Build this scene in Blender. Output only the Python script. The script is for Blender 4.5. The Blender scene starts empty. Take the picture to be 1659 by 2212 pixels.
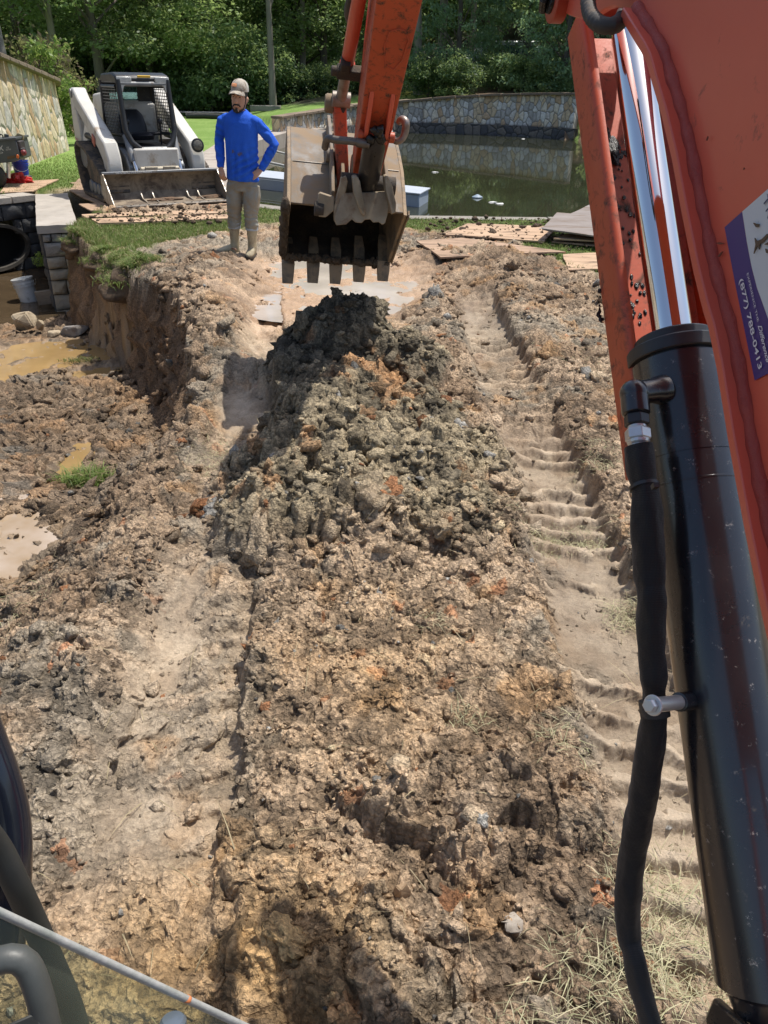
import bpy, bmesh, math, random
import numpy as np
from mathutils import Vector, Matrix, noise as mnoise

random.seed(7)
SC = bpy.context.scene
COL = SC.collection
R = math.radians

# ------------------------------------------------------------------ camera
PITCH, ROLL, EYE, FPX = R(29.27), R(1.0), 1.82, 1660.0

def ray(x, y):
    u = (x - 829.5) / FPX
    v = (1106 - y) / FPX
    u2 = u * math.cos(ROLL) - v * math.sin(ROLL)
    v2 = u * math.sin(ROLL) + v * math.cos(ROLL)
    return u2, math.cos(PITCH) + v2 * math.sin(PITCH), -math.sin(PITCH) + v2 * math.cos(PITCH)

def P(x, y, Y):
    """survey point: direction measured in the photo, distance Y ahead of the eye"""
    a = ray(x, y)
    t = Y / a[1]
    return Vector((a[0] * t, Y, EYE + a[2] * t))

def G(x, y, z=0.0):
    a = ray(x, y)
    t = (z - EYE) / a[2]
    return Vector((a[0] * t, a[1] * t, z))

cam = bpy.data.cameras.new('camera')
cam.sensor_fit = 'VERTICAL'
cam.sensor_height = 24.0
cam.lens = 24.0 * FPX / 2212.0
cam.clip_start = 0.02
cam.clip_end = 2000
camo = bpy.data.objects.new('camera', cam)
COL.objects.link(camo)
camo.location = (0, 0, EYE)
f = Vector((0, math.cos(PITCH), -math.sin(PITCH)))
up0 = Vector((0, math.sin(PITCH), math.cos(PITCH)))
r0 = Vector((1, 0, 0))
# picture axes: world-up appears tilted by ROLL to the right
right = r0 * math.cos(ROLL) + up0 * math.sin(ROLL)
up = -r0 * math.sin(ROLL) + up0 * math.cos(ROLL)
m = Matrix((right, up, -f)).transposed().to_4x4()
m.translation = camo.location
camo.matrix_world = m
SC.camera = camo

# ------------------------------------------------------------------ light
SUN_AZ, SUN_EL = R(56), R(69)          # azimuth measured from +Y towards +X
w = bpy.data.worlds.new('World')
SC.world = w
w.use_nodes = True
nt = w.node_tree
bg = nt.nodes['Background']
sky = nt.nodes.new('ShaderNodeTexSky')
sky.sky_type = 'NISHITA'
sky.sun_disc = False
sky.sun_elevation = SUN_EL
sky.sun_rotation = SUN_AZ
sky.dust_density = 2.5
sky.air_density = 1.0
nt.links.new(sky.outputs[0], bg.inputs[0])
bg.inputs[1].default_value = 0.15
sl = bpy.data.lights.new('sun', 'SUN')
sl.energy = 5.0
sl.angle = R(0.6)
sl.color = (1.0, 0.95, 0.87)
so = bpy.data.objects.new('sun', sl)
COL.objects.link(so)
sd = Vector((math.sin(SUN_AZ) * math.cos(SUN_EL), math.cos(SUN_AZ) * math.cos(SUN_EL), math.sin(SUN_EL)))
so.rotation_euler = sd.to_track_quat('Z', 'Y').to_euler()
so.location = sd * 60
SC.view_settings.view_transform = 'Standard'
SC.view_settings.look = 'None'
SC.view_settings.exposure = 0
SC.render.engine = 'CYCLES'
SC.cycles.use_denoising = True
SC.cycles.max_bounces = 5
SC.cycles.diffuse_bounces = 3
SC.cycles.glossy_bounces = 3
SC.cycles.transmission_bounces = 3
SC.cycles.use_adaptive_sampling = True
SC.cycles.adaptive_threshold = 0.015
SC.cycles.transparent_max_bounces = 8
SC.cycles.caustics_reflective = False
SC.cycles.caustics_refractive = False

# ------------------------------------------------------------------ node helpers
def newmat(name):
    mt = bpy.data.materials.new(name)
    mt.use_nodes = True
    nt = mt.node_tree
    return mt, nt, nt.nodes['Principled BSDF']

def node(nt, typ, ins=None, **props):
    n = nt.nodes.new(typ)
    for k, v in props.items():
        setattr(n, k, v)
    if ins:
        for k, v in ins.items():
            s = n.inputs[k]
            if isinstance(v, bpy.types.NodeSocket):
                nt.links.new(v, s)
            else:
                s.default_value = v
    return n

def c4(c):
    return (c[0], c[1], c[2], 1.0)

def mixc(nt, fac, a, b, blend='MIX'):
    n = nt.nodes.new('ShaderNodeMix')
    n.data_type = 'RGBA'
    n.blend_type = blend
    for s, v in ((n.inputs[0], fac), (n.inputs[6], a), (n.inputs[7], b)):
        if isinstance(v, bpy.types.NodeSocket):
            nt.links.new(v, s)
        else:
            s.default_value = v if not isinstance(v, tuple) or len(v) == 4 else c4(v)
    return n.outputs[2]

def ramp(nt, fac, p0, p1, c0=(0, 0, 0), c1=(1, 1, 1)):
    n = nt.nodes.new('ShaderNodeValToRGB')
    e = n.color_ramp.elements
    e[0].position, e[0].color = p0, c4(c0)
    e[1].position, e[1].color = p1, c4(c1)
    nt.links.new(fac, n.inputs[0])
    return n.outputs[0]

def mapr(nt, val, a, b, c, d):
    n = node(nt, 'ShaderNodeMapRange', {0: val, 1: a, 2: b, 3: c, 4: d})
    return n.outputs[0]

def noise_tex(nt, vec, scale, detail=6, rough=0.6, dist=0.0):
    n = node(nt, 'ShaderNodeTexNoise', {'Vector': vec, 'Scale': scale, 'Detail': detail, 'Roughness': rough, 'Distortion': dist})
    return n.outputs[0]

def bump(nt, bsdf, h, strength, dist=0.01, prev=None):
    ins = {'Height': h, 'Strength': strength, 'Distance': dist}
    n = node(nt, 'ShaderNodeBump', ins)
    if prev is not None:
        nt.links.new(prev, n.inputs['Normal'])
    if bsdf is not None:
        nt.links.new(n.outputs[0], bsdf.inputs['Normal'])
    return n.outputs[0]

def surf(name, c1, c2=None, rough=0.6, r2=None, metal=0.0, scale=6.0, bumps=0.15, bscale=60.0, bdist=0.004,
         mud=None, mudamt=0.5, mudscale=5.0, scr=None, spec=0.5, coat=0.0, stretch=None, mudrough=0.9):
    """general worn surface: two-tone noise, optional mud film, optional fine scratches"""
    mt, nt, b = newmat(name)
    tc = node(nt, 'ShaderNodeTexCoord')
    vec = tc.outputs['Object']
    if stretch:
        mp = node(nt, 'ShaderNodeMapping', {'Vector': vec, 'Scale': stretch})
        vec = mp.outputs[0]
    n1 = noise_tex(nt, vec, scale, 8, 0.62)
    col = mixc(nt, ramp(nt, n1, 0.35, 0.68), c4(c1), c4(c2 or c1))
    rg = mapr(nt, n1, 0.3, 0.7, rough, r2 if r2 is not None else rough)
    met = None
    if scr:
        n3 = noise_tex(nt, vec, scr[1], 12, 0.8)
        sf = ramp(nt, n3, scr[2], scr[2] + 0.05)
        col = mixc(nt, sf, col, c4(scr[0]))
    if mud:
        n2 = noise_tex(nt, vec, mudscale, 10, 0.72, 0.4)
        lo = 0.62 - 0.35 * mudamt
        mf = ramp(nt, n2, lo, lo + 0.14)
        col = mixc(nt, mf, col, c4(mud))
        mx = node(nt, 'ShaderNodeMix', {0: mf, 2: rg, 3: mudrough})
        rg = mx.outputs[0]
        if metal > 0:
            met = mapr(nt, mf, 0, 1, metal, 0)
    nt.links.new(col, b.inputs['Base Color'])
    nt.links.new(rg, b.inputs['Roughness'])
    if met is not None:
        nt.links.new(met, b.inputs['Metallic'])
    else:
        b.inputs['Metallic'].default_value = metal
    b.inputs['Specular IOR Level'].default_value = spec
    b.inputs['Coat Weight'].default_value = coat
    b.inputs['Coat Roughness'].default_value = 0.15
    if bumps:
        bump(nt, b, noise_tex(nt, vec, bscale, 6, 0.7), bumps, bdist)
    return mt

# ------------------------------------------------------------------ object helpers
WL = {}          # world location of roots whose children are built in world coordinates

def tag(o, label=None, cat=None, group=None, kind=None):
    if label: o['label'] = label
    if cat: o['category'] = cat
    if group: o['group'] = group
    if kind: o['kind'] = kind
    return o

def thing(name, label, cat, loc, group=None, local=False, rotz=0.0):
    o = bpy.data.objects.new(name, None)
    o.empty_display_size = 0.1
    COL.objects.link(o)
    o.location = loc
    o.rotation_euler = (0, 0, rotz)
    WL[o.name] = Vector((0, 0, 0)) if local else Vector(loc)
    return tag(o, label, cat, group)

def finish(me, smooth=None):
    if smooth is True:
        me.shade_smooth()
    elif smooth:
        me.shade_smooth()
        me.set_sharp_from_angle(angle=R(smooth))

class MB:
    def __init__(s):
        s.v, s.f, s.m = [], [], []
    def add(s, vs, fs, mi=0):
        o = len(s.v)
        s.v += [Vector(a) for a in vs]
        for q in fs:
            s.f.append([o + i for i in q])
            s.m.append(mi)
        return s
    def box(s, c, size, ax=None, mi=0, taper=None):
        c = Vector(c)
        ax = ax or (Vector((1, 0, 0)), Vector((0, 1, 0)), Vector((0, 0, 1)))
        h = [q / 2 for q in size]
        vs = []
        for k in (-1, 1):
            tp = taper if (taper and k > 0) else (1, 1)
            for j in (-1, 1):
                for i in (-1, 1):
                    vs.append(c + ax[0] * (i * h[0] * tp[0]) + ax[1] * (j * h[1] * tp[1]) + ax[2] * (k * h[2]))
        return s.add(vs, [(0, 2, 3, 1), (4, 5, 7, 6), (0, 1, 5, 4), (2, 6, 7, 3), (0, 4, 6, 2), (1, 3, 7, 5)], mi)
    def prism(s, poly, vec, mi=0):
        vec = Vector(vec)
        n = len(poly)
        a = [Vector(p) for p in poly]
        vs = a + [p + vec for p in a]
        fs = [list(range(n))[::-1], [n + i for i in range(n)]]
        for i in range(n):
            j = (i + 1) % n
            fs.append((i, j, n + j, n + i))
        return s.add(vs, fs, mi)
    def frames(s, pts, hint=None):
        pts = [Vector(p) for p in pts]
        out = []
        prev = None
        for i, p in enumerate(pts):
            a = pts[max(i - 1, 0)]
            b = pts[min(i + 1, len(pts) - 1)]
            d = (b - a).normalized()
            if prev is None:
                h = Vector(hint) if hint is not None else (Vector((0, 0, 1)) if abs(d.z) < 0.9 else Vector((1, 0, 0)))
            else:
                h = prev
            n = (h - d * h.dot(d)).normalized()
            prev = n
            out.append((p, d, n, d.cross(n)))
        return out
    def tube(s, pts, r, n=12, caps=True, mi=0, flat=1.0, hint=None):
        fr = s.frames(pts, hint)
        rs = r if isinstance(r, (list, tuple)) else [r] * len(pts)
        vs = []
        for (p, d, a, b), rr in zip(fr, rs):
            for k in range(n):
                t = 2 * math.pi * k / n
                vs.append(p + a * (math.cos(t) * rr) + b * (math.sin(t) * rr * flat))
        fs = []
        for i in range(len(pts) - 1):
            for k in range(n):
                k2 = (k + 1) % n
                fs.append((i * n + k, i * n + k2, (i + 1) * n + k2, (i + 1) * n + k))
        if caps:
            fs.append(list(range(n))[::-1])
            fs.append([(len(pts) - 1) * n + k for k in range(n)])
        return s.add(vs, fs, mi)
    def lathe(s, p0, d, prof, n=24, mi=0):
        """prof: list of (t along d, radius)"""
        p0 = Vector(p0)
        d = Vector(d).normalized()
        h = Vector((0, 0, 1)) if abs(d.z) < 0.9 else Vector((1, 0, 0))
        a = (h - d * h.dot(d)).normalized()
        b = d.cross(a)
        vs = []
        for t, rr in prof:
            for k in range(n):
                g = 2 * math.pi * k / n
                vs.append(p0 + d * t + (a * math.cos(g) + b * math.sin(g)) * max(rr, 1e-5))
        fs = []
        for i in range(len(prof) - 1):
            for k in range(n):
                k2 = (k + 1) % n
                fs.append((i * n + k, i * n + k2, (i + 1) * n + k2, (i + 1) * n + k))
        fs.append(list(range(n))[::-1])
        fs.append([(len(prof) - 1) * n + k for k in range(n)])
        return s.add(vs, fs, mi)
    def ball(s, c, r, sub=2, sc=(1, 1, 1), mi=0, jit=0.0, seed=0):
        bm = bmesh.new()
        bmesh.ops.create_icosphere(bm, subdivisions=sub, radius=1)
        vs = []
        for v in bm.verts:
            q = v.co.copy()
            if jit:
                q *= 1 + jit * mnoise.noise(q * 1.7 + Vector((seed * 3.1, seed * 1.7, seed)))
            vs.append(Vector((c[0] + q.x * r * sc[0], c[1] + q.y * r * sc[1], c[2] + q.z * r * sc[2])))
        fs = [[v.index for v in fc.verts] for fc in bm.faces]
        bm.free()
        return s.add(vs, fs, mi)
    def loft(s, rings, n=20, caps=True, mi=0, power=2.0):
        """rings: (centre, axis_a vector, axis_b vector)"""
        vs = []
        for c, a, b in rings:
            c, a, b = Vector(c), Vector(a), Vector(b)
            for k in range(n):
                t = 2 * math.pi * k / n
                ct, st = math.cos(t), math.sin(t)
                ct = math.copysign(abs(ct) ** (2 / power), ct)
                st = math.copysign(abs(st) ** (2 / power), st)
                vs.append(c + a * ct + b * st)
        fs = []
        for i in range(len(rings) - 1):
            for k in range(n):
                k2 = (k + 1) % n
                fs.append((i * n + k, i * n + k2, (i + 1) * n + k2, (i + 1) * n + k))
        if caps:
            fs.append(list(range(n))[::-1])
            fs.append([(len(rings) - 1) * n + k for k in range(n)])
        return s.add(vs, fs, mi)
    def mesh(s, name, mats, off=None, smooth=None):
        me = bpy.data.meshes.new(name)
        off = off or Vector((0, 0, 0))
        me.from_pydata([v - off for v in s.v], [], s.f)
        mats = mats if isinstance(mats, (list, tuple)) else [mats]
        for q in mats:
            me.materials.append(q)
        if any(s.m):
            me.polygons.foreach_set('material_index', s.m)
        bm = bmesh.new()
        bm.from_mesh(me)
        bmesh.ops.recalc_face_normals(bm, faces=bm.faces)
        bm.to_mesh(me)
        bm.free()
        finish(me, smooth)
        me.update()
        return me
    def build(s, name, mats, parent=None, smooth=35, bevel=None, loc=None, seg=2):
        off = WL.get(parent.name, Vector((0, 0, 0))) if parent else (Vector(loc) if loc is not None else Vector((0, 0, 0)))
        me = s.mesh(name, mats, off, smooth)
        o = bpy.data.objects.new(name, me)
        COL.objects.link(o)
        if parent:
            o.parent = parent
            WL[o.name] = off
        elif loc is not None:
            o.location = loc
            WL[o.name] = Vector(loc)
        if bevel:
            md = o.modifiers.new('bevel', 'BEVEL')
            md.width = bevel
            md.segments = seg
            md.limit_method = 'ANGLE'
            md.angle_limit = R(40)
            md.harden_normals = False
        return o

def link_mesh(name, me, parent=None, loc=None):
    o = bpy.data.objects.new(name, me)
    COL.objects.link(o)
    if parent:
        o.parent = parent
        WL[o.name] = WL.get(parent.name, Vector((0, 0, 0)))
    if loc is not None:
        o.location = loc
    return o

def np_mesh(name, verts, faces, mat, cols=None, smooth=False, extra=None):
    """verts (n,3); faces (m,k) int array"""
    me = bpy.data.meshes.new(name)
    nv, (nf, k) = len(verts), faces.shape
    me.vertices.add(nv)
    me.vertices.foreach_set('co', np.ascontiguousarray(verts, dtype=np.float32).ravel())
    me.loops.add(nf * k)
    me.polygons.add(nf)
    me.loops.foreach_set('vertex_index', np.ascontiguousarray(faces, dtype=np.int32).ravel())
    me.polygons.foreach_set('loop_start', np.arange(0, nf * k, k, dtype=np.int32))
    try:
        me.polygons.foreach_set('loop_total', np.full(nf, k, dtype=np.int32))
    except Exception:
        pass
    me.update(calc_edges=True)
    if cols is not None:
        a = me.attributes.new('col', 'FLOAT_COLOR', 'POINT')
        a.data.foreach_set('color', np.ascontiguousarray(cols, dtype=np.float32).ravel())
    if extra is not None:
        a = me.attributes.new('slick', 'FLOAT', 'POINT')
        a.data.foreach_set('value', np.ascontiguousarray(extra, dtype=np.float32).ravel())
    if smooth:
        me.shade_smooth()
    if mat: me.materials.append(mat)
    return me

def dup(root, loc, rotz=None, scale=None, label=None, group=None):
    r = root.copy()
    COL.objects.link(r)
    r.location = loc
    if rotz is not None: r.rotation_euler = (r.rotation_euler[0], r.rotation_euler[1], rotz)
    if scale is not None: r.scale = scale if isinstance(scale, tuple) else (scale,) * 3
    if label: r['label'] = label
    if group: r['group'] = group
    for ch in list(root.children):
        c = ch.copy()
        COL.objects.link(c)
        c.parent = r
        for g in list(ch.children):
            d = g.copy()
            COL.objects.link(d)
            d.parent = c
    return r

# ------------------------------------------------------------------ numpy noise
def _hash(ix, iy, seed):
    with np.errstate(over='ignore'):
        h = ix.astype(np.int32).astype(np.uint32) * np.uint32(374761393)
        h += iy.astype(np.int32).astype(np.uint32) * np.uint32(668265263)
        h += np.uint32((seed * 2246822519) & 0xFFFFFFFF)
        h ^= h >> np.uint32(13)
        h *= np.uint32(1274126177)
        h ^= h >> np.uint32(16)
        h *= np.uint32(2246822519)
        h ^= h >> np.uint32(15)
    return h.astype(np.float32) * np.float32(1 / 4294967295.0)

def vn(x, y, seed=0):
    xi, yi = np.floor(x), np.floor(y)
    fx, fy = x - xi, y - yi
    fx = fx * fx * fx * (fx * (fx * 6 - 15) + 10)
    fy = fy * fy * fy * (fy * (fy * 6 - 15) + 10)
    a = _hash(xi, yi, seed); b = _hash(xi + 1, yi, seed)
    c = _hash(xi, yi + 1, seed); d = _hash(xi + 1, yi + 1, seed)
    return (a + (b - a) * fx) * (1 - fy) + (c + (d - c) * fx) * fy

def fbm(x, y, seed=0, oct=5, gain=0.5, lac=2.03):
    s, a, t = 0.0, 1.0, 0.0
    for i in range(oct):
        s = s + a * (vn(x + i * 17.3, y - i * 9.1, seed + i * 13) - 0.5)
        t += a
        a *= gain
        x = x * lac * 0.96 + y * lac * 0.28
        y = y * lac * 0.96 - x * 0.28
    return s / t * 2.0          # about -1..1

def clods(x, y, cell, seed, dens=0.7, rmin=0.25, rmax=0.75, power=0.6):
    """field of irregular lumps, height in units of the cell"""
    wx = x + cell * 0.35 * (vn(x / cell * 2.7, y / cell * 2.7, seed + 5) - 0.5) + cell * 0.16 * (vn(x / cell * 7.1, y / cell * 7.1, seed + 8) - 0.5)
    wy = y + cell * 0.35 * (vn(x / cell * 2.7 + 40, y / cell * 2.7, seed + 6) - 0.5) + cell * 0.16 * (vn(x / cell * 7.1 + 9, y / cell * 7.1, seed + 9) - 0.5)
    px, py = wx / cell, wy / cell
    ix, iy = np.floor(px), np.floor(py)
    h = np.zeros_like(px)
    for dx in (-1, 0, 1):
        for dy in (-1, 0, 1):
            cx, cy = ix + dx, iy + dy
            ox = cx + _hash(cx, cy, seed + 1)
            oy = cy + _hash(cx, cy, seed + 2)
            q = _hash(cx, cy, seed + 3)
            rr = np.where(q < dens, rmin + (rmax - rmin) * (q / dens) ** 2, 0.0)
            d2 = (px - ox) ** 2 + (py - oy) ** 2
            e = np.maximum(rr * rr - d2, 0.0)
            ta = 6.2832 * _hash(cx, cy, seed + 4)
            tl = ((px - ox) * np.cos(ta) + (py - oy) * np.sin(ta)) / np.maximum(rr, 1e-3)
            cap = rr * (.55 + .4 * _hash(cx, cy, seed + 7))
            hh = np.where(rr > 0, e ** power * np.maximum(rr, 1e-3) ** (1 - 2 * power), 0)
            hh = np.minimum(hh * (1 + .55 * tl), cap * (1 + .30 * tl))
            h = np.maximum(h, hh)
    return h * cell

def sstep(a, b, x):
    t = np.clip((x - a) / (b - a), 0, 1)
    return t * t * (3 - 2 * t)
# ================================================================== GROUND
def interp(x, xs, ys):
    return np.interp(x, xs, ys)

CL_Y = [0.5, 1.5, 3.0, 4.2, 4.8, 5.75, 7.1, 8.2, 9.3, 10.15, 11.3, 12.3, 13.6, 14.4, 15.5]
CL_T = [-1.25, -1.2, -1.1, -1.12, -1.22, -1.47, -1.9, -2.7, -3.4, -3.85, -4.62, -5.1, -5.72, -6.05, -7]
CL_B = [-2.5, -2.4, -1.95, -1.95, -1.8, -1.9, -2.3, -3.0, -3.75, -4.2, -4.72, -5.2, -5.85, -6.2, -7.2]
CL_Z = [-.3, -.32, -.435, -.56, -.7, -.82, -.94, -1.0, -1.05, -1.1, -1.17, -1.2, -1.2, -1.2, -1.2]

POND = [(-2.3, 13.75), (-1.2, 13.0), (0.14, 12.62), (2.46, 12.75), (4.63, 12.99), (9, 13.6), (12.5, 16.5), (13.2, 24), (11.8, 31), (10.3, 36.5),
        (8.6, 39.6), (6.6, 41.4), (4.8, 42.3), (2.6, 43.0), (0.6, 43.1), (-1.3, 40.6), (-2.8, 36.2), (-4.0, 33.2), (-4.4, 28), (-4.0, 23), (-3.2, 18)]
WALL = [(-4.25, 33.3, .49), (-3.1, 36.4, .6), (-1.6, 40.9, .76), (0.45, 43.55, .89), (2.6, 43.5, 1.1), (4.9, 42.85, 1.27), (6.7, 41.95, 1.35), (8.5, 40.3, 1.40)]
LW_Y = [3, 10, 16, 17.5, 19.6, 23.6, 25.2, 26.6, 28]
LW_X = [-8.0, -8.0, -8.05, -8.15, -8.38, -8.95, -9.6, -11.0, -14.5]
def lw_top(Y): return 2.18 - 0.098 * (np.minimum(Y, 27) - 18.3)

HEAPS = [(-.30, 5.22, .50, .48, .45), (-.45, 4.95, .40, .42, .26), (0.0, 5.05, .46, .5, .30), (-.26, 4.35, .46, .5, .30), (.10, 4.2, .38, .5, .16),
         (-.28, 3.72, .50, .42, .29), (.10, 3.55, .45, .42, .24), (-.45, 3.2, .40, .42, .17), (-.12, 3.18, .5, .50, .20), (.26, 3.15, .40, .45, .13), (-.05, 2.85, .5, .35, .07),
         (-.62, 3.5, .34, .45, .10), (.45, 3.7, .35, .5, .09)]

def poly_sd(X, Y, poly):
    """signed distance, negative inside"""
    d = np.full(X.shape, 1e9)
    ins = np.zeros(X.shape, bool)
    n = len(poly)
    for i in range(n):
        x0, y0 = poly[i]; x1, y1 = poly[(i + 1) % n]
        ex, ey = x1 - x0, y1 - y0
        t = np.clip(((X - x0) * ex + (Y - y0) * ey) / (ex * ex + ey * ey), 0, 1)
        d = np.minimum(d, np.hypot(X - x0 - t * ex, Y - y0 - t * ey))
        c = ((y0 > Y) != (y1 > Y)) & (X < (x1 - x0) * (Y - y0) / (y1 - y0 + 1e-12) + x0)
        ins ^= c
    return np.where(ins, -d, d)

def ell(X, Y, cx, cy, rx, ry, rot=0.0):
    c, s = math.cos(rot), math.sin(rot)
    dx, dy = X - cx, Y - cy
    return np.hypot((dx * c + dy * s) / rx, (-dx * s + dy * c) / ry)

PUDDLES = [(-3.85, 8.35, .72, .62, -1.005, 0.5), (-2.37, 5.15, .12, .42, -.775, 0.1), (-2.26, 3.32, .42, .62, -.505, -0.15),
           (-3.05, 8.0, .35, .25, -1.005, 0.3)]

def grass_mask(X, Y):
    gx = [-7, -6.2, -4.6, -4.2, -3.6, -3.0, -2.6, -2.25, -1.7, -1, -.2, .3, .9, 1.7, 2.0, 2.5, 3.4, 5, 9]
    gy = [9, 9, 11.0, 10.6, 9.15, 9.2, 10.3, 11.0, 11.6, 11.9, 11.8, 11.3, 11.2, 10.8, 9.1, 8.3, 7.3, 6.4, 5.5]
    yg = interp(X, gx, gy)
    m = sstep(-.3, .35, Y - yg + .55 * fbm(X * 1.6, Y * 1.6, 91, 4))
    xt = interp(Y, CL_Y, CL_T)
    hb = (X + 6.18) * -.81 + (Y - 14.39) * .585
    m = np.maximum(m, sstep(.35, .5, hb) * (Y > 8)) * np.maximum(sstep(-.03, .06, X - xt + .1 * fbm(X * 3, Y * 3, 92, 3)), sstep(.3, .45, hb))
    # churned pad under the loader
    e = ell(X, Y, -4.1, 13.7, 2.35, 1.35, R(-52)) + .3 * fbm(X * 1.3, Y * 1.3, 93, 3)
    m = m * sstep(.8, 1.1, e)
    return m

LAST = {}
def terrain(X, Y, detail=True):
    shp = X.shape
    X = X.ravel(); Y = Y.ravel()
    z = np.zeros_like(X)
    near = Y < 15.5
    r = np.hypot(X, Y)
    lo = fbm(X * .9, Y * .9, 11, 4)
    mid = fbm(X * 3.1, Y * 3.1, 12, 4)
    # ---- pit
    jx = .13 * fbm(X * 2.2, Y * 2.2, 21, 3) + .05 * fbm(X * 8, Y * 8, 22, 3)
    jx = jx * sstep(11.2, 10.0, Y)
    xt = interp(Y, CL_Y, CL_T) + jx
    xb = interp(Y, CL_Y, CL_B) + jx * .6
    zp = interp(Y, CL_Y, CL_Z)
    s = np.clip((xt - X) / np.maximum(xt - xb, .04), 0, 1)
    steep = sstep(4.2, 5.4, Y)
    prof = s * s * (3 - 2 * s) * (1 - steep) + steep * np.clip(s * 1.25, 0, 1) ** 0.8
    hb = (X + 6.18) * -.81 + (Y - 14.39) * .585          # behind the culvert headwall
    pit = sstep(14.75, 14.5, Y) * sstep(.42, .22, hb)
    prof = prof * pit
    z += zp * prof
    inpit = np.clip(prof, 0, 1)
    face = steep * pit * sstep(.02, .12, s) * sstep(1.0, .72, s)
    # rim berm above the scarp and the mud ridge left of the wet flat
    rim = np.exp(-((X - xt - .28) / .26) ** 2) * sstep(4.2, 5.2, Y) * sstep(9.2, 7.6, Y)
    z += .12 * rim * (1 + .6 * mid)
    ridge = np.exp(-(ell(X, Y, -1.75, 8.0, .45, 1.6, R(12)) ** 2))
    z += .13 * ridge
    ridge2 = np.exp(-(ell(X, Y, .95, 9.2, .75, .75, R(-25)) ** 2)) + .8 * np.exp(-(ell(X, Y, 1.35, 7.9, .35, 1.0) ** 2))
    z += .12 * ridge2 * sstep(10.2, 9.3, Y)
    # ---- ruts
    lc = -.53 - .0725 * Y - .05 * sstep(5.5, 7.5, Y) * (Y - 5.5)
    lw = .225 - .013 * np.minimum(Y, 7.5)
    du = X - lc + .02 * fbm(X * 5, Y * 5, 31, 3)
    rl = sstep(lw + .035, lw - .02, np.abs(du)) * sstep(8.2, 7.0, Y)
    rl_in = sstep(lw + .02, lw - .005, du) * sstep(-lw - .14, -lw + .06, du) * sstep(8.2, 7.0, Y)
    rc = .885 - .012 * (Y - 3) ; rw = .185
    dr = X - rc + .02 * fbm(X * 5 + 7, Y * 5, 32, 3)
    rr = sstep(rw + .10, rw - .03, -dr) * sstep(rw + .03, rw - .01, dr) * sstep(8.0, 7.2, Y)
    cover = np.exp(-(ell(X, Y, .95, 4.75, .55, .38) ** 2) * 1.2)      # crumbs fallen over the right rut
    coverl = np.exp(-(ell(X, Y, -.65, 3.3, .45, .65) ** 2) * 1.1)
    lowl = np.exp(-(ell(X, Y, -.6, 1.0, .5, .45) ** 2))
    rl_in = rl_in * (1 - .7 * np.clip(coverl * 1.1, 0, 1)) * (1 - .8 * np.clip(lowl * 1.3, 0, 1))
    rr = rr * (1 - .85 * np.clip(cover * 1.3, 0, 1))
    rpatch = .42 + .58 * sstep(-.25, .2, fbm(X * 3.2, Y * 2.2, 33, 4))
    rut = np.maximum(rl_in * (.55 + .45 * sstep(-.3, -.02, du + .25 * fbm(X * 4, Y * 4, 34, 3) + .08)), rr * (.55 + .45 * sstep(.3, .8, rpatch)) / np.maximum(rpatch, .3)) * rpatch
    z -= (.085 + .035 * sstep(2.9, 2.4, Y)) * rl_in + .10 * rr
    # berms pushed out beside the right rut
    z += .09 * np.exp(-((dr - .36) / .2) ** 2) * sstep(3.0, 4.2, Y) * sstep(8.4, 7.0, Y)
    z += .06 * np.exp(-((dr + .42) / .2) ** 2) * sstep(3.6, 5.0, Y) * sstep(8.2, 7.0, Y)
    # cleat prints: smooth bars across each rut
    def cleat(u, v, pitch, seed, amp):
        ph = (v + .055 * fbm(u * 6, v * 2, seed, 3) + .018 * fbm(u * 30, v * 30, seed + 1, 3) + .05 * fbm(u * 1.5, v * .8, seed + 2, 2)) / pitch
        fr = ph - np.floor(ph)
        bar = sstep(.0, .22, fr) * sstep(.62, .38, fr)
        pres = sstep(.24, .48, vn(u * 2.6, v * 2.1, seed + 3) * .7 + .3 * vn(u * 9, v * 9, seed + 4))
        if amp > .045: LAST['bar'] = bar * pres
        return amp * bar * pres
    z += rr * cleat(dr, Y + dr * .25, .135, 41, .046)
    z += rl_in * cleat(du, Y - du * .3, .15, 45, .034) * sstep(-.12, .12, du)
    # broad wet flat behind the heap, with prints
    flat = np.clip(sstep(1.15, .75, ell(X, Y, -.72, 8.15, 1.25, 1.75, R(-8)) + .25 * fbm(X * 1.7, Y * 1.7, 51, 3)), 0, 1)
    flat = flat * (1 - .8 * np.clip(ridge + ridge2, 0, 1))
    z -= .05 * flat
    tr = flat * sstep(.35, .1, np.abs(X + 1.35 + (Y - 8.5) * .12)) + .7 * np.exp(-(ell(X, Y, -1.75, 9.9, .35, 1.2, R(14)) ** 2))
    tr = np.clip(tr, 0, 1)
    z += tr * cleat(X, Y, .11, 55, .03) - .02 * tr
    rng = flat * (.032 * fbm(X * 4.2, Y * 4.2, 52, 4))
    z += rng
    # ---- heap
    heap = np.zeros_like(X)
    wxx = X + .10 * fbm(X * 4, Y * 4, 61, 3)
    wyy = Y + .10 * fbm(X * 4 + 5, Y * 4, 62, 3)
    for (hx, hy, rx, ry, h) in HEAPS:
        q = np.clip(1 - ell(wxx, wyy, hx, hy, rx, ry) ** 2, 0, 1)
        heap = np.maximum(heap, h * q ** .8) + .15 * h * q * q
    z += heap
    hm = sstep(.015, .1, heap)
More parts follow.
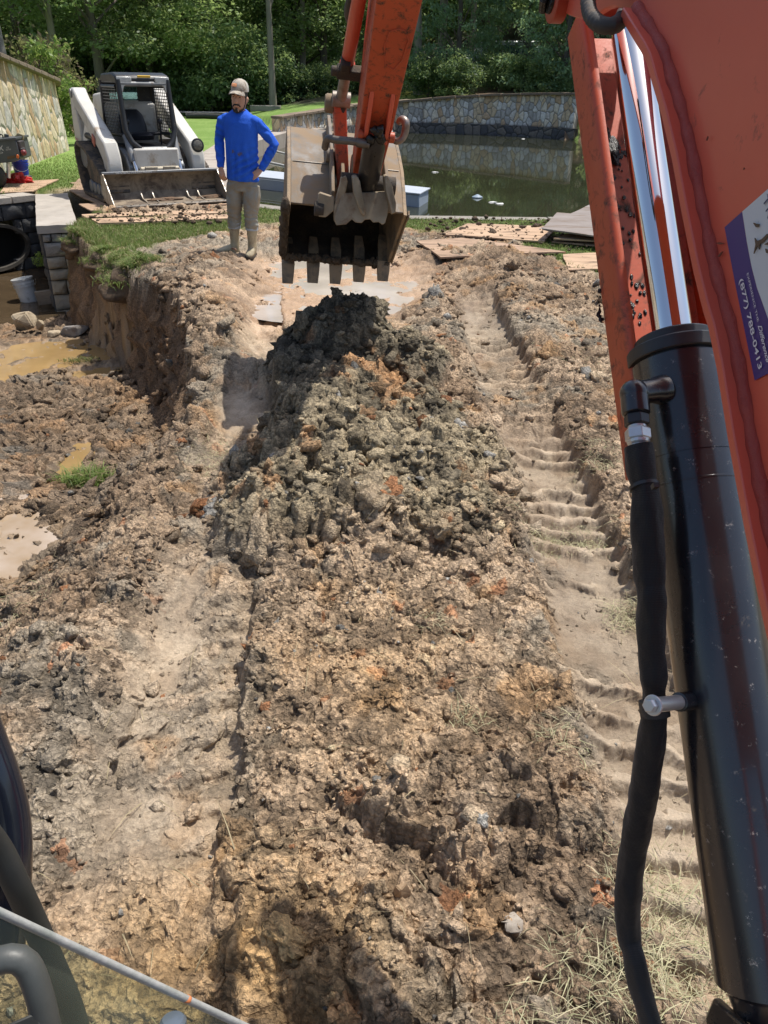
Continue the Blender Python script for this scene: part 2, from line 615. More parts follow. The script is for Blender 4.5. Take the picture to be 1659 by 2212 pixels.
    # ---- big slab clod near the eye, hummocks
    for (hx, hy, rx, ry, h) in [(.28, 1.47, .24, .10, .075), (.05, 1.55, .2, .09, .05), (-.05, 1.02, .16, .12, .06), (.2, 1.05, .12, .1, .04), (.12, .83, .2, .1, .05), (-.3, 1.25, .08, .16, .05), (-.3, .85, .1, .1, .03), (.5, 1.62, .12, .12, .045)]:
        q = np.clip(1.25 - ell(wxx, wyy, hx, hy, rx, ry) ** 2, 0, 1)
        z += h * np.clip(q * 2.2, 0, 1) ** .7
    gm = grass_mask(X, Y)
    # ---- loose soil detail
    feet = np.exp(-(ell(X, Y, -1.78, 9.42, .45, .4) ** 2))
    smooth = np.clip(np.maximum.reduce([feet * .9, rut * .93, flat * .85, tr * .8, gm * .9, face * .55]), 0, 1)
    lawn_far = sstep(12.5, 15, Y)
    smooth = np.maximum(smooth, lawn_far * .95)
    crumb = 1 - smooth
    # finer crumbs only in the middle strip
    fine = np.exp(-(ell(X, Y, .02, 2.15, .45, .55) ** 2)) + .9 * np.exp(-(ell(X, Y, -.45, 1.05, .35, .3) ** 2))
    big = np.clip(1 - .75 * fine, 0, 1)
    nz = np.zeros_like(X)
    cav = np.zeros_like(X)
    sel = near if detail else near
    Xn, Yn = X[sel], Y[sel]
    pres1 = sstep(.35, .65, vn(Xn * 1.3, Yn * 1.3, 71))
    c1 = clods(Xn, Yn, .30, 101, .55)
    c2 = clods(Xn, Yn, .15, 111, .65)
    c3 = clods(Xn, Yn, .075, 121, .75)
    c4_ = clods(Xn, Yn, .036, 131, .8)
    c5 = clods(Xn, Yn, .017, 141, .85)
    hmn = hm[sel]; pitn = inpit[sel]
    amp = (1 + .55 * hmn + .25 * pitn) * big[sel]
    h = c1 * .20 * amp * (.35 + pres1) + c2 * .40 * amp * (.5 + pres1 * .7) + c3 * .58 * (.4 + .6 * big[sel]) + c4_ * .62 + c5 * .6
    fb = .035 * fbm(Xn * 6, Yn * 6, 81, 5) + .02 * fbm(Xn * 15, Yn * 15, 83, 4) + .007 * fbm(Xn * 55, Yn * 55, 82, 4)
    # smeared plates in the ruts
    sm = .010 * fbm(Xn * 9, Yn * 4, 84, 4) + .004 * fbm(Xn * 40, Yn * 25, 85, 3) + c4_ * .10 * sstep(.55, .75, vn(Xn * 3, Yn * 3, 86)) 
    nz[sel] = crumb[sel] * (h + fb) + (1 - crumb[sel]) * sm
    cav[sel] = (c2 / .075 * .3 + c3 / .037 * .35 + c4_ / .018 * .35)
    z += nz
    # ---- puddles and creek are basins
    pud = np.zeros_like(X)
    for (cx, cy, rx, ry, zz, rot) in PUDDLES:
        e = ell(X, Y, cx, cy, rx, ry, rot) + .55 * fbm(X * 3.2, Y * 3.2, int(95 + cx * 3), 5)
        k = sstep(1.08, .82, e)
        e = e + .36 * fbm(X * 9, Y * 9, 96, 5)
        k = sstep(1.08, .80, e)
        z = z * (1 - k) + (zz - .03 + .07 * np.maximum(fbm(X * 6, Y * 6, 94, 4), -.2)) * k
        ring = sstep(1.0, 1.18, e) * sstep(2.1, 1.7, e)
        z = np.where(ring > .01, np.maximum(z, zz - .02 + ring * (.034 + .03 * fbm(X * 7, Y * 7, 93, 4))), z)
        pud = np.maximum(pud, sstep(1.45, .95, e))
    creek = sstep(-4.35, -4.85, X + .25 * fbm(X * 1.5, Y * 1.5, 97, 3)) * sstep(9.7, 10.7, Y + .4 * fbm(X * 1.2, Y * 1.2, 98, 3)) * pit
    z = z * (1 - creek) + (-1.27 + .09 * fbm(X * 3, Y * 3, 99, 3)) * creek
    # ---- far land: pond, banks, hills
    fa = Y > 10.5
    Xf, Yf = X[fa], Y[fa]
    zf = z[fa]
    sd = poly_sd(Xf, Yf, POND)
    wx = [q[0] for q in WALL]
    yw = interp(Xf, [-60, -30, -9] + wx + [14, 40], [48, 48, 48] + [q[1] + .3 for q in WALL] + [28, 12])
    tw = interp(Xf, [-60, -9] + wx + [14, 40], [0, 0] + [q[2] - .06 for q in WALL[:-1]] + [.5, .0, .0])
    beh = Yf - yw
    slope = interp(Xf, [-20, -4, 1, 6, 12], [.03, .03, .045, .07, .14])
    rise = tw * sstep(1.3, 1.8, beh) + slope * np.clip(beh - 1.3, 0, 60) + .05 * np.clip(beh - 25, 0, 80)
    side = np.clip(sd, 0, 30) * .32 * sstep(5, 8, Xf) * sstep(13.5, 16, Yf)
    zf = zf + np.maximum(np.minimum(side, 3.5) * (beh < 0), rise)
    lx = interp(Yf, LW_Y, LW_X)
    up_ = sstep(.05, .35, lx - Xf) * (Yf < 30) * sstep(2, 9, Yf)
    zf = zf * (1 - up_) + (lw_top(Yf) - .12 + .12 * np.clip(lx - Xf, 0, 12)) * up_
    zf = np.where(sd < .3 + 1.3 * sstep(28, 34, Yf) * (Xf < 8.2), -1.0, zf)
    bank = sstep(8.0, 8.9, Xf) * (sd > -1.5) * (sd < 1.2) * sstep(14.5, 17, Yf)
    zf = zf * (1 - bank) + (-.62 + .45 * (sd + .2)) * bank
    z[fa] = zf
    # ================= colour (albedo)
    n1 = fbm(X * 2.3, Y * 2.3, 201, 5)
    n2 = fbm(X * 7.5, Y * 7.5, 202, 5)
    n3 = fbm(X * 26, Y * 26, 203, 4)
    n4 = fbm(X * 1.1 + 9, Y * 1.1, 204, 4)
    def C(r, g, b): return np.array([r, g, b])
    def mix(a, b, t): return a * (1 - t[:, None]) + b * t[:, None]
    col = mix(C(.335, .252, .178)[None, :] * np.ones((len(X), 1)), C(.222, .158, .106)[None, :], sstep(-.35, .35, n1 + .5 * n2))
    col = mix(col, C(.21, .19, .155)[None, :], .7 * sstep(.05, .4, n4 + .6 * n2))               # grey clay streaks
    col = mix(col, C(.33, .19, .085)[None, :], .55 * sstep(.25, .55, fbm(X * 4 + 3, Y * 4, 205, 4)))   # orange crumbs
    cell = _hash(np.floor(X / .05 + n3 * .8), np.floor(Y / .05 + n2), 207)
    col = mix(col, C(.40, .16, .07)[None, :], (cell > .988) * .6 * crumb)
    oz = np.exp(-(ell(X, Y, -.42, .98, .36, .34) ** 2)) + .9 * np.exp(-(ell(X, Y, -.1, .8, .2, .5) ** 2)) * .5 + .45 * np.exp(-(ell(X, Y, .0, 2.1, .45, .5) ** 2))
    col = mix(col, C(.36, .225, .10)[None, :], np.clip(oz * (.75 + .5 * n2), 0, .85))
    # heap: dark moist clay, tan crust, orange middle
    hc = mix(C(.135, .114, .082)[None, :] * np.ones((len(X), 1)), C(.262, .215, .145)[None, :], sstep(-.35, .35, n2 + .5 * n3 + .35 * sstep(4.9, 3.6, Y)))
    hm = hm * sstep(2.55, 3.25, Y + .35 * n1)
    dark = np.clip(np.exp(-(ell(X, Y, -.35, 5.2, .6, .45) ** 2)) + np.exp(-(ell(X, Y, -.75, 4.3, .28, .9) ** 2)), 0, 1)
    hc = mix(hc, C(.085, .078, .063)[None, :], .8 * dark * sstep(-.5, .2, n2))
    hc = mix(hc, C(.30, .16, .075)[None, :], sstep(.0, .35, n2 + .9 * np.exp(-(ell(X, Y, .08, 4.55, .42, .35) ** 2)) - .35) * .8)
    col = mix(col, hc, np.clip(hm * 1.1, 0, 1))
    # ruts
    rc_ = mix(C(.305, .250, .190)[None, :] * np.ones((len(X), 1)), C(.215, .165, .118)[None, :], sstep(-.3, .4, n2))
    col = mix(col, rc_, np.clip(rut * .9, 0, 1))
    fl_ = mix(C(.33, .225, .15)[None, :] * np.ones((len(X), 1)), C(.24, .16, .105)[None, :], sstep(-.3, .3, n2))
    col = mix(col, fl_, np.clip(flat * .85, 0, 1))
    col = col * (1 - .34 * rr * (1 - LAST['bar']) * sstep(1.2, 2.0, Y))[:, None]  # grooves between the cleat bars darkened in the colour, as shade
    # pit rubble and scarp
    pc = mix(C(.215, .155, .105)[None, :] * np.ones((len(X), 1)), C(.14, .10, .068)[None, :], sstep(-.3, .35, n2 + .4 * n1))
    pc = mix(pc, C(.10, .098, .09)[None, :], .75 * sstep(.25, .5, fbm(X * 3.4, Y * 3.4, 206, 4)))
    pc = mix(pc, C(.25, .14, .065)[None, :], .6 * sstep(.2, .5, fbm(X * 2.8 + 4, Y * 2.8, 208, 4)))
    col = mix(col, pc, np.clip(inpit * .85, 0, 1) * sstep(2.2, 4.0, Y))
    fc = mix(C(.215, .135, .078)[None, :] * np.ones((len(X), 1)), C(.12, .078, .05)[None, :], sstep(-.3, .4, fbm(X * 14, Y * 3, 209, 4)))
    col = mix(col, fc, face * .9)
    col = mix(col, C(.13, .09, .06)[None, :], .55 * np.clip(ridge * 1.2 + ridge2 * .8, 0, 1) * sstep(-.4, .3, n1))
    # around puddles: slick darker mud
    col = mix(col, C(.20, .15, .10)[None, :], .6 * pud)
    col = mix(col, C(.10, .075, .05)[None, :], creek)
    # crevices darkened in the colour: some moist soil, mostly painted shade
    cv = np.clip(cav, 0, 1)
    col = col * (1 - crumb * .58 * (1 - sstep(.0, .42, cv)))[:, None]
    col = 1.78 * np.array([[1.0, .985, .94]]) * col * (1 + .16 * n3 + .10 * n2)[:, None]
    # grass ground
    g = mix(C(.082, .125, .028)[None, :] * np.ones((len(X), 1)), C(.145, .185, .052)[None, :], sstep(-.4, .4, n2 + .5 * n1))
    g = mix(g, C(.20, .16, .095)[None, :], .65 * sstep(.25, .6, n2 - .15) * sstep(16, 11, Y))
    gfar = mix(C(.15, .25, .05)[None, :] * np.ones((len(X), 1)), C(.20, .30, .075)[None, :], sstep(-.4, .4, n4 + .4 * n2))
    g = mix(g, gfar, sstep(14, 20, Y))
    col = mix(col, g, np.clip(gm, 0, 1))
    col[fa] = mix(col[fa], C(.09, .075, .05)[None, :] * np.ones((fa.sum(), 1)), sstep(.05, -.05, sd))
    # far: brown mulch slope right, dark forest floor, pale road
    mul = sstep(.2, 1.5, beh) * sstep(2.0, 4.5, Xf + .8 * fbm(Xf * .3, Yf * .3, 220, 3))
    col[fa] = mix(col[fa], C(.17, .115, .075)[None, :] * np.ones((fa.sum(), 1)), np.clip(mul + (side > .05) * (beh < 0) * 1.0, 0, 1))
    ff = sstep(9, 13, beh) * 1.0
    col[fa] = mix(col[fa], C(.05, .05, .028)[None, :] * np.ones((fa.sum(), 1)), ff)
    yel = np.exp(-(ell(Xf, Yf, 1.6, 52.0, 2.2, 3.0) ** 2))
    col[fa] = mix(col[fa], C(.30, .28, .06)[None, :] * np.ones((fa.sum(), 1)), np.clip(yel * 1.3, 0, 1))
    up2 = up_ * 1.0
    col[fa] = mix(col[fa], C(.10, .075, .045)[None, :] * np.ones((fa.sum(), 1)), up2)
    wet = np.clip(.85 * flat * sstep(.35, -.2, n2) + .6 * rut * sstep(-.35, .3, n1 + .4 * n2) + .7 * pud + .8 * creek + .35 * hm * sstep(.1, .5, n2), 0, 1) * (1 - gm)
    LAST['slick'] = np.clip(np.maximum.reduce([rut * 1.0, flat * .85, pud * .9, creek, gm]), 0, 1)
    return z.reshape(shp), np.clip(col, 0.01, .8), wet, gm

def build_ground():
    # perspective-aware tessellation (fine near, coarse far) of one world-space sheet
    nr1 = 1180
    ta = math.tan(R(66)); tb = EYE / 58.0
    tt = np.linspace(0, 1, nr1)
    # rows evenly spread between steep and grazing view
    vv = np.linspace(math.tan(R(66) - PITCH), math.tan(math.atan(tb) - PITCH), nr1)
    Ys = EYE / np.tan(np.arctan(vv) + PITCH)
    Ys = np.concatenate([[-1.5, -.6, 0.0, .3, .55, .7], Ys, [62, 68, 76, 88, 105, 130, 170, 230, 320]])
    nc = 860
    s = np.concatenate([-np.array([9, 6, 4.4, 3.4, 2.7, 2.2, 1.85, 1.6, 1.42, 1.28, 1.16, 1.07]), np.linspace(-1, 1, nc), np.array([1.07, 1.16, 1.28, 1.42, 1.6, 1.85, 2.2, 2.7, 3.4, 4.4, 6, 9])])
    W = .5 * (.872 * np.maximum(Ys, .5) + .89) * 1.16 + .22
    X = s[None, :] * W[:, None]
    Y = np.repeat(Ys[:, None], len(s), 1)
    z, col, wet, gm = terrain(X, Y)
    slick = LAST['slick']
    nr, ncc = X.shape
    loose = ((1 - gm) * (1 - .7 * wet)).reshape(X.shape) * (Y < 12)
    dx = .016 * fbm(X * 22, Y * 22, 401, 3) + .030 * fbm(X * 7, Y * 7, 402, 3) + .006 * fbm(X * 70, Y * 70, 405, 2) + (.10 * fbm(z * 9 + 3, Y * 2.5, 406, 3) + .07 * fbm(z * 17, Y * 8, 408, 4)) * sstep(-.06, -.2, z) 
    dy = .016 * fbm(X * 22 + 31, Y * 22, 403, 3) + .030 * fbm(X * 7 + 31, Y * 7, 404, 3) + .006 * fbm(X * 70 + 9, Y * 70, 407, 2)
    v = np.stack([X + dx * loose, Y + dy * loose, z], -1).reshape(-1, 3)
    i = np.arange(nr * ncc).reshape(nr, ncc)
    fcs = np.stack([i[:-1, :-1], i[:-1, 1:], i[1:, 1:], i[1:, :-1]], -1).reshape(-1, 4)
    c = np.concatenate([col, wet[:, None]], 1)
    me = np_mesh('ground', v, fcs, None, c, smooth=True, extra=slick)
    return me

def noise_vec(nt, vec, scale, amt):
    nz = node(nt, 'ShaderNodeTexNoise', {'Vector': vec, 'Scale': scale, 'Detail': 3})
    s = node(nt, 'ShaderNodeVectorMath', {0: nz.outputs['Color'], 1: (.5, .5, .5)}, operation='SUBTRACT')
    return node(nt, 'ShaderNodeVectorMath', {0: s.outputs[0], 'Scale': amt * 2}, operation='SCALE').outputs[0]

def soil_material():
    mt, nt, b = newmat('soil')
    at = node(nt, 'ShaderNodeAttribute', attribute_name='col')
    tc = node(nt, 'ShaderNodeTexCoord')
    vec = tc.outputs['Object']
    n = noise_tex(nt, vec, 85, 8, 0.75)
    n2 = noise_tex(nt, vec, 240, 5, 0.7)
    k = mapr(nt, n, .25, .75, .72, 1.25)
    k2 = mapr(nt, n2, .3, .7, .82, 1.16)
    kk = node(nt, 'ShaderNodeMath', {0: k, 1: k2}, operation='MULTIPLY')
    vm = node(nt, 'ShaderNodeVectorMath', {0: at.outputs['Color'], 'Scale': kk.outputs[0]}, operation='SCALE')
    nt.links.new(vm.outputs[0], b.inputs['Base Color'])
    nt.links.new(mapr(nt, at.outputs['Alpha'], 0, 1, .93, .13), b.inputs['Roughness'])
    b.inputs['Specular IOR Level'].default_value = .35
    dv = node(nt, 'ShaderNodeVectorMath', {0: vec, 1: noise_vec(nt, vec, 60, .012)}, operation='ADD').outputs[0]
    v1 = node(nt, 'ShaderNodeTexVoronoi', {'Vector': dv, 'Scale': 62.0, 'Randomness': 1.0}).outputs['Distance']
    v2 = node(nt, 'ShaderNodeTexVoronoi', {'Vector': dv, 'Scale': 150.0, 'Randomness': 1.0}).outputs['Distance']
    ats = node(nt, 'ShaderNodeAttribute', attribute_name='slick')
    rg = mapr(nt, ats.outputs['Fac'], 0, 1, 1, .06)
    cav = node(nt, 'ShaderNodeMath', {0: mapr(nt, v1, .25, .8, 1.14, .55), 1: mapr(nt, v2, .3, .85, 1.06, .76)}, operation='MULTIPLY')  # gaps between crumbs darkened in the colour, standing in for shade
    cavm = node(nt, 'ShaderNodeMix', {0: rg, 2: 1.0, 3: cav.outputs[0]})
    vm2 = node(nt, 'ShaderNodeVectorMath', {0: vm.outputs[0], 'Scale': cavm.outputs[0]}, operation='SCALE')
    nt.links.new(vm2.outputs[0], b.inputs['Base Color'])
    h1 = node(nt, 'ShaderNodeMath', {0: mapr(nt, v1, 0, .8, 1, 0), 1: rg}, operation='MULTIPLY')
    h2 = node(nt, 'ShaderNodeMath', {0: mapr(nt, v2, 0, .8, 1, 0), 1: rg}, operation='MULTIPLY')
    def madd(x, k, y=None):
        q = node(nt, 'ShaderNodeMath', {0: x, 1: k, 2: (y if y is not None else 0.0)}, operation='MULTIPLY_ADD')
        return q.outputs[0]
    hh = madd(n, .0075, madd(n2, .0016, madd(h1.outputs[0], .0085, madd(h2.outputs[0], .0035))))
    bump(nt, b, hh, 1.0, 1.0)
    return mt

MAT_SOIL = soil_material()
gme = build_ground()
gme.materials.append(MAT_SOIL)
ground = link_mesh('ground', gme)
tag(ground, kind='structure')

def gz(x, y):
    z, _, _, _ = terrain(np.array([x], float), np.array([y], float))
    return float(z[0])
def gzs(xs, ys):
    z, c, w_, g = terrain(np.asarray(xs, float), np.asarray(ys, float))
    return z, c, w_, g

# ------------------------------------------------------------------ water
def water_mat(name, base, rough, bumpv, bscale, spec=.5, base2=None):
    mt, nt, b = newmat(name)
    tc = node(nt, 'ShaderNodeTexCoord')
    n = noise_tex(nt, tc.outputs['Object'], bscale, 3, .5)
    n0 = noise_tex(nt, tc.outputs['Object'], bscale * .25, 4, .6)
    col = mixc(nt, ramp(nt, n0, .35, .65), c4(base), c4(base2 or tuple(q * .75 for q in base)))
    nt.links.new(col, b.inputs['Base Color'])
    b.inputs['Roughness'].default_value = rough
    b.inputs['IOR'].default_value = 1.33
    b.inputs['Specular IOR Level'].default_value = spec
    bump(nt, b, n, bumpv, .02)
    return mt

def flat_poly(name, pts, z, mat):
    mb = MB()
    mb.add([(x, y, z) for x, y in pts], [list(range(len(pts)))])
    o = mb.build(name, mat, smooth=None)
    return tag(o, kind='structure')

def grow(poly, d):
    cx = sum(p[0] for p in poly) / len(poly); cy = sum(p[1] for p in poly) / len(poly)
    out = []
    for x, y in poly:
        l = math.hypot(x - cx, y - cy)
        out.append((x + (x - cx) / l * d, y + (y - cy) / l * d))
    return out

pw = water_mat('pond_water', (.042, .045, .024), .03, .016, 2.2, .75)
flat_poly('pond_water', grow(POND, .12), -.45, pw)
muddy = water_mat('muddy_water', (.36, .235, .10), .05, .03, 6)
pale = water_mat('pale_puddle_water', (.47, .39, .32), .04, .06, 7, 1.0, (.31, .22, .125))  # paler tone of the mix stands in for reflected sky
brown = water_mat('creek_water', (.085, .06, .035), .06, .25, 5)
flatw = water_mat('flat_puddle_water', (.52, .45, .39), .07, .05, 6, .8)  # base colour lightened in place of a white sky reflection
def ell_poly(cx, cy, rx, ry, rot, n=40):
    c, s = math.cos(rot), math.sin(rot)
    return [(cx + rx * math.cos(2 * math.pi * k / n) * c - ry * math.sin(2 * math.pi * k / n) * s,
             cy + rx * math.cos(2 * math.pi * k / n) * s + ry * math.sin(2 * math.pi * k / n) * c) for k in range(n)]
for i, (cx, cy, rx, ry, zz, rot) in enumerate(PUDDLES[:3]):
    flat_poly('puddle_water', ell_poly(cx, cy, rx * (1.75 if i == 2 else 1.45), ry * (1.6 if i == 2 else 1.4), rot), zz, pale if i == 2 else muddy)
flat_poly('creek_water', [(-12, 9.9), (-4.3, 9.9), (-4.75, 11.3), (-6.15, 14.4), (-6.35, 14.35), (-9.5, 10.0), (-12, 10)], -1.2, brown)
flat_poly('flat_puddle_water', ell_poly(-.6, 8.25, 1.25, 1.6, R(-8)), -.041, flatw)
# ================================================================== LOOSE SOIL, GRASS
rng = np.random.default_rng(5)

def ico(sub):
    bm = bmesh.new()
    bmesh.ops.create_icosphere(bm, subdivisions=sub, radius=1)
    v = np.array([q.co[:] for q in bm.verts])
    fcs = np.array([[q.index for q in fc.verts] for fc in bm.faces])
    bm.free()
    return v, fcs

def lump_variants(sub, n, amp, seed):
    v, fcs = ico(sub)
    out = []
    for i in range(n):
        r = random.Random(seed + i)
        off = Vector((r.random() * 50, r.random() * 50, r.random() * 50))
        q = []
        for p in v:
            p = Vector(p)
            a = mnoise.noise(p * 1.0 + off) * .9 + mnoise.noise(p * 2.3 + off) * .8
            if sub > 1:
                d = mnoise.voronoi(p * 2.6 + off)[0]
                a += (d[1] - d[0]) * 1.1 - .45
                d = mnoise.voronoi(p * 6 + off)[0]
                a += (d[1] - d[0]) * .55 - .2
            else:
                a += r.uniform(-1.0, 1.0)
            q.append(p * (1 + amp * a))
        q = np.array([[s[0], s[1], s[2]] for s in q])
        q *= np.array([1, .7 + .5 * r.random(), .55 + .35 * r.random()])
        out.append(q)
    return out, fcs

def scatter_lumps(name, specs, sub, seed, amp=.42):
    """specs: list of arrays (x, y, r)"""
    pts = np.concatenate(specs)
    variants, fcs = lump_variants(sub, 10, amp, seed)
    zz, cc, ww, gg = gzs(pts[:, 0], pts[:, 1])
    keep = (gg < .35) & (ww < .75)
    pts, zz, cc = pts[keep], zz[keep], cc[keep]
    n = len(pts)
    nv = len(variants[0])
    V = np.zeros((n, nv, 3))
    vi = rng.integers(0, len(variants), n)
    ang = rng.random(n) * 6.283
    tilt = rng.normal(0, .5, (n, 2))
    base = np.stack(variants)[vi]
    ca, sa = np.cos(ang)[:, None], np.sin(ang)[:, None]
    x = base[:, :, 0] * ca - base[:, :, 1] * sa
    y = base[:, :, 0] * sa + base[:, :, 1] * ca
    z = base[:, :, 2] + x * tilt[:, :1] * .6 + y * tilt[:, 1:] * .6
    rr = pts[:, 2][:, None]
    V[:, :, 0] = x * rr + pts[:, 0][:, None]
    V[:, :, 1] = y * rr + pts[:, 1][:, None]
    V[:, :, 2] = z * rr + (zz - pts[:, 2] * (.15 if sub == 1 else .35))[:, None]
    F = (fcs[None] + (np.arange(n) * nv)[:, None, None]).reshape(-1, 3)
    c = cc * (1 + rng.normal(0, .07, (n, 1))) * 1.10
    grey = rng.random(n) < .02
    c[grey] = c[grey].mean(1, keepdims=True) * np.array([1.05, 1.0, .9])
    red = rng.random(n) < .012
    c[red] = np.array([.36, .17, .08]) * (1 + rng.normal(0, .15, (red.sum(), 1)))
    c = np.repeat(np.clip(c, .02, .7)[:, None], nv, 1)
    shade = 1 + .12 * rng.normal(0, 1, (n, nv, 1))
    c = np.clip(c * shade, .01, .8)
    c4_ = np.concatenate([c, np.zeros((n, nv, 1))], -1).reshape(-1, 4)
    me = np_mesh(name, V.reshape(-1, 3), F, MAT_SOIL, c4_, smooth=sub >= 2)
    o = link_mesh(name, me)
    return tag(o, 'loose clods of torn up clay soil lying over the churned mud', 'soil clods', kind='stuff')

def pick(n, box, rmin, rmax, exp=2.3, fall=None):
    x = rng.uniform(box[0], box[1], n); y = rng.uniform(box[2], box[3], n)
    r = np.minimum(rmin * (1 - rng.random(n)) ** (-1 / exp), rmax)
    if fall is not None:
        k = rng.random(n) < fall(x, y)
        x, y, r = x[k], y[k], r[k]
    return np.stack([x, y, r], 1)

def not_rut(x, y):
    lc = -.53 - .0725 * y
    rc = .885
    inr = (np.abs(x - lc) < .2) | (np.abs(x - rc) < .2)
    flat = ell(x, y, -.72, 8.15, 1.2, 1.7) < 1
    return np.where(np.hypot(x + 1.78, y - 9.42) < .42, 0, np.where(inr, .16, np.where(flat, .12, 1.0))) * sstep(.25, .55, vn(x * 2.2, y * 2.2, 301) + .15)
def on_heap(x, y):
    d = np.zeros_like(x)
    for (hx, hy, rx, ry, h) in HEAPS:
        d = np.maximum(d, 1.15 - ell(x, y, hx, hy, rx, ry))
    return np.clip(d * 2.2, 0, 1)

small = [pick(7000, (-1.1, 1.0, .75, 3.2), .0045, .03, 2.6, not_rut),
         pick(2600, (-2.4, -.75, .9, 4.5), .007, .04, 2.3, not_rut),
         pick(3500, (-1.1, .95, 2.7, 5.8), .011, .05, 2.2, on_heap),
         pick(1900, (-3.8, -1.1, 3.6, 9.5), .014, .06, 2.2, not_rut),
         pick(2200, (.4, 2.3, 2.6, 8.5), .011, .05, 2.3, not_rut),
         pick(1300, (-2.3, 2.2, 6.2, 10.8), .016, .07, 2.3, not_rut)]
scatter_lumps('soil_clods', small, 1, 900, .5)
large = [pick(150, (-.5, .75, .8, 2.9), .02, .055, 2.5, not_rut),
         pick(90, (-2.2, -1.0, 1.1, 4.5), .03, .075, 2.5, not_rut),
         pick(330, (-1.05, .85, 2.8, 5.7), .035, .115, 2.1, on_heap),
         pick(260, (-3.6, -1.2, 3.8, 9.0), .035, .11, 2.3, not_rut),
         pick(120, (.35, 2.0, 3.0, 8.5), .028, .085, 2.3, not_rut),
         pick(300, (-2.2, 1.9, 6.8, 10.4), .035, .1, 2.3, lambda x, y: not_rut(x, y) * np.clip(np.exp(-(ell(x, y, .95, 9.2, .9, .8) ** 2)) + np.exp(-(ell(x, y, -1.75, 8.0, .5, 1.7) ** 2)) + .08, 0, 1))]
scatter_lumps('large_soil_clods', large, 3, 950, .55)

# ---- grass blades ---------------------------------------------------
def leaf_mat(name, trans=.35, rough=.55, tint=.25):
    mt, nt, b = newmat(name)
    at = node(nt, 'ShaderNodeAttribute', attribute_name='col')
    oi = node(nt, 'ShaderNodeObjectInfo')
    k = mapr(nt, oi.outputs['Random'], 0, 1, 1 - tint, 1 + tint)
    vm = node(nt, 'ShaderNodeVectorMath', {0: at.outputs['Color'], 'Scale': k}, operation='SCALE')
    nt.links.new(vm.outputs[0], b.inputs['Base Color'])
    b.inputs['Roughness'].default_value = rough
    b.inputs['Specular IOR Level'].default_value = .3
    tr = node(nt, 'ShaderNodeBsdfTranslucent', {'Color': mixc(nt, .5, vm.outputs[0], (.36, .44, .14, 1), 'MIX')})
    ms = node(nt, 'ShaderNodeMixShader', {0: trans, 1: b.outputs[0], 2: tr.outputs[0]})
    out = nt.nodes['Material Output']
    nt.links.new(ms.outputs[0], out.inputs['Surface'])
    return mt

MAT_GRASS = leaf_mat('grass_blade', .25)

def blades(name, x, y, h, wd, lean, cols, label, zoff=None):
    n = len(x)
    z = gzs(x, y)[0] if zoff is None else zoff
    a = rng.random(n) * 6.283
    d = np.stack([np.cos(a), np.sin(a)], 1)
    la = rng.random(n) * 6.283
    ld = np.stack([np.cos(la), np.sin(la)], 1) * (lean * rng.random(n))[:, None]
    b = np.stack([x, y, z - .004], 1)
    v = np.zeros((n, 5, 3))
    v[:, 0] = b; v[:, 0, :2] -= d * wd[:, None] * .5
    v[:, 1] = b; v[:, 1, :2] += d * wd[:, None] * .5
    mid = b.copy(); mid[:, :2] += ld * h[:, None] * .35; mid[:, 2] += h * .6 * np.clip(1 - .25 * lean, .1, 1)
    v[:, 2] = mid; v[:, 2, :2] += d * wd[:, None] * .4
    v[:, 3] = mid; v[:, 3, :2] -= d * wd[:, None] * .4
    tip = b.copy(); tip[:, :2] += ld * h[:, None]; tip[:, 2] += h * np.clip(1 - .45 * lean, .08, 1)
    v[:, 4] = tip
    i = (np.arange(n) * 5)[:, None]
    f3 = np.concatenate([i + np.array([[0, 1, 2]]), i + np.array([[0, 2, 3]]), i + np.array([[3, 2, 4]])])
    c = np.repeat(cols[:, None], 5, 1) * np.array([.7, .7, 1, 1, 1.15])[None, :, None]
    c4_ = np.concatenate([c, np.ones((n, 5, 1))], -1).reshape(-1, 4)
    me = np_mesh(name, v.reshape(-1, 3), f3, MAT_GRASS, c4_)
    o = link_mesh(name, me)
    return tag(o, label, 'grass', kind='stuff')

def green(n, dry=.25, bright=1.0):
    t = rng.random(n)[:, None]
    c = np.array([.075, .135, .026]) * (1 - t) + np.array([.16, .22, .05]) * t
    k = (rng.random(n) < dry)[:, None]
    s = np.array([.30, .25, .13])
    return np.where(k, s * (.7 + .5 * rng.random((n, 1))), c) * bright

def grassy(n, box, dens=None):
    x = rng.uniform(box[0], box[1], n); y = rng.uniform(box[2], box[3], n)
    g = grass_mask(x, y)
    if dens: g = g * dens(x, y)
    k = rng.random(n) < g
    return x[k], y[k]

x, y = grassy(46000, (-4.7, -1.9, 8.0, 12.6)); n = len(x)
tall = 1 + 1.3 * np.exp(-((x - np.interp(y, CL_Y, CL_T) - .1) / .35) ** 2)
blades('bank_grass', x, y, (.035 + .05 * rng.random(n)) * tall, .004 + .004 * rng.random(n), .9, green(n, .28), 'ragged green turf along the top of the cut bank')
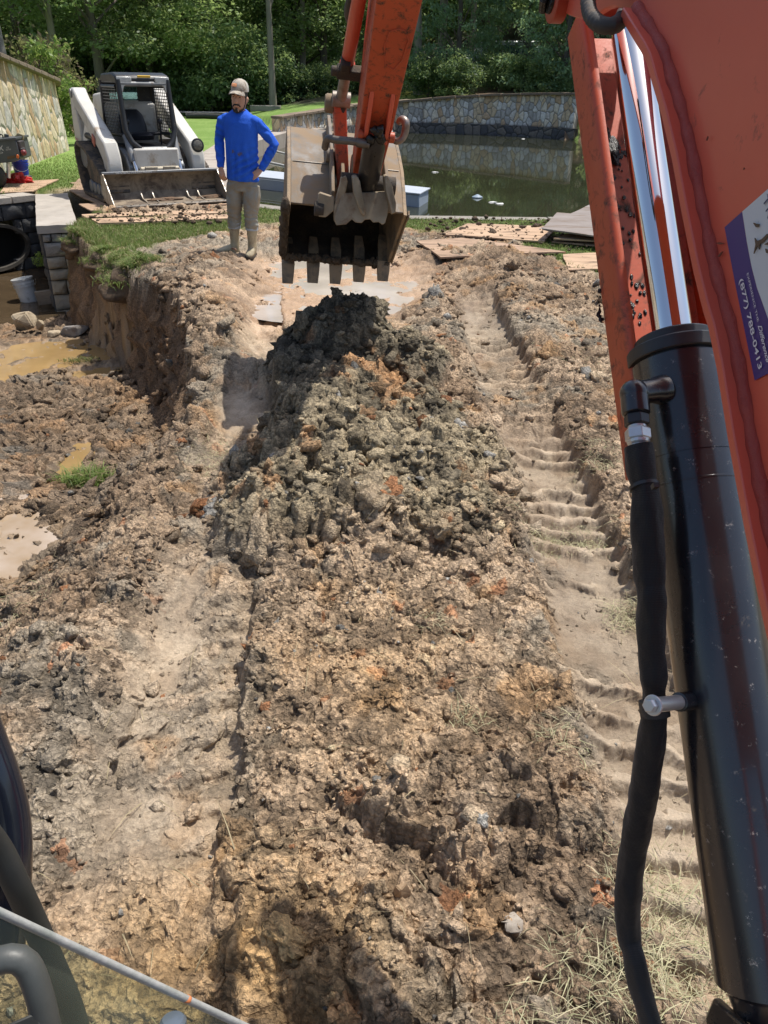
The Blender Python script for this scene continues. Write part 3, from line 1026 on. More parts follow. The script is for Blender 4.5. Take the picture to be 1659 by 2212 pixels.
# overhanging tufts on the rim
bx, by = [], []
for (cx, cy, rr, k) in [(-2.72, 8.38, .24, 4200), (-3.38, 9.3, .16, 1600), (-4.08, 10.5, .16, 1500), (-3.0, 8.85, .20, 1600)]:
    t = rng.normal(0, .45, (k, 2)) * rr
    bx.append(cx + t[:, 0]); by.append(cy + t[:, 1])
bx = np.concatenate(bx); by = np.concatenate(by); n = len(bx)
zt = np.maximum(gzs(bx, by)[0], -.10) + .02
blades('overhanging_turf', bx, by, .07 + .10 * rng.random(n), .005 + .005 * rng.random(n), 1.5, green(n, .22), 'clumps of turf hanging over the lip of the dug bank', zoff=zt)
for (cx, cy, r_, sd_) in [(-2.74, 8.36, .27, 1), (-3.40, 9.28, .19, 2), (-4.10, 10.48, .19, 3), (-3.02, 8.82, .22, 4)]:
    mb = MB(); mb.ball((cx + .04, cy, -.15), r_, 4, (1.15, 1.1, .62), jit=.55, seed=sd_)
    o = mb.build('sod_lump', surf('sod_earth', (.17, .115, .07), (.09, .062, .04), .95, scale=12, bumps=1.0, bscale=30, bdist=.03), smooth=True, loc=(cx, cy, -.15))
    tag(o, 'brown lump of sod hanging under the turf at the bank edge', 'sod', 'sod lumps along the bank edge')
x, y = grassy(70000, (-3.2, 6.0, 10.2, 13.6)); n = len(x)
blades('shore_grass', x, y, .03 + .045 * rng.random(n), .005 + .005 * rng.random(n), .9, green(n, .3), 'strip of worn grass between the mud and the pond edge')
x, y = grassy(15000, (1.6, 4.2, 6.0, 10.4)); n = len(x)
blades('side_grass', x, y, .03 + .06 * rng.random(n), .005 + .005 * rng.random(n), .9, green(n, .2), 'grass growing beside the muddy tracks right of the stacked sheets')
x, y = grassy(60000, (-8.6, -2.2, 13.0, 24.0), lambda x, y: sstep(25, 15, y) * (x > np.interp(y, LW_Y, LW_X) + .1) * (poly_sd(x, y, POND) > .9)); n = len(x)
blades('lawn_grass', x, y, .03 + .04 * rng.random(n), .007 + .006 * rng.random(n), .7, green(n, .1, 1.25), 'mown lawn around the loader and below the tall stone wall')
# torn grass on the mud
def patch(n, cx, cy, rx, ry, rot=0):
    t = np.sqrt(rng.random(n)) * (1 + .25 * rng.normal(0, 1, n)); a = rng.random(n) * 6.283
    px, py = np.cos(a) * t * rx, np.sin(a) * t * ry
    return np.stack([cx + px * math.cos(rot) - py * math.sin(rot), cy + px * math.sin(rot) + py * math.cos(rot)], 1)
pp = np.concatenate([patch(1000, .74, 1.2, .16, .22, -.2), patch(420, .55, 1.02, .16, .12), patch(380, .93, 1.05, .1, .25), patch(120, .56, 1.72, .1, .12), patch(500, .86, 3.1, .25, .10), patch(500, 1.04, 2.55, .12, .1), patch(70, .28, 1.86, .06, .05), patch(50, .2, 2.35, .07, .06),
                     patch(250, 1.15, 3.75, .12, .2), patch(160, .34, .88, .1, .08), patch(300, -.95, 3.9, .15, .3), patch(200, 1.4, 5.5, .3, .5), patch(160, -1.6, 2.6, .2, .3)])
n = len(pp)
tt = rng.random(n)[:, None]
cc = np.array([.56, .49, .32]) * (1 - tt) + np.array([.40, .40, .22]) * tt
cc = cc * (.6 + .6 * rng.random((n, 1)))
blades('torn_grass', pp[:, 0], pp[:, 1], (.020 + .035 * rng.random(n)), .0018 + .0018 * rng.random(n), 2.4, cc, 'torn dry grass strewn over the mud beside the tracks', zoff=gzs(pp[:, 0], pp[:, 1])[0] + .012 + .01 * rng.random(n))
# straw and roots scattered everywhere
n = 700
xs = rng.uniform(-2.2, 1.1, n); ys = rng.uniform(.8, 6.5, n) ** 1.0
cc = np.array([.40, .33, .20]) * (.5 + .8 * rng.random((n, 1)))
blades('straw', xs, ys, .03 + .07 * rng.random(n), .0022 + .002 * rng.random(n), 2.6, cc, 'bits of straw and fine root lying on the mud', zoff=gzs(xs, ys)[0] + .014)
# one living tuft left in the pit
pp = patch(900, -2.03, 4.66, .15, .13)
n = 900
o = blades('grass_tuft', pp[:, 0], pp[:, 1], .08 + .12 * rng.random(n), .004 + .004 * rng.random(n), 1.2, green(n, .15, 1.4), 'tuft', zoff=gzs(pp[:, 0], pp[:, 1])[0] + .06)
del o['kind']
tag(o, 'single tuft of green grass on a sod lump in the pit', 'grass tuft')
pp = patch(300, -3.45, 8.35, .18, .07)
n = 300
o = blades('grass_tuft', pp[:, 0], pp[:, 1], .04 + .05 * rng.random(n), .004 + .004 * rng.random(n), 1.2, green(n, .5, .8), 'tuft', zoff=np.maximum(gzs(pp[:, 0], pp[:, 1])[0], -1.0) + .02)
del o['kind']
tag(o, 'small dull sod of grass standing in the tan puddle', 'grass tuft', kind='stuff')

# ================================================================== MASONRY
def stone_mat(name, scale=(3.4, 2.2), cols=((.42, .36, .25), (.50, .40, .24), (.33, .32, .29), (.55, .51, .42), (.30, .19, .10)), mortar=(.20, .18, .15), dark=None, bumpd=.03):
    mt, nt, b = newmat(name)
    at = node(nt, 'ShaderNodeAttribute', attribute_name='wuv')
    nz = node(nt, 'ShaderNodeTexNoise', {'Vector': at.outputs['Vector'], 'Scale': 1.6, 'Detail': 3})
    off = node(nt, 'ShaderNodeVectorMath', {0: nz.outputs['Color'], 1: (.5, .5, .5)}, operation='SUBTRACT')
    off2 = node(nt, 'ShaderNodeVectorMath', {0: off.outputs[0], 'Scale': .22}, operation='SCALE')
    ad = node(nt, 'ShaderNodeVectorMath', {0: at.outputs['Vector'], 1: off2.outputs[0]}, operation='ADD')
    mp = node(nt, 'ShaderNodeMapping', {'Vector': ad.outputs[0], 'Scale': (scale[0], scale[1], 1)})
    kw = dict(voronoi_dimensions='2D', distance='MANHATTAN')
    vo = node(nt, 'ShaderNodeTexVoronoi', {'Vector': mp.outputs[0], 'Scale': 1.0, 'Randomness': .85}, voronoi_dimensions='2D', distance='EUCLIDEAN')
    ve = node(nt, 'ShaderNodeTexVoronoi', {'Vector': mp.outputs[0], 'Scale': 1.0, 'Randomness': .85}, voronoi_dimensions='2D', feature='DISTANCE_TO_EDGE')
    sep = node(nt, 'ShaderNodeSeparateColor', {0: vo.outputs['Color']})
    cr = nt.nodes.new('ShaderNodeValToRGB')
    cr.color_ramp.interpolation = 'CONSTANT'
    while len(cr.color_ramp.elements) < len(cols): cr.color_ramp.elements.new(.5)
    for i, c in enumerate(cols):
        cr.color_ramp.elements[i].position = i / len(cols)
        cr.color_ramp.elements[i].color = c4(c)
    nt.links.new(sep.outputs[0], cr.inputs[0])
    n2 = noise_tex(nt, at.outputs['Vector'], 9, 8, .65)
    k = mapr(nt, n2, .3, .7, .68, 1.25)
    vm = node(nt, 'ShaderNodeVectorMath', {0: cr.outputs[0], 'Scale': k}, operation='SCALE')
    col = vm.outputs[0]
    edge = ramp(nt, ve.outputs['Distance'], .02, .07)
    col = mixc(nt, edge, c4(mortar), col)
    if dark:
        # water stains running down from the top
        mp2 = node(nt, 'ShaderNodeMapping', {'Vector': at.outputs['Vector'], 'Scale': (dark[1], .08, 1)})
        st = ramp(nt, noise_tex(nt, mp2.outputs[0], 1.0, 6, .7), dark[2], dark[2] + .16)
        col = mixc(nt, st, col, c4(dark[0]), 'MULTIPLY')
        sx = node(nt, 'ShaderNodeSeparateXYZ', {0: at.outputs['Vector']})
        lowb = mapr(nt, sx.outputs[1], dark[3], dark[3] + .12, 1, 0)
        col = mixc(nt, lowb, col, c4((.33, .30, .30)), 'MULTIPLY')
    nt.links.new(col, b.inputs['Base Color'])
    b.inputs['Roughness'].default_value = .88
    hsum = node(nt, 'ShaderNodeMath', {0: ramp(nt, ve.outputs['Distance'], .0, .2), 1: mapr(nt, n2, 0, 1, 0, .35)}, operation='ADD')
    hs2 = node(nt, 'ShaderNodeMath', {0: hsum.outputs[0], 1: mapr(nt, sep.outputs[1], 0, 1, 0, .4)}, operation='ADD')
    bump(nt, b, hs2.outputs[0], .9, bumpd)
    return mt

def wall_strip(name, path, zb, ztop, thick, mat, parent, cap=None, capmat=None, seg=.4):
    """path [(x,y)], ztop list; face on the right-hand side of travel, thickness to the left"""
    pts = []
    for i in range(len(path) - 1):
        (x0, y0), (x1, y1) = path[i], path[i + 1]
        k = max(1, int(math.hypot(x1 - x0, y1 - y0) / seg))
        for j in range(k):
            t = j / k
            pts.append((x0 + (x1 - x0) * t, y0 + (y1 - y0) * t, ztop[i] + (ztop[i + 1] - ztop[i]) * t, zb[i] + (zb[i + 1] - zb[i]) * t))
    pts.append((*path[-1], ztop[-1], zb[-1]))
    n = len(pts)
    vs, uv, fs = [], [], []
    u = 0
    H = 6
    prof = []
    for i, (x, y, zt, z0) in enumerate(pts):
        a = pts[max(i - 1, 0)]; b = pts[min(i + 1, n - 1)]
        dx, dy = b[0] - a[0], b[1] - a[1]
        l = math.hypot(dx, dy)
        nx, ny = -dy / l, dx / l
        if i: u += math.hypot(x - pts[i - 1][0], y - pts[i - 1][1])
        for k in range(H + 1):
            t = k / H
            bat = .10 * t
            zz = z0 + (zt - z0) * t
            vs.append((x + nx * bat + .015 * mnoise.noise(Vector((u * 2, zz * 2, 1))), y + ny * bat, zz)); uv.append((u, zz, 0))
        vs.append((x + nx * thick, y + ny * thick, zt)); uv.append((u, zt + thick, 0))
        vs.append((x + nx * thick, y + ny * thick, z0)); uv.append((u, zt + thick + 1, 0))
    m_ = H + 3
    for i in range(n - 1):
        for k in range(m_ - 1):
            fs.append((i * m_ + k, (i + 1) * m_ + k, (i + 1) * m_ + k + 1, i * m_ + k + 1))
    fs.append([k for k in range(m_)]); fs.append([(n - 1) * m_ + k for k in range(m_)][::-1])
    mb = MB(); mb.add(vs, fs)
    o = mb.build(name, mat, parent, smooth=30)
    a = o.data.attributes.new('wuv', 'FLOAT_VECTOR', 'POINT')
    a.data.foreach_set('vector', [c for q in uv for c in q])
    if cap:
        mb = MB()
        i = 0
        rnd = random.Random(3)
        while i < n - 1:
            j = min(n - 1, i + max(1, int(cap[2] / seg)))
            (x0, y0, z0, _), (x1, y1, z1, _) = pts[i], pts[j]
            dx, dy = x1 - x0, y1 - y0
            l = math.hypot(dx, dy); nx, ny = -dy / l, dx / l
            g = .02 / l
            x0, y0, x1, y1 = x0 + dx * g, y0 + dy * g, x1 - dx * g, y1 - dy * g
            o1, o2 = -cap[1], thick + cap[1]
            h = cap[0] * (.85 + .3 * rnd.random())
            mb.add([(x0 + nx * o1, y0 + ny * o1, z0 + .004), (x1 + nx * o1, y1 + ny * o1, z1 + .004), (x1 + nx * o2, y1 + ny * o2, z1 + .004), (x0 + nx * o2, y0 + ny * o2, z0 + .004),
                    (x0 + nx * o1, y0 + ny * o1, z0 + h), (x1 + nx * o1, y1 + ny * o1, z1 + h), (x1 + nx * o2, y1 + ny * o2, z1 + h), (x0 + nx * o2, y0 + ny * o2, z0 + h)],
                   [(0, 1, 2, 3), (4, 5, 6, 7), (0, 1, 5, 4), (1, 2, 6, 5), (2, 3, 7, 6), (3, 0, 4, 7)])
            i = j
        mb.build('coping_stone', capmat or mat, parent, bevel=.012)
    return o

tan_stone = stone_mat('tan_fieldstone', (3.5, 2.2), ((.56, .48, .34), (.58, .46, .28), (.46, .44, .39), (.66, .60, .50), (.44, .30, .17), (.52, .47, .38), (.62, .52, .36)), (.36, .32, .26))
pond_stone = stone_mat('pond_fieldstone', (4.3, 2.9), ((.60, .58, .54), (.68, .54, .36), (.76, .74, .68), (.46, .44, .41), (.78, .70, .56), (.66, .62, .56), (.58, .42, .27)), (.27, .25, .22), dark=((.36, .32, .29), .9, .55, -.02), bumpd=.04)
cap_stone = surf('coping_slate', (.17, .13, .10), (.26, .20, .14), .9, scale=4, bumps=.5, bscale=14, bdist=.02)

tw = thing('stone_wall', 'tall tan fieldstone retaining wall with brown coping beyond the culvert', 'stone wall', (-8.2, 17, 0))
wp = [(LW_X[i], LW_Y[i]) for i in range(0, 9)]
wall_strip('wall', wp, [-.1] * 9, [float(lw_top(q)) for q in LW_Y], .4, tan_stone, tw, (.085, .06, .7), cap_stone, .3)
pwall = thing('stone_wall', 'long curved grey fieldstone wall along the far side of the pond', 'stone wall', (2.6, 43.5, 0))
wpp = WALL[::-1]
# face looks towards the camera: travel from left to right
wall_strip('wall', [(q[0], q[1]) for q in WALL], [-.9] * 8, [q[2] for q in WALL], .4, pond_stone, pwall, (.10, .05, 1.2), cap_stone, .5)
led = [(q[0] + .0, q[1] - .35) for q in WALL]
wall_strip('ledge', led, [-.95] * 8, [-.02, -.02, 0, .02, .02, .02, .02, .02], .45, stone_mat('wet_fieldstone', (2.4, 2.6), ((.10, .10, .10), (.14, .13, .12), (.08, .08, .085), (.17, .15, .13)), (.04, .04, .04)), pwall, None, None, .5)

# kerb stones along the near pond edge and the paved rim on the left
kerb_m = surf('edging_concrete', (.30, .275, .24), (.21, .19, .16), .85, scale=3, bumps=.3, bscale=40)
def strip(name, inner, width, z, h, mat, seglen):
    mb = MB()
    n = len(inner)
    for i in range(n - 1):
        (x0, y0), (x1, y1) = inner[i], inner[i + 1]
        L = math.hypot(x1 - x0, y1 - y0)
        k = max(1, int(round(L / seglen)))
        nx, ny = (y1 - y0) / L, -(x1 - x0) / L
        for j in range(k):
            a, b = (j + .006) / k, (j + .994) / k
            q = [(x0 + (x1 - x0) * t, y0 + (y1 - y0) * t) for t in (a, b)]
            zz = z + random.uniform(-.006, .006)
            mb.prism([(q[0][0], q[0][1], zz - h), (q[1][0], q[1][1], zz - h), (q[1][0] + nx * width, q[1][1] + ny * width, zz - h), (q[0][0] + nx * width, q[0][1] + ny * width, zz - h)], (0, 0, h))
    return mb.build(name, mat, smooth=None, bevel=.01)
near_edge = [POND[i] for i in range(0, 6)]
o = strip('pond_kerb', near_edge, .30, .012, .75, kerb_m, 1.15); tag(o, kind='structure')
left_edge = [POND[0], POND[19], POND[18], POND[17], POND[16]][::-1]
pave_m = surf('flagstone', (.33, .28, .24), (.42, .38, .33), .85, scale=2.5, bumps=.3, bscale=20)
o = strip('path', left_edge, 1.15, .045, .7, pave_m, .9); tag(o, kind='structure')
# pale road beyond the lawn
o = flat_poly('road', [(-40, 46.2), (-4.2, 46.6), (-1.5, 47.6), (-1.5, 49.2), (-5, 48.4), (-40, 48.4)], .16, surf('asphalt', (.24, .24, .25), (.30, .30, .30), .9, scale=1))
o.location.z = 0.03
# ================================================================== TREES
MAT_LEAF = leaf_mat('leaves', .55, .45, .25)
MAT_BARK = surf('bark', (.10, .085, .07), (.19, .165, .14), .95, scale=3, bumps=.9, bscale=12, bdist=.03, stretch=(1, 1, .25))
MAT_PALEBARK = surf('pale_bark', (.30, .27, .23), (.20, .18, .15), .95, scale=3, bumps=.8, bscale=12, bdist=.02, stretch=(1, 1, .25))

def leaves(clumps, per, size, seed, c1, c2, droop=0.0, up=.6):
    g = np.random.default_rng(seed)
    cs = np.array([c[:3] for c in clumps]); rs = np.array([c[3:6] for c in clumps])
    vol = rs.prod(1) ** (2 / 3)
    cnt = np.maximum(8, (per * len(clumps) * vol / vol.sum()).astype(int))
    ci = np.repeat(np.arange(len(clumps)), cnt)
    n = len(ci)
    d = g.normal(0, 1, (n, 3)); d /= np.linalg.norm(d, axis=1)[:, None]
    rad = g.random(n) ** .45
    rad *= 1 + .18 * g.normal(0, 1, n)
    p = cs[ci] + d * rs[ci] * rad[:, None]
    nr = d * .5 + np.array([0, 0, up]) + g.normal(0, .55, (n, 3))
    nr /= np.linalg.norm(nr, axis=1)[:, None]
    t = np.cross(nr, g.normal(0, 1, (n, 3))); t[:, 2] -= droop
    t /= np.linalg.norm(t, axis=1)[:, None] + 1e-6
    bt = np.cross(nr, t)
    L = (size * (.6 + .8 * g.random(n)))[:, None]
    v = np.stack([p, p + t * L * .5 + bt * L * .27, p + t * L, p + t * L * .5 - bt * L * .27], 1)
    fcs = np.arange(n * 4).reshape(n, 4)
    tone = np.clip(.5 + .28 * g.normal(0, 1, len(clumps))[ci] + .2 * g.normal(0, 1, n), 0, 1)[:, None]
    c = np.array(c1) * (1 - tone) + np.array(c2) * tone
    c = np.repeat(c[:, None], 4, 1).reshape(-1, 3)
    return v.reshape(-1, 3), fcs, np.concatenate([c, np.ones((n * 4, 1))], 1)

def make_tree(name, label, seed, height, trunk_r, crown, per, size, c1, c2, bark, droop=0, cat='tree', lean=(0, 0), limbs=True, up=.6):
    """crown: list of ellipsoid clumps in local coordinates"""
    root = thing(name, label, cat, (0, 0, 0), local=True)
    v, fcs, c = leaves(crown, per, size, seed, c1, c2, droop, up)
    me = np_mesh('crown', v, fcs, MAT_LEAF, c)
    link_mesh('crown', me, root)
    mb = MB()
    rnd = random.Random(seed)
    pts, rr = [], []
    for k in range(9):
        t = k / 8
        pts.append((lean[0] * t * t + rnd.uniform(-.05, .05) * height * .05, lean[1] * t * t + rnd.uniform(-.05, .05) * height * .05, -.3 + (height + .3) * t))
        rr.append(trunk_r * (1.25 if k == 0 else 1.0) * (1 - .75 * t))
    mb.tube(pts, rr, 10)
    if limbs:
        for q in rnd.sample(crown, min(len(crown), 16)):
            zt = max(.12, min(.9, (q[2] - .12 * height) / height))
            b = Vector((lean[0] * zt * zt, lean[1] * zt * zt, height * zt * .85))
            e = Vector(q[:3])
            mid = b.lerp(e, .5) + Vector((0, 0, .08 * (e - b).length))
            mb.tube([b, mid, e], [trunk_r * .3, trunk_r * .2, trunk_r * .06], 6)
    mb.build('trunk', bark, root, smooth=40)
    return root

def crown_broad(seed, h0, h1, rad, n, cr=1.3):
    r = random.Random(seed)
    out = []
    for i in range(n):
        t = r.random()
        z = h0 + (h1 - h0) * t
        prof = rad * (.75 + .45 * math.sin(math.pi * min(1, t * 1.1 + .15)))
        a = r.random() * 6.283
        d = prof * (r.random() ** .5)
        s = cr * (.6 + .7 * r.random())
        out.append((d * math.cos(a), d * math.sin(a), z, s, s, s * .55))
    return out
def crown_cone(seed, h0, h1, rad, layers):
    r = random.Random(seed)
    out = []
    for i in range(layers):
        t = i / layers
        z = h0 + (h1 - h0) * t
        R_ = rad * (1 - .85 * t) + .25
        k = max(4, int(9 * (1 - t)))
        for j in range(k):
            a = 6.283 * (j + r.random() * .7) / k
            d = R_ * (.5 + .5 * r.random())
            out.append((d * math.cos(a), d * math.sin(a), z - .22 * d + r.uniform(-.2, .2), .85, .85, .38))
    return out
def crown_dome(seed, h, rad, n, cr=.6):
    r = random.Random(seed)
    out = []
    for i in range(n):
        a = r.random() * 6.283; t = r.random() ** .6
        el_ = r.random() * 1.45
        out.append((rad * t * math.cos(a) * math.cos(el_ * .7), rad * t * math.sin(a) * math.cos(el_ * .7), .12 * h + h * .85 * math.sin(el_) * (.4 + .6 * r.random()), cr * (.6 + .7 * r.random()), cr * (.6 + .7 * r.random()), cr * (.5 + .5 * r.random())))
    return out

DK1, DK2 = (.135, .21, .10), (.30, .42, .18)
MD1, MD2 = (.18, .285, .11), (.40, .53, .20)
BL1, BL2 = (.125, .225, .14), (.28, .43, .24)
BR1, BR2 = (.17, .30, .06), (.33, .48, .11)

def hz(x, y): return gz(x, y)
protos = {
 'broad': make_tree('broadleaf_tree', 'x', 11, 13, .26, crown_broad(11, 3.0, 13, 3.6, 95), 130, .26, MD1, MD2, MAT_BARK),
 'broad2': make_tree('broadleaf_tree', 'x', 12, 15, .30, crown_broad(12, 4.2, 15, 4.2, 105), 125, .28, DK1, DK2, MAT_BARK, lean=(.8, 0)),
 'hem': make_tree('hemlock_tree', 'x', 13, 13, .2, crown_cone(13, 1.2, 13, 3.6, 20), 105, .22, BL1, BL2, MAT_BARK, droop=1.2),
 'bush': make_tree('bush', 'x', 14, 2.2, .05, crown_dome(14, 2.9, 2.1, 75, .55), 90, .17, (.10, .175, .08), (.24, .36, .15), MAT_BARK, cat='bush'),
 'bush2': make_tree('bush', 'x', 15, 2.0, .05, crown_dome(15, 2.4, 2.0, 70, .5), 90, .16, (.075, .14, .07), (.175, .275, .125), MAT_BARK, cat='bush'),
}
first = {k: True for k in protos}
def plant(kind, px, Y, label, group=None, sc=1.0, name=None, dz=0.0, X=None):
    x = P(px, 200, Y).x if X is None else X
    loc = (x, Y, gz(x, Y) - .05 + dz)
    rz = random.random() * 6.28
    scl = (sc, sc, sc * (.76 if 'bush' not in kind else 1))
    if first[kind]:
        first[kind] = False
        o = protos[kind]
        o.location = loc; o.rotation_euler = (0, 0, rz); o.scale = scl
        o['label'] = label
        if group: o['group'] = group
    else:
        o = dup(protos[kind], loc, rz, scl, label)
        if group: o['group'] = group
        elif 'group' in o: del o['group']
    return o

FW = 'trees massed in the woods beyond the lawn and pond'
LB = 'dense green broadleaf tree standing among the far woods'
LD = 'tall dark leafy tree standing among the far woods'
LH = 'drooping blue-green conifer standing among the far woods'
# named ones nearer
plant('broad2', 222, 47, 'tall tree with grey trunk and dark crown rising behind the loader cab', sc=1.0)
plant('hem', 985, 50, 'drooping conifer above the left end of the far pond wall', sc=.95)
plant('hem', 1130, 51, 'drooping conifer above the middle of the far pond wall', sc=1.05)
plant('hem', 1215, 46, 'drooping conifer at the right end of the far pond wall', sc=.9)
plant('broad', 330, 52, 'full green tree leaning over the lawn behind the loader', sc=1.0)
for (px, Y, kd, sc) in [(60, 50, 'broad2', .9), (130, 56, 'broad', 1), (270, 60, 'hem', 1.1), (420, 58, 'broad', 1.05), (500, 60, 'broad2', 1), (560, 66, 'hem', 1.2), (640, 60, 'broad', 1.0), (700, 58, 'broad2', .95), (760, 62, 'hem', 1.1),
                       (830, 64, 'broad', 1.1), (900, 66, 'broad2', 1), (960, 70, 'broad', 1.1), (1040, 66, 'broad2', 1.05), (1180, 60, 'broad', 1), (1290, 50, 'broad', .9), (1370, 46, 'broad2', .9), (1470, 42, 'hem', .9),
                       (-60, 54, 'broad', 1), (-160, 50, 'broad2', 1), (-300, 52, 'broad', 1.1), (1560, 46, 'broad', 1), (1680, 44, 'broad2', 1), (1830, 44, 'broad', 1)]:
    plant(kd, px, Y, {'broad': LB, 'broad2': LD, 'hem': LH}[kd], FW, sc * random.uniform(.93, 1.07))
for i in range(26):
    px = -260 + i * 82 + random.uniform(-25, 25)
    kd = random.choice(['broad', 'broad2', 'hem', 'broad2'])
    plant(kd, px, random.uniform(71, 84), {'broad': LB, 'broad2': LD, 'hem': LH}[kd], FW, random.uniform(1.05, 1.35))
LBU = 'rounded green bush in the hedge of shrubs along the foot of the far woods'
GB = 'bushes along the foot of the far woods'
for (px, Y, kd, sc) in [(405, 52, 'bush', 1.45), (455, 51, 'bush', 1.25), (500, 52, 'bush', 1.5), (545, 53, 'bush', 1.25), (590, 52, 'bush2', 1.2), (640, 53, 'bush2', .85), (690, 54, 'bush2', .8), (735, 55, 'bush2', .8), (365, 54, 'bush2', 1.3), (300, 55, 'bush2', 1.4), (240, 55, 'bush2', 1.3), (180, 54, 'bush2', 1.4), (120, 52, 'bush2', 1.5),
                       (780, 55, 'bush2', .9), (60, 53, 'bush2', 1.4), (0, 52, 'bush', 1.3)]:
    plant(kd, px, Y, LBU, GB, sc * random.uniform(.92, 1.08))
plant('bush2', 925, 47, 'dark shrub at the left end of the mulch slope above the pond wall', sc=.85)
plant('bush2', 985, 46, 'dark shrub between the curved path and the mulch slope', sc=.8)
plant('bush', 1075, 47.5, 'dark rounded shrub in front of the pale parked van', sc=.62)
plant('bush', 1120, 46, 'light green shrub on the mulch slope above the middle of the pond wall', sc=.6)
plant('bush', 1180, 44.5, 'bright green shrub near the right end of the pond wall', sc=.7)
plant('bush2', 1225, 44, 'dark green shrub at the right corner of the pond wall', sc=.6)
plant('bush', 1290, 38, 'ivy covered shrub on the right bank of the pond', sc=.8, X=10.2)
plant('bush2', 1380, 34, 'dark shrub on the right bank behind the red rod guard', sc=1.0, X=13.2)
plant('bush', 1500, 26, 'green shrub on the right bank seen past the chrome rod', sc=1.0, X=15.0)
# left: behind the tall wall
gt = make_tree('tree', 'grey trunked tree at the left edge behind the tall stone wall', 31, 11, .24, crown_broad(31, 3.4, 11, 3.0, 55, 1.0), 120, .2, MD1, MD2, surf('grey_bark', (.17, .16, .15), (.24, .23, .22), .95, scale=3, bumps=.9, bscale=14, bdist=.02, stretch=(1, 1, .2)))
q = P(3, 110, 26); gt.location = (q.x - .1, 26, gz(q.x - .1, 26) - .1)
rb = make_tree('shrub', 'bare reddish brown shrub behind the tall stone wall', 32, 2.6, .05, crown_dome(32, 3.3, 1.7, 60, .5), 60, .16, (.075, .05, .04), (.14, .095, .07), MAT_BARK, cat='bush', up=.1)
q = P(62, 130, 29); rb.location = (q.x, 29, gz(q.x, 29) - .2)
br = make_tree('sapling', 'bright yellow-green sapling just behind the end of the tall stone wall', 33, 2.6, .035, crown_dome(33, 2.9, .95, 46, .32), 46, .14, BR1, BR2, MAT_BARK, cat='sapling')
q = P(105, 150, 25.5); br.location = (q.x, 25.5, gz(q.x, 25.5) - .1)
b2 = dup(rb, (P(130, 150, 33).x, 33, gz(P(130, 150, 33).x, 33) - .2), 2.0, .9, 'bare brown shrub right of the yellow-green sapling')
lt = make_tree('birch_tree', 'slender pale trunked tree standing in the far woods above the blue shirted person', 34, 14, .20, crown_broad(34, 6.5, 14, 2.6, 40, 1.1), 90, .26, MD1, MD2, MAT_PALEBARK)
q = P(585, 140, 49.5); lt.location = (q.x, 49.5, gz(q.x, 49.5) - .1)
for i, (px, Y, sc, lab) in enumerate([(470, 56, 1.05, 'slender trunk rising behind the bushes left of the pale trunked tree'), (655, 57, 1.0, 'slender trunk rising behind the bushes just left of the digging arm'), (905, 50, 1.2, 'leaning dark trunk just right of the digging arm'),
                                      (948, 53, 1.3, 'stout trunk right of the leaning dark trunk'), (1015, 55, 1.0, 'thin trunk between the conifers above the pond wall'), (1165, 52, 1.1, 'trunk at the right above the pond wall behind the conifers'), (300, 54, 1.1, 'trunk standing right of the loader in the woods'), (135, 46, 1.0, 'trunk among brown shrubs left of the loader')]):
    x = P(px, 200, Y).x
    o = dup(lt, (x, Y, gz(x, Y) - .1), i * 1.3, (sc * 1.15, sc * 1.15, sc * .9), lab)
    o.rotation_euler = (R(random.uniform(-3, 3)), R(random.uniform(-5, 5)), i * 1.3)
# thicket plant by the right-hand bank, close to the boom
wd = make_tree('weed', 'leafy weeds growing in the gap beside the boom', 35, .5, .008, crown_dome(35, .75, .5, 30, .16), 40, .07, BR1, BR2, MAT_BARK, cat='weed')
q = G(1500, 660, .0); wd.location = (q.x, q.y, gz(q.x, q.y) - .02)

# far slope of woods
def wooded_backdrop():
    g = np.random.default_rng(77)
    n = 30000
    x = g.uniform(-75, 75, n); y = 88 + 30 * g.random(n)
    zb = np.interp(y, [85, 120], [2.5, 6])
    h = 8.5 * g.random(n) ** .8
    p = np.stack([x, y, zb + h], 1)
    d = g.normal(0, 1, (n, 3)); d[:, 2] += .6; d /= np.linalg.norm(d, axis=1)[:, None]
    t = np.cross(d, g.normal(0, 1, (n, 3))); t /= np.linalg.norm(t, axis=1)[:, None]
    bt = np.cross(d, t)
    L = (1.1 * (.6 + .9 * g.random(n)))[:, None]
    v = np.stack([p, p + t * L * .5 + bt * L * .35, p + t * L, p + t * L * .5 - bt * L * .35], 1)
    tone = np.clip(.4 + .25 * g.normal(0, 1, n), 0, 1)[:, None]
    c = np.array([.025, .045, .016]) * (1 - tone) + np.array([.09, .14, .035]) * tone
    c = np.repeat(c[:, None], 4, 1).reshape(-1, 3)
    me = np_mesh('far_woods', v.reshape(-1, 3), np.arange(n * 4).reshape(n, 4), MAT_LEAF, np.concatenate([c, np.ones((n * 4, 1))], 1))
    tag(link_mesh('far_woods', me), 'far off woods closing the view behind the trees', 'woods', kind='stuff')
wooded_backdrop()
# ================================================================== EXCAVATOR
A0, B0 = .58, .14                     # boom plane: X = A0 - B0*Y
LN = Vector((1, B0, 0)).normalized()  # lateral (to the right)
FW_ = Vector((-B0, 1, 0)).normalized()
UPV = Vector((0, 0, 1))
def PL(x, y, l=0.0):
    a = ray(x, y)
    t = (A0 + l * math.sqrt(1 + B0 * B0)) / (a[0] + B0 * a[1])
    return Vector((a[0] * t, a[1] * t, EYE + a[2] * t))
def BP(Y, z, l=0.0):
    """point of the boom plane, lateral offset l"""
    return Vector((A0 - B0 * Y, Y, z)) + LN * l

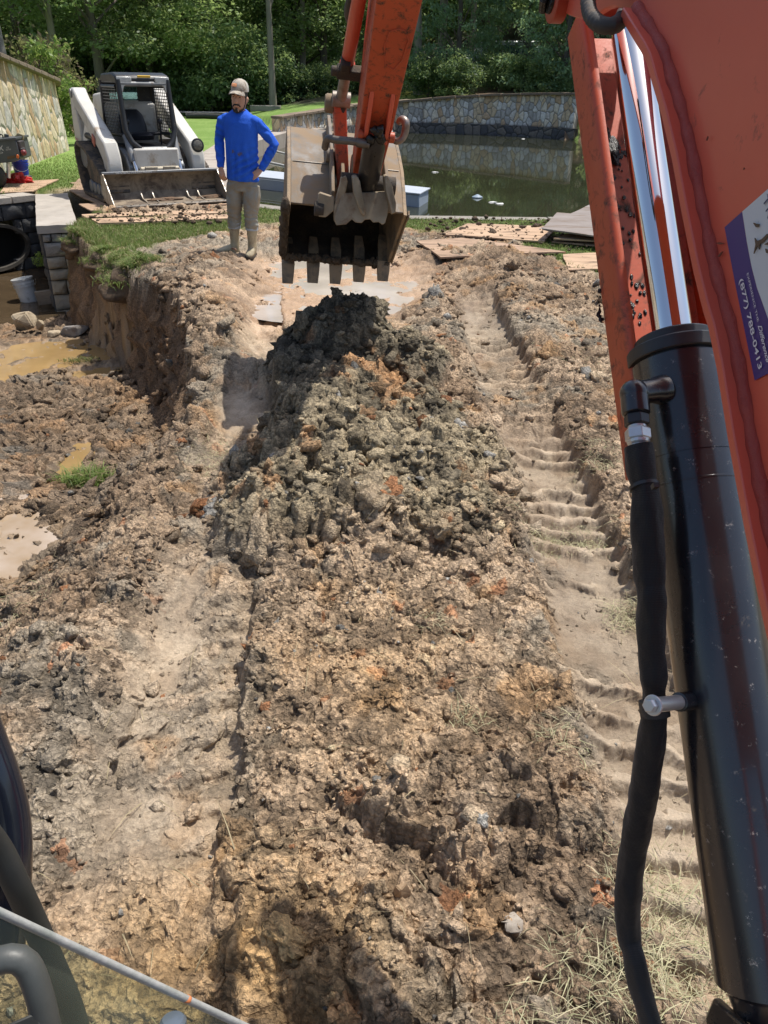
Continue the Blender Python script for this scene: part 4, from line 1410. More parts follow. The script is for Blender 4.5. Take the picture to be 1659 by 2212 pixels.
M_ORANGE = surf('orange_paint', (.72, .125, .072), (.63, .105, .06), .34, .46, scale=2.2, bumps=.04, bscale=160, bdist=.001, coat=.25, mud=(.10, .06, .045), mudamt=.02, mudscale=14, scr=((.16, .05, .03), 30, .73))
M_ORANGE_D = surf('orange_paint_dirty', (.56, .098, .036), (.46, .074, .028), .4, .55, scale=3, bumps=.15, bscale=120, bdist=.002, mud=(.085, .055, .04), mudamt=.30, mudscale=26)
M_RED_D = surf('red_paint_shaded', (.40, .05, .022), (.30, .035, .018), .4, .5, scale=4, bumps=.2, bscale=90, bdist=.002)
M_WELD = surf('weld_seam', (.36, .045, .03), (.44, .07, .045), .45, .6, scale=30, bumps=.6, bscale=160, bdist=.004)
M_BLACK = surf('black_paint', (.012, .013, .017), (.020, .020, .024), .22, .34, scale=7, bumps=.04, bscale=180, bdist=.001, mud=(.12, .10, .08), mudamt=-.02, mudscale=34, coat=.8, scr=((.30, .28, .26), 60, .60))
M_CAPM = surf('black_cap', (.02, .021, .023), (.035, .036, .038), .35, .45, scale=9, bumps=.06, bscale=140, bdist=.001)
M_CHROME = surf('chrome', (.80, .81, .82), (.76, .77, .78), .05, .08, 1.0, scale=3, bumps=0)
M_STEEL = surf('zinc_steel', (.74, .75, .74), (.60, .61, .60), .28, .38, .65, scale=20, bumps=.05)
M_WORN = surf('worn_steel', (.22, .20, .18), (.15, .135, .115), .6, .8, .2, scale=6, bumps=.15, bscale=60, mud=(.26, .185, .115), mudamt=.62, mudscale=4.5)
M_MUDSTEEL = surf('muddy_steel', (.14, .12, .10), (.20, .165, .125), .6, .85, .2, scale=9, bumps=.5, bscale=45, bdist=.01, mud=(.33, .245, .16), mudamt=.62, mudscale=7)
M_DARKSTEEL = surf('shade_dark_muddy_steel', (.045, .038, .032), (.075, .06, .048), .7, .9, .1, scale=9, bumps=.6, bscale=40, bdist=.012, mud=(.11, .082, .055), mudamt=.42, mudscale=10)  # muddy steel; also paints the shade inside the digging bucket
M_MUD = surf('caked_mud', (.13, .095, .065), (.08, .06, .042), .9, scale=14, bumps=1.0, bscale=40, bdist=.02)
M_GREASE = surf('grease', (.008, .008, .009), (.014, .013, .012), .14, .28, scale=20, bumps=.6, bscale=45, bdist=.01)
M_HOSE = surf('hose_rubber', (.03, .028, .026), (.05, .044, .04), .6, .7, scale=14, bumps=.3, bscale=150, bdist=.002, mud=(.17, .13, .095), mudamt=.2, mudscale=20)
def sleeve_mat():
    mt, nt, b = newmat('woven_sleeve')
    tc = node(nt, 'ShaderNodeTexCoord')
    at = node(nt, 'ShaderNodeAttribute', attribute_name='wuv')
    w1 = node(nt, 'ShaderNodeTexWave', {'Vector': at.outputs['Vector'], 'Scale': 170.0, 'Distortion': .6}, wave_type='BANDS', bands_direction='X')
    w2 = node(nt, 'ShaderNodeTexWave', {'Vector': at.outputs['Vector'], 'Scale': 150.0, 'Distortion': .6}, wave_type='BANDS', bands_direction='Y')
    s = node(nt, 'ShaderNodeMath', {0: w1.outputs['Fac'], 1: w2.outputs['Fac']}, operation='MULTIPLY')
    n = noise_tex(nt, tc.outputs['Object'], 9, 6, .6)
    base = mixc(nt, s.outputs[0], (.007, .007, .008, 1), (.022, .021, .021, 1))
    gy = node(nt, 'ShaderNodeSeparateXYZ', {0: at.outputs['Vector']})
    low = mapr(nt, gy.outputs[1], .66, .80, 0, .30)
    col = mixc(nt, low, base, (.085, .07, .055, 1))
    nt.links.new(col, b.inputs['Base Color'])
    b.inputs['Roughness'].default_value = .62
    b.inputs['Specular IOR Level'].default_value = .35
    b.inputs['Sheen Weight'].default_value = .15
    bp = bump(nt, None, s.outputs[0], .35, .0008)
    bump(nt, b, n, .6, .012, bp)
    return mt
M_SLEEVE = sleeve_mat()

ex = thing('excavator', 'orange excavator with black boom cylinder, toothed bucket raised over the clay heap', 'excavator', (.3, 1.0, 0))

# ---- boom ---------------------------------------------------------
EDGE = [(1343, 40), (1367, 80), (1389, 116), (1399, 136), (1411, 180), (1431, 248), (1453, 340), (1475, 460), (1499, 580), (1520, 665), (1531, 700), (1548, 783), (1572, 933), (1605, 1113), (1635, 1263), (1659, 1372), (1700, 1560), (1760, 1850)]
lf = -.122
edge3 = [PL(x, y, lf) for x, y in EDGE]
eyz = [(p.y, p.z) for p in edge3]
boss = [PL(x, y, lf) for x, y in [(1150, -40), (1173, 0), (1192, 24), (1206, 34), (1219, 39), (1235, 43), (1250, 40), (1263, 33), (1280, 22), (1300, 16), (1318, 21)]]
byz = [(p.y, p.z) for p in boss]
y0, z0 = byz[0]
upper = [(.30, .60), (.22, .95), (.42, 1.45), (.62, 1.80), (.80, 2.03), (1.50, 2.03)]
outline = byz + eyz + upper
mb = MB()
for l0, w_ in ((-.112, .012), (.100, .012)):
    mb.prism([BP(y, z, l0) for y, z in outline], LN * w_)
# web plates close the box set back from the edge
def inset(seq, d):
    out = []
    for i, (y, z) in enumerate(seq):
        a = seq[max(i - 1, 0)]; b = seq[min(i + 1, len(seq) - 1)]
        dy, dz = b[0] - a[0], b[1] - a[1]
        l = math.hypot(dy, dz)
        out.append((y - dz / l * d, z + dy / l * d) if False else (y + dz / l * d, z - dy / l * d))
    return out
boom = mb.build('boom', M_ORANGE, ex, smooth=30, bevel=.002)
# lower flange plate: follows the curved edge, a little proud of the side plates
allE = byz[:1] + byz[1:8] + [(p[0], p[1]) for p in []]
def ribbon(seq, l0, l1, th, n_in):
    """plate following seq (y,z) with thickness th towards the inside of the boom"""
    mb = MB()
    ins = []
    for i, (y, z) in enumerate(seq):
        a = seq[max(i - 1, 0)]; b = seq[min(i + 1, len(seq) - 1)]
        dy, dz = b[0] - a[0], b[1] - a[1]
        l = math.hypot(dy, dz)
        ins.append((y + n_in * dz / l * th, z - n_in * dy / l * th))
    vs, fs = [], []
    for (y, z), (yi, zi) in zip(seq, ins):
        vs += [BP(y, z, l0), BP(y, z, l1), BP(yi, zi, l1), BP(yi, zi, l0)]
    n = len(seq)
    for i in range(n - 1):
        for k in range(4):
            fs.append((i * 4 + k, i * 4 + (k + 1) % 4, (i + 1) * 4 + (k + 1) % 4, (i + 1) * 4 + k))
    fs += [(0, 1, 2, 3), tuple((n - 1) * 4 + k for k in (3, 2, 1, 0))]
    mb.add(vs, fs)
    return mb, ins
fl, ins = ribbon(eyz, -.132, .125, .012, 1)
# make sure the plate thickness runs into the boom (towards smaller Y)
if ins[8][0] > eyz[8][0]:
    fl, ins = ribbon(eyz, -.132, .125, .012, -1)
fl.build('bottom_flange', M_ORANGE, boom, smooth=30, bevel=.0015)
wl = MB()
wpts = []
for i in range(len(ins) - 1):
    (ya, za), (yb, zb) = ins[i], ins[i + 1]
    k = max(1, int(math.hypot(yb - ya, zb - za) / .012))
    for j in range(k):
        t = j / k
        wpts.append(BP(ya + (yb - ya) * t, za + (zb - za) * t, -.113))
wl.tube(wpts, [.0082 + .0012 * math.sin(i * 1.9) + .0008 * math.sin(i * .7) for i in range(len(wpts))], 8)
wl.build('weld_bead', M_WELD, boom, smooth=60)
pin = PL(1206, -4, -.118)
mb = MB()
mb.lathe(pin - LN * .012, LN, [(0, .030), (.002, .034), (.02, .034), (.021, .024), (.024, .0)], 28)
mb.build('pin_boss', M_RED_D, boom)
mb = MB()
mb.lathe(pin - LN * .016, LN, [(0, .006), (.0, .021), (.012, .023)], 20)
mb.tube([pin - LN * .015 + UPV * .012, pin - LN * .022 - UPV * .004 + FW_ * .004, pin - LN * .018 - UPV * .016 + FW_ * .016], .007, 8)
mb.build('pin', M_GREASE, boom)

# ---- decal on the boom ----------------------------------------------
def dec_pt(x, y, off=.0015): return PL(x, y, -.112 - off)
def solid(name, rgb, rough=.35):
    mt, nt, b = newmat(name)
    tc = node(nt, 'ShaderNodeTexCoord')
    n = noise_tex(nt, tc.outputs['Object'], 35, 8, .7)
    nt.links.new(mixc(nt, ramp(nt, n, .66, .74), c4(rgb), c4(tuple(.5 * q for q in rgb))), b.inputs['Base Color'])
    b.inputs['Roughness'].default_value = rough
    return mt
M_PURPLE = solid('purple_vinyl', (.060, .038, .20))
M_WHITEV = solid('white_vinyl', (.62, .66, .70))
M_TXT = solid('white_letter', (.75, .75, .78))
M_NAVY = solid('navy_letter', (.04, .05, .14))
PURP = [(1565, 491), (1603, 457), (1613, 522), (1623, 575), (1635, 622), (1647, 655), (1659, 689), (1700, 765), (1690, 794), (1659, 807), (1630, 822), (1607, 707), (1588, 613)]
WHT = [(1603.3, 457), (1659, 408), (1790, 300), (1850, 560), (1760, 770), (1700.3, 765), (1659.3, 689), (1647.3, 655), (1635.3, 622), (1623.3, 575), (1613.3, 522)]
mb = MB(); mb.add([dec_pt(x, y) for x, y in PURP], [list(range(len(PURP)))])
dec = mb.build('decal', M_PURPLE, boom, smooth=None)
mb = MB(); mb.add([dec_pt(x, y) for x, y in WHT], [list(range(len(WHT)))])
mb.build('decal_panel', M_WHITEV, boom, smooth=None)
def text_mesh(name, s, p0, p1, h, mat, parent, bold=0.0, shear=0.0, side=1, off=.003, spacing=1.0):
    """lettering running p0->p1 (pixels on the boom's left plate), capital height h (m)"""
    a, b = dec_pt(*p0, off), dec_pt(*p1, off)
    cu = bpy.data.curves.new(name, 'FONT')
    cu.body = s
    cu.size = 1.0
    cu.offset = bold
    cu.shear = shear
    cu.space_character = spacing
    cu.resolution_u = 3
    to = bpy.data.objects.new(name, cu)
    COL.objects.link(to)
    dg = bpy.context.evaluated_depsgraph_get()
    me = bpy.data.meshes.new_from_object(to.evaluated_get(dg))
    bpy.data.objects.remove(to)
    xs = [v.co.x for v in me.vertices]
    x0, x1 = min(xs), max(xs)
    d = (b - a); L = d.length; d.normalize()
    nrm = -LN
    upd = nrm.cross(d)
    k = L / (x1 - x0)
    ky = h / .72
    for v in me.vertices:
        v.co = a + d * ((v.co.x - x0) * k) + upd * (v.co.y * ky) - WL[parent.name]
    me.materials.clear(); me.materials.append(mat)
    o = bpy.data.objects.new(name, me)
    COL.objects.link(o); o.parent = parent; WL[o.name] = WL[parent.name]
    return o
text_mesh('lettering', '(877) 788-0413', (1597, 606), (1638.5, 799), .0064, M_TXT, boom, .012)
text_mesh('lettering', 'EXPERIENCE THE', (1613, 592), (1636, 696), .0030, M_TXT, boom, -.005)
text_mesh('lettering', 'Difference', (1637, 704), (1656, 785), .0056, M_TXT, boom, .012, .5)
text_mesh('lettering', 'TRIM', (1647, 430), (1668, 512), .0085, M_NAVY, boom, -.004)
# mud splashes and smears on the sticker and plate
def splat(pts, mat, parent, name='mud_splash'):
    mb = MB()
    for poly in pts:
        mb.prism([dec_pt(x, y, .0024) for x, y in poly], -LN * .0012)
    return mb.build(name, mat, parent, smooth=None)
splat([[(1629, 481), (1634, 483), (1641, 484), (1640, 490), (1635, 491), (1632, 486)],
       [(1632, 514), (1637, 521), (1648, 516), (1659, 505), (1662, 510), (1650, 523), (1643, 527), (1642, 539), (1638, 530), (1630, 548), (1634, 528)],
       [(1653, 528), (1661, 523), (1665, 528), (1657, 529)], [(1655, 537), (1662, 541), (1664, 548), (1657, 546)]], surf('dried_mud', (.10, .065, .04), (.16, .11, .07), .9), boom)
splat([[(1548, 525), (1556, 523.5), (1567, 526), (1556, 528)], [(1552, 554), (1558, 546), (1563, 543), (1559, 550), (1555, 555)], [(1527, 303), (1530, 294), (1531, 296), (1528.5, 304)], [(1607, 367), (1609, 362), (1609.5, 365)]], surf('scuff', (.16, .05, .03), (.2, .07, .04), .7), boom)

# ---- hydraulic boom cylinder ----------------------------------------
CA = PL(1660, 2130); CB = PL(1354, 50)
e1 = (CB - CA).normalized()
e2 = LN
e3 = e2.cross(e1).normalized()
if e3.y < 0: e3 = -e3
def CY(t, l=0.0, e=0.0): return CA + e1 * t + e2 * l + e3 * e
def t_at(x, y):
    p = PL(x, y); return (p - CA).dot(e1)
tcap = t_at(1455, 722); tflange = t_at(1462, 768); tend = (CB - CA).length
g1, g2 = t_at(1495, 990), t_at(1509, 1045)
RB = .064
mb = MB()
mb.lathe(CY(0), e1, [(-.035, .0), (-.035, .040), (-.03, .046), (-.006, .052), (0, .058), (.004, RB), (g2 - .0015, RB), (g2 - .001, RB + .0008), (g2 + .001, RB + .0008), (g2 + .0015, RB), (g1 - .001, RB), (g1 - .0007, RB - .001), (g1 + .0007, RB - .001), (g1 + .001, RB), (tflange - .012, RB), (tflange - .011, RB - .004), (tflange - .007, RB - .004)], 64)
cyl = mb.build('boom_cylinder', M_BLACK, ex, smooth=35)
mb = MB()
mb.lathe(CY(0), e1, [(tflange - .008, RB + .003), (tflange - .0065, RB + .0045), (tflange + .010, RB + .0045), (tflange + .012, RB + .003), (tflange + .0125, RB - .008), (tcap - .008, RB - .008), (tcap - .006, RB - .0095), (tcap - .0055, .031), (tcap - .012, .029)], 64)
mb.build('cylinder_head', M_CAPM, cyl, smooth=30)
mb = MB()
mb.lathe(CY(0), e1, [(tcap - .014, .0285), (tcap + .001, .0285), (tend - .03, .0285), (tend - .02, .027), (tend - .005, .022), (tend + .03, .021)], 48)
mb.build('rod', M_CHROME, cyl, smooth=35)
mb = MB()
pe = CY(tend + .045)
mb.lathe(pe - LN * .045, LN, [(0, .030), (0, .044), (.09, .044), (.09, .030)], 32)
mb.build('rod_eye', M_RED_D, cyl)
mb = MB()      # base clevis, black
base = CY(-.06)
for l in (-.055, .043):
    mb.prism([base + LN * l + v for v in (e3 * -.055, e3 * -.05 + e1 * .03, e3 * .045 + e1 * .035, e3 * .075 + e1 * -.0, e3 * .07 - e1 * .09, e3 * -.05 - e1 * .09)], LN * .012)
mb.lathe(base - LN * .075 - e1 * .02, LN, [(0, .026), (.006, .03), (.14, .03), (.146, .026)], 24)
mb.build('base_clevis', M_BLACK, cyl, bevel=.004)
# side port block and fittings
pL = lambda x, y: PL(x, y, -.1)
ea, eb = PL(1418, 843, -.060), PL(1370, 850, -.098)
mb = MB()
mb.lathe(ea, (eb - ea).normalized(), [(-.012, .021), (0, .0195), (.006, .017), ((eb - ea).length, .016)], 20)
mb.ball(eb, .0195, 3)
dn = (PL(1380, 965, -.105) - eb).normalized()
mb.lathe(eb, dn, [(0, .0185), (.026, .019), (.030, .0185), (.032, .015)], 20)
fit = mb.build('elbow_fitting', M_BLACK, cyl, smooth=40, bevel=None)
def hexnut(mb, p, d, prof):
    h = Vector((0, 0, 1)) if abs(d.z) < .8 else Vector((1, 0, 0))
    a = (h - d * h.dot(d)).normalized(); b = d.cross(a)
    vs, fs = [], []
    for t, r in prof:
        for k in range(6):
            g = math.pi / 3 * k
            vs.append(p + d * t + (a * math.cos(g) + b * math.sin(g)) * r)
    for i in range(len(prof) - 1):
        for k in range(6):
            fs.append((i * 6 + k, i * 6 + (k + 1) % 6, (i + 1) * 6 + (k + 1) % 6, (i + 1) * 6 + k))
    fs += [tuple(range(6))[::-1], tuple((len(prof) - 1) * 6 + k for k in range(6))]
    mb.add(vs, fs)
mb = MB(); hexnut(mb, eb + dn * .032, dn, [(0, .0155), (.002, .017), (.014, .017), (.016, .0155)])
mb.build('adapter', M_CAPM, cyl, smooth=None, bevel=.001)
mb = MB()
hexnut(mb, eb + dn * .052, dn, [(0, .0155), (.003, .0175), (.015, .0175), (.017, .016)])
mb.lathe(eb + dn * .069, dn, [(0, .0155), (.004, .0145), (.007, .0125), (.009, .0125)], 18)
hexnut(mb, eb + dn * .078, dn, [(0, .0135), (.012, .0135)])
mb.lathe(eb + dn * .090, dn, [(0, .0145), (.006, .0145), (.03, .012)], 18)
mb.lathe(eb + dn * .048, dn, [(0, .0125), (.004, .0125)], 18)
mb.build('hose_coupling', M_STEEL, cyl, smooth=None, bevel=.0008)
# woven sleeve
SL = [((1379, 966), .0205, -.106), ((1386, 1010), .020, -.106), ((1392, 1050), .0175, -.106), ((1394, 1062), .0185, -.106), ((1396, 1110), .0215, -.106), ((1400, 1180), .0225, -.105), ((1403, 1240), .0215, -.105), ((1405, 1268), .0195, -.105), ((1407, 1290), .0205, -.105), ((1407, 1350), .0205, -.105), ((1408, 1420), .0195, -.105), ((1411, 1460), .0195, -.104), ((1413, 1495), .0155, -.104), ((1414, 1530), .0165, -.103),
      ((1412, 1560), .0185, -.103), ((1404, 1620), .0205, -.104), ((1392, 1700), .0205, -.106), ((1378, 1780), .0205, -.108), ((1366, 1850), .0195, -.11), ((1359, 1910), .0195, -.112), ((1356, 1970), .019, -.113), ((1359, 2030), .018, -.114), ((1366, 2055), .0165, -.114), ((1372, 2080), .0175, -.114), ((1383, 2130), .0175, -.112), ((1400, 2190), .0165, -.11), ((1425, 2280), .0165, -.105), ((1470, 2420), .0165, -.09)]
pts = [PL(x, y, l) for (x, y), r, l in SL]
rs = [r for _, r, _ in SL]
def resample(pts, rs, step):
    out, ro = [], []
    n = len(pts)
    for i in range(n - 1):
        p0, p1, p2, p3 = pts[max(i - 1, 0)], pts[i], pts[i + 1], pts[min(i + 2, n - 1)]
        k = max(1, int((p2 - p1).length / step))
        for j in range(k):
            t = j / k
            q = .5 * ((2 * p1) + (p2 - p0) * t + (2 * p0 - 5 * p1 + 4 * p2 - p3) * t * t + (3 * p1 - p0 - 3 * p2 + p3) * t ** 3)
            out.append(q); ro.append(rs[i] + (rs[i + 1] - rs[i]) * (t * t * (3 - 2 * t)))
    out.append(pts[-1]); ro.append(rs[-1])
    return out, ro
pts, rs = resample(pts, rs, .0045)
mb = MB()
fr = mb.frames(pts, hint=LN)
vs, fs, uv = [], [], []
NS = 40
acc = 0
for i, ((p, d, a, b), r) in enumerate(zip(fr, rs)):
    if i: acc += (p - pts[i - 1]).length
    for k in range(NS):
        g = 2 * math.pi * k / NS
        wr = 1 + .13 * mnoise.noise(Vector((math.cos(g) * 1.3, math.sin(g) * 1.3, acc * 22))) + .05 * mnoise.noise(Vector((math.cos(g) * 2.5, math.sin(g) * 2.5, acc * 60)))
        vs.append(p + a * (math.cos(g) * r * wr * .92) + b * (math.sin(g) * r * wr * 1.04))
        uv.append((k / NS * .13, acc, 0))
for i in range(len(pts) - 1):
    for k in range(NS):
        k2 = (k + 1) % NS
        fs.append((i * NS + k, i * NS + k2, (i + 1) * NS + k2, (i + 1) * NS + k))
fs.append([(len(pts) - 1) * NS + k for k in range(NS)])
mb.add(vs, fs)
sl_ = mb.build('hose_sleeve', M_SLEEVE, ex, smooth=True)
a = sl_.data.attributes.new('wuv', 'FLOAT_VECTOR', 'POINT')
a.data.foreach_set('vector', [c for q in uv for c in q])
mb = MB()
zt = [PL(1391, 1048, -.106), PL(1393, 1056, -.106)]
dz = (zt[1] - zt[0]).normalized()
mb.lathe(zt[0], dz, [(0, .0180), (0, .0196), (.0048, .0196), (.0048, .0180)], 30)
mb.build('cable_tie', M_CAPM, sl_, smooth=40)
mb = MB(); mb.box(PL(1415, 1050, -.122), (.009, .007, .006), (dz.cross(LN).normalized(), LN, dz))
mb.build('tie_head', M_CAPM, sl_, smooth=40)
# P-clamp with bolt, standing off the barrel
ca, cb = PL(1487, 1514, -.064), PL(1399, 1525, -.145)
cd = (cb - ca).normalized()
mb = MB()
mb.lathe(ca, cd, [(-.01, .0125), (0, .0125), (.024, .0125), (.0245, .011)], 24)
stand = mb.build('clamp_standoff', M_BLACK, cyl)
mb = MB()
L_ = (cb - ca).length
mb.lathe(ca, cd, [(.024, .0095), (L_ - .014, .0095)], 24)
mb.lathe(ca, cd, [(L_ - .014, .0125), (L_ - .012, .0135), (L_ - .010, .0125)], 24)
hexnut(mb, ca + cd * (L_ - .010), cd, [(0, .0090), (.008, .0090), (.0095, .008)])
mb.build('clamp_bolt', M_STEEL, cyl, smooth=30, bevel=.0006)
mb = MB()
cz = [PL(1411, 1512, -.104), PL(1416, 1549, -.103)]
dz = (cz[1] - cz[0]).normalized()
mb.lathe(cz[0], dz, [(0, .0172), (.0005, .0195), (.022, .0195), (.0225, .0172)], 32)
mb.box(PL(1404, 1524, -.134), (.016, .003, .018), (cd.cross(dz).normalized(), cd, dz))
mb.build('clamp_band', M_HOSE, sl_, smooth=40)

# ---- rod guard: folded channel in front of the rod --------------------
t0, t1 = t_at(1480, 1010), tend + .05
prof = [(-.050, .016), (-.056, .016), (-.061, .020), (-.063, .027), (-.062, .086), (-.059, .091), (-.052, .093), (.092, .093), (.098, .090), (.100, .084), (.100, .045), (.094, .045), (.094, .082), (.088, .087), (-.050, .087), (-.056, .083), (-.057, .030), (-.055, .024), (-.050, .021)]
mb = MB()
n = len(prof)
vs = [CY(t0, l, e) for l, e in prof] + [CY(t1, l, e) for l, e in prof]
fs = [tuple(range(n)), tuple(range(2 * n - 1, n - 1, -1))] + [(i, (i + 1) % n, n + (i + 1) % n, n + i) for i in range(n)]
mb.add(vs, fs)
guard = mb.build('rod_guard', M_ORANGE_D, ex, smooth=40)
# grease lumps stuck inside the channel
mb = MB()
rnd = random.Random(4)
for (x, y, r, sx) in [(1320, 320, .017, 1), (1314, 306, .014, .9), (1326, 332, .015, .9)]:
    a = ray(x, y)
    o = Vector((0, 0, EYE)); d = Vector(a)
    t = (CY(0, 0, .086) - o).dot(e3) / d.dot(e3)
    q = o + d * t
    k = len(mb.v)
    mb.ball((0, 0, 0), r, 3, (1, 1, 1), jit=.55, seed=x)
    for v in mb.v[k:]:
        v.xyz = q + e1 * (v.z * 1.5) + e2 * v.x * sx * .7 - e3 * (v.y * .45)
for _ in range(130):
    x, y = rnd.uniform(1290, 1400), rnd.uniform(300, 700)
    d = Vector(ray(x, y)); t = (CY(0, 0, .086) - Vector((0, 0, EYE))).dot(e3) / d.dot(e3)
    q = Vector((0, 0, EYE)) + d * t
    l = (q - CA).dot(e2); tt_ = (q - CA).dot(e1)
    if abs(l) < .075 and t0 < tt_ < t1:
        k = len(mb.v)
        r = rnd.uniform(.0015, .0042)
        mb.ball((0, 0, 0), r, 1, jit=.5, seed=_)
        for v in mb.v[k:]:
            v.xyz = q + e1 * (v.z * rnd.uniform(.8, 2)) + e2 * v.x - e3 * (v.y * .5)
mb.build('grease_lumps', M_GREASE, guard, smooth=50)
# hose looping over the rod end
mb = MB()
hp = [PL(1271, -60, -.14), PL(1270, 0, -.15), PL(1276, 32, -.155), PL(1292, 50, -.155), PL(1309, 56, -.15), PL(1328, 54, -.14), PL(1341, 44, -.11), PL(1346, 30, -.06)]
hp, hr = resample(hp, [.0098] * len(hp), .003)
mb.tube(hp, [.0098 + .0006 * math.sin(i * 2.2) for i in range(len(hp))], 14)
mb.build('looped_hose', M_HOSE, ex, smooth=60)
# ---- stick ------------------------------------------------------------
RO2 = R(5.0)
SL_ = (LN * math.cos(RO2) - UPV * math.sin(RO2)).normalized()      # lateral axis of stick and bucket (tilted)
tp = P(863, 0, 3.85); bt = P(790, 400, 4.78)
sa = (bt - tp).normalized()
sn = SL_.cross(sa).normalized()                                    # away from the operator
if sn.y < 0: sn = -sn
def SK(t, l, e): return tp + sa * t + SL_ * l + sn * e
LS = (bt - tp).length
def box_section(mb, secs):
    """secs: (t, half width, e0, e1)"""
    vs, fs = [], []
    for t, hw, e0, e_ in secs:
        vs += [SK(t, -hw, e0), SK(t, hw, e0), SK(t, hw, e_), SK(t, -hw, e_)]
    n = len(secs)
    for i in range(n - 1):
        for k in range(4):
            fs.append((i * 4 + k, i * 4 + (k + 1) % 4, (i + 1) * 4 + (k + 1) % 4, (i + 1) * 4 + k))
    fs += [(3, 2, 1, 0), tuple((n - 1) * 4 + k for k in range(4))]
    mb.add(vs, fs)
mb = MB()
box_section(mb, [(-.22, .099, -.005, .36), (0, .096, 0, .36), (LS * .42, .089, .0, .30), (LS * .70, .084, .0, .24), (LS * 1.0, .078, .03, .18)])
stick = mb.build('stick', M_ORANGE_D, ex, bevel=.006)
mb = MB()
mb.lathe(SK(LS * 1.0, -.085, .10), SL_, [(0, .04), (0, .075), (.17, .075), (.17, .04)], 28)
mb.build('stick_end_boss', M_WORN, stick, bevel=.003)
# welded hexagonal patch outline and lugs on the near face
mb = MB()
hx = [(830, 100), (841, 68), (862, 62), (876, 66), (882, 86), (868, 130), (850, 150), (832, 140), (830, 100)]
def on_face(x, y, e=0.0):
    d = Vector(ray(x, y)); o = Vector((0, 0, EYE))
    t = (SK(0, 0, e) - o).dot(sn) / d.dot(sn)
    return o + d * t
mb.tube([on_face(x, y, -.001) for x, y in hx], .004, 6)
mb.build('weld_outline', M_ORANGE_D, stick, smooth=60)
mb = MB()
for l in (-.062, .042):
    mb.prism([SK(LS * .42, l, .001), SK(LS * .44, l, -.012), SK(LS * .60, l, -.045), SK(LS * .665, l, -.05), SK(LS * .68, l, -.02), SK(LS * .66, l, .001)], SL_ * .022)
lug = mb.build('thumb_lug', M_ORANGE, stick, bevel=.004)
mb = MB()
lp = SK(LS * .635, 0, -.032)
mb.lathe(lp - SL_ * .095, SL_, [(0, .018), (.003, .024), (.025, .024), (.026, .018), (.165, .018), (.166, .026), (.19, .026), (.193, .02)], 24)
mb.build('lug_pin', M_ORANGE_D, stick)
mb = MB()
for i in range(9):
    k = len(mb.v)
    mb.ball((0, 0, 0), rnd.uniform(.018, .036), 2, jit=.5, seed=i)
    c = lp + SL_ * rnd.uniform(-.035, .035) - sn * rnd.uniform(.0, .03) + sa * rnd.uniform(-.09, .05)
    for v in mb.v[k:]: v.xyz = c + v
mb.build('grease_blob', M_GREASE, stick, smooth=True)

# thumb cylinder (black) and its pipes
tc0, tc1 = lp - sn * .005 + sa * .02, P(795, 392, 4.58)
d = (tc1 - tc0).normalized(); Lc = (tc1 - tc0).length
mb = MB(); mb.lathe(tc0, d, [(-.03, .03), (.0, .045), (.03, .058), (.05, .060), (Lc - .03, .060), (Lc - .028, .05), (Lc + .04, .05)], 32)
tcyl = mb.build('thumb_cylinder', surf('oily_black', (.018, .016, .015), (.032, .028, .025), .25, .5, scale=9, bumps=.2, bscale=60, mud=(.16, .12, .085), mudamt=.12, mudscale=9), ex)
mb = MB()
pp_ = [lp - SL_ * .03 - sn * .04 + sa * .02, lp - SL_ * .11 - sn * .03 + sa * .02, lp - SL_ * .20 + sa * .035 - sn * .02, lp - SL_ * .245 + sa * .06, lp - SL_ * .255 + sa * .13]
pp_, pr = resample(pp_, [.019] * 5, .008)
mb.tube(pp_, pr, 14)
mb.lathe(pp_[3], (pp_[8] - pp_[3]).normalized(), [(0, .024), (.05, .024)], 14)
mb.build('pipe_fitting', surf('greasy_steel', (.13, .11, .095), (.22, .20, .18), .35, .6, .6, scale=12, bumps=.2), tcyl, smooth=50)
mb = MB()
hk = [P(862, 264, 4.55), P(868, 258, 4.52), P(876, 264, 4.5), P(876, 280, 4.5), P(870, 298, 4.5), P(857, 305, 4.5), P(847, 296, 4.52), P(843, 285, 4.55)]
hk, hr = resample(hk, [.017, .02, .022, .02, .018, .018, .016, .015], .008)
mb.tube(hk, hr, 14)
mb.build('pipe_elbow', surf('rusty_pipe', (.20, .13, .10), (.36, .34, .32), .3, .55, .6, scale=14, bumps=.2), tcyl, smooth=50)

# bucket cylinder seen along the far-left side of the stick
q0, q1, q2 = P(774, 5, 4.15), P(748, 150, 4.62), P(737, 215, 4.86)
mb = MB(); d = (q1 - q0).normalized(); L_ = (q1 - q0).length
mb.lathe(q0, d, [(-.22, .034), (-.02, .034), (L_ - .06, .034), (L_ - .055, .040), (L_, .040), (L_ + .002, .03)], 28)
bc = mb.build('bucket_cylinder', M_ORANGE, ex)
mb = MB(); mb.lathe(q1, (q2 - q1).normalized(), [(-.02, .030), ((q2 - q1).length, .030)], 20)
mb.lathe(q2 - SL_ * .05, SL_, [(0, .04), (.1, .04)], 20)
mb.build('rod', surf('mud_rod', (.22, .18, .14), (.34, .31, .28), .45, .6, .4, scale=20, bumps=.3), bc)
mb = MB(); 
q = P(757, 157, 4.55)
mb.box(q, (.14, .05, .06), (SL_, sn, sa)); mb.lathe(q - SL_ * .10, SL_, [(0, .018), (0, .024), (.05, .024)], 12); mb.box(q - SL_ * .03 + sa * -.05, (.05, .06, .05), (SL_, sn, sa))
mb.build('clevis_block', M_DARKSTEEL, bc, bevel=.006)
mb = MB()
hp, hr = resample([P(765, -20, 4.1), P(755, 8, 4.2), P(752, 30, 4.35), P(760, 52, 4.5)], [.02] * 4, .02)
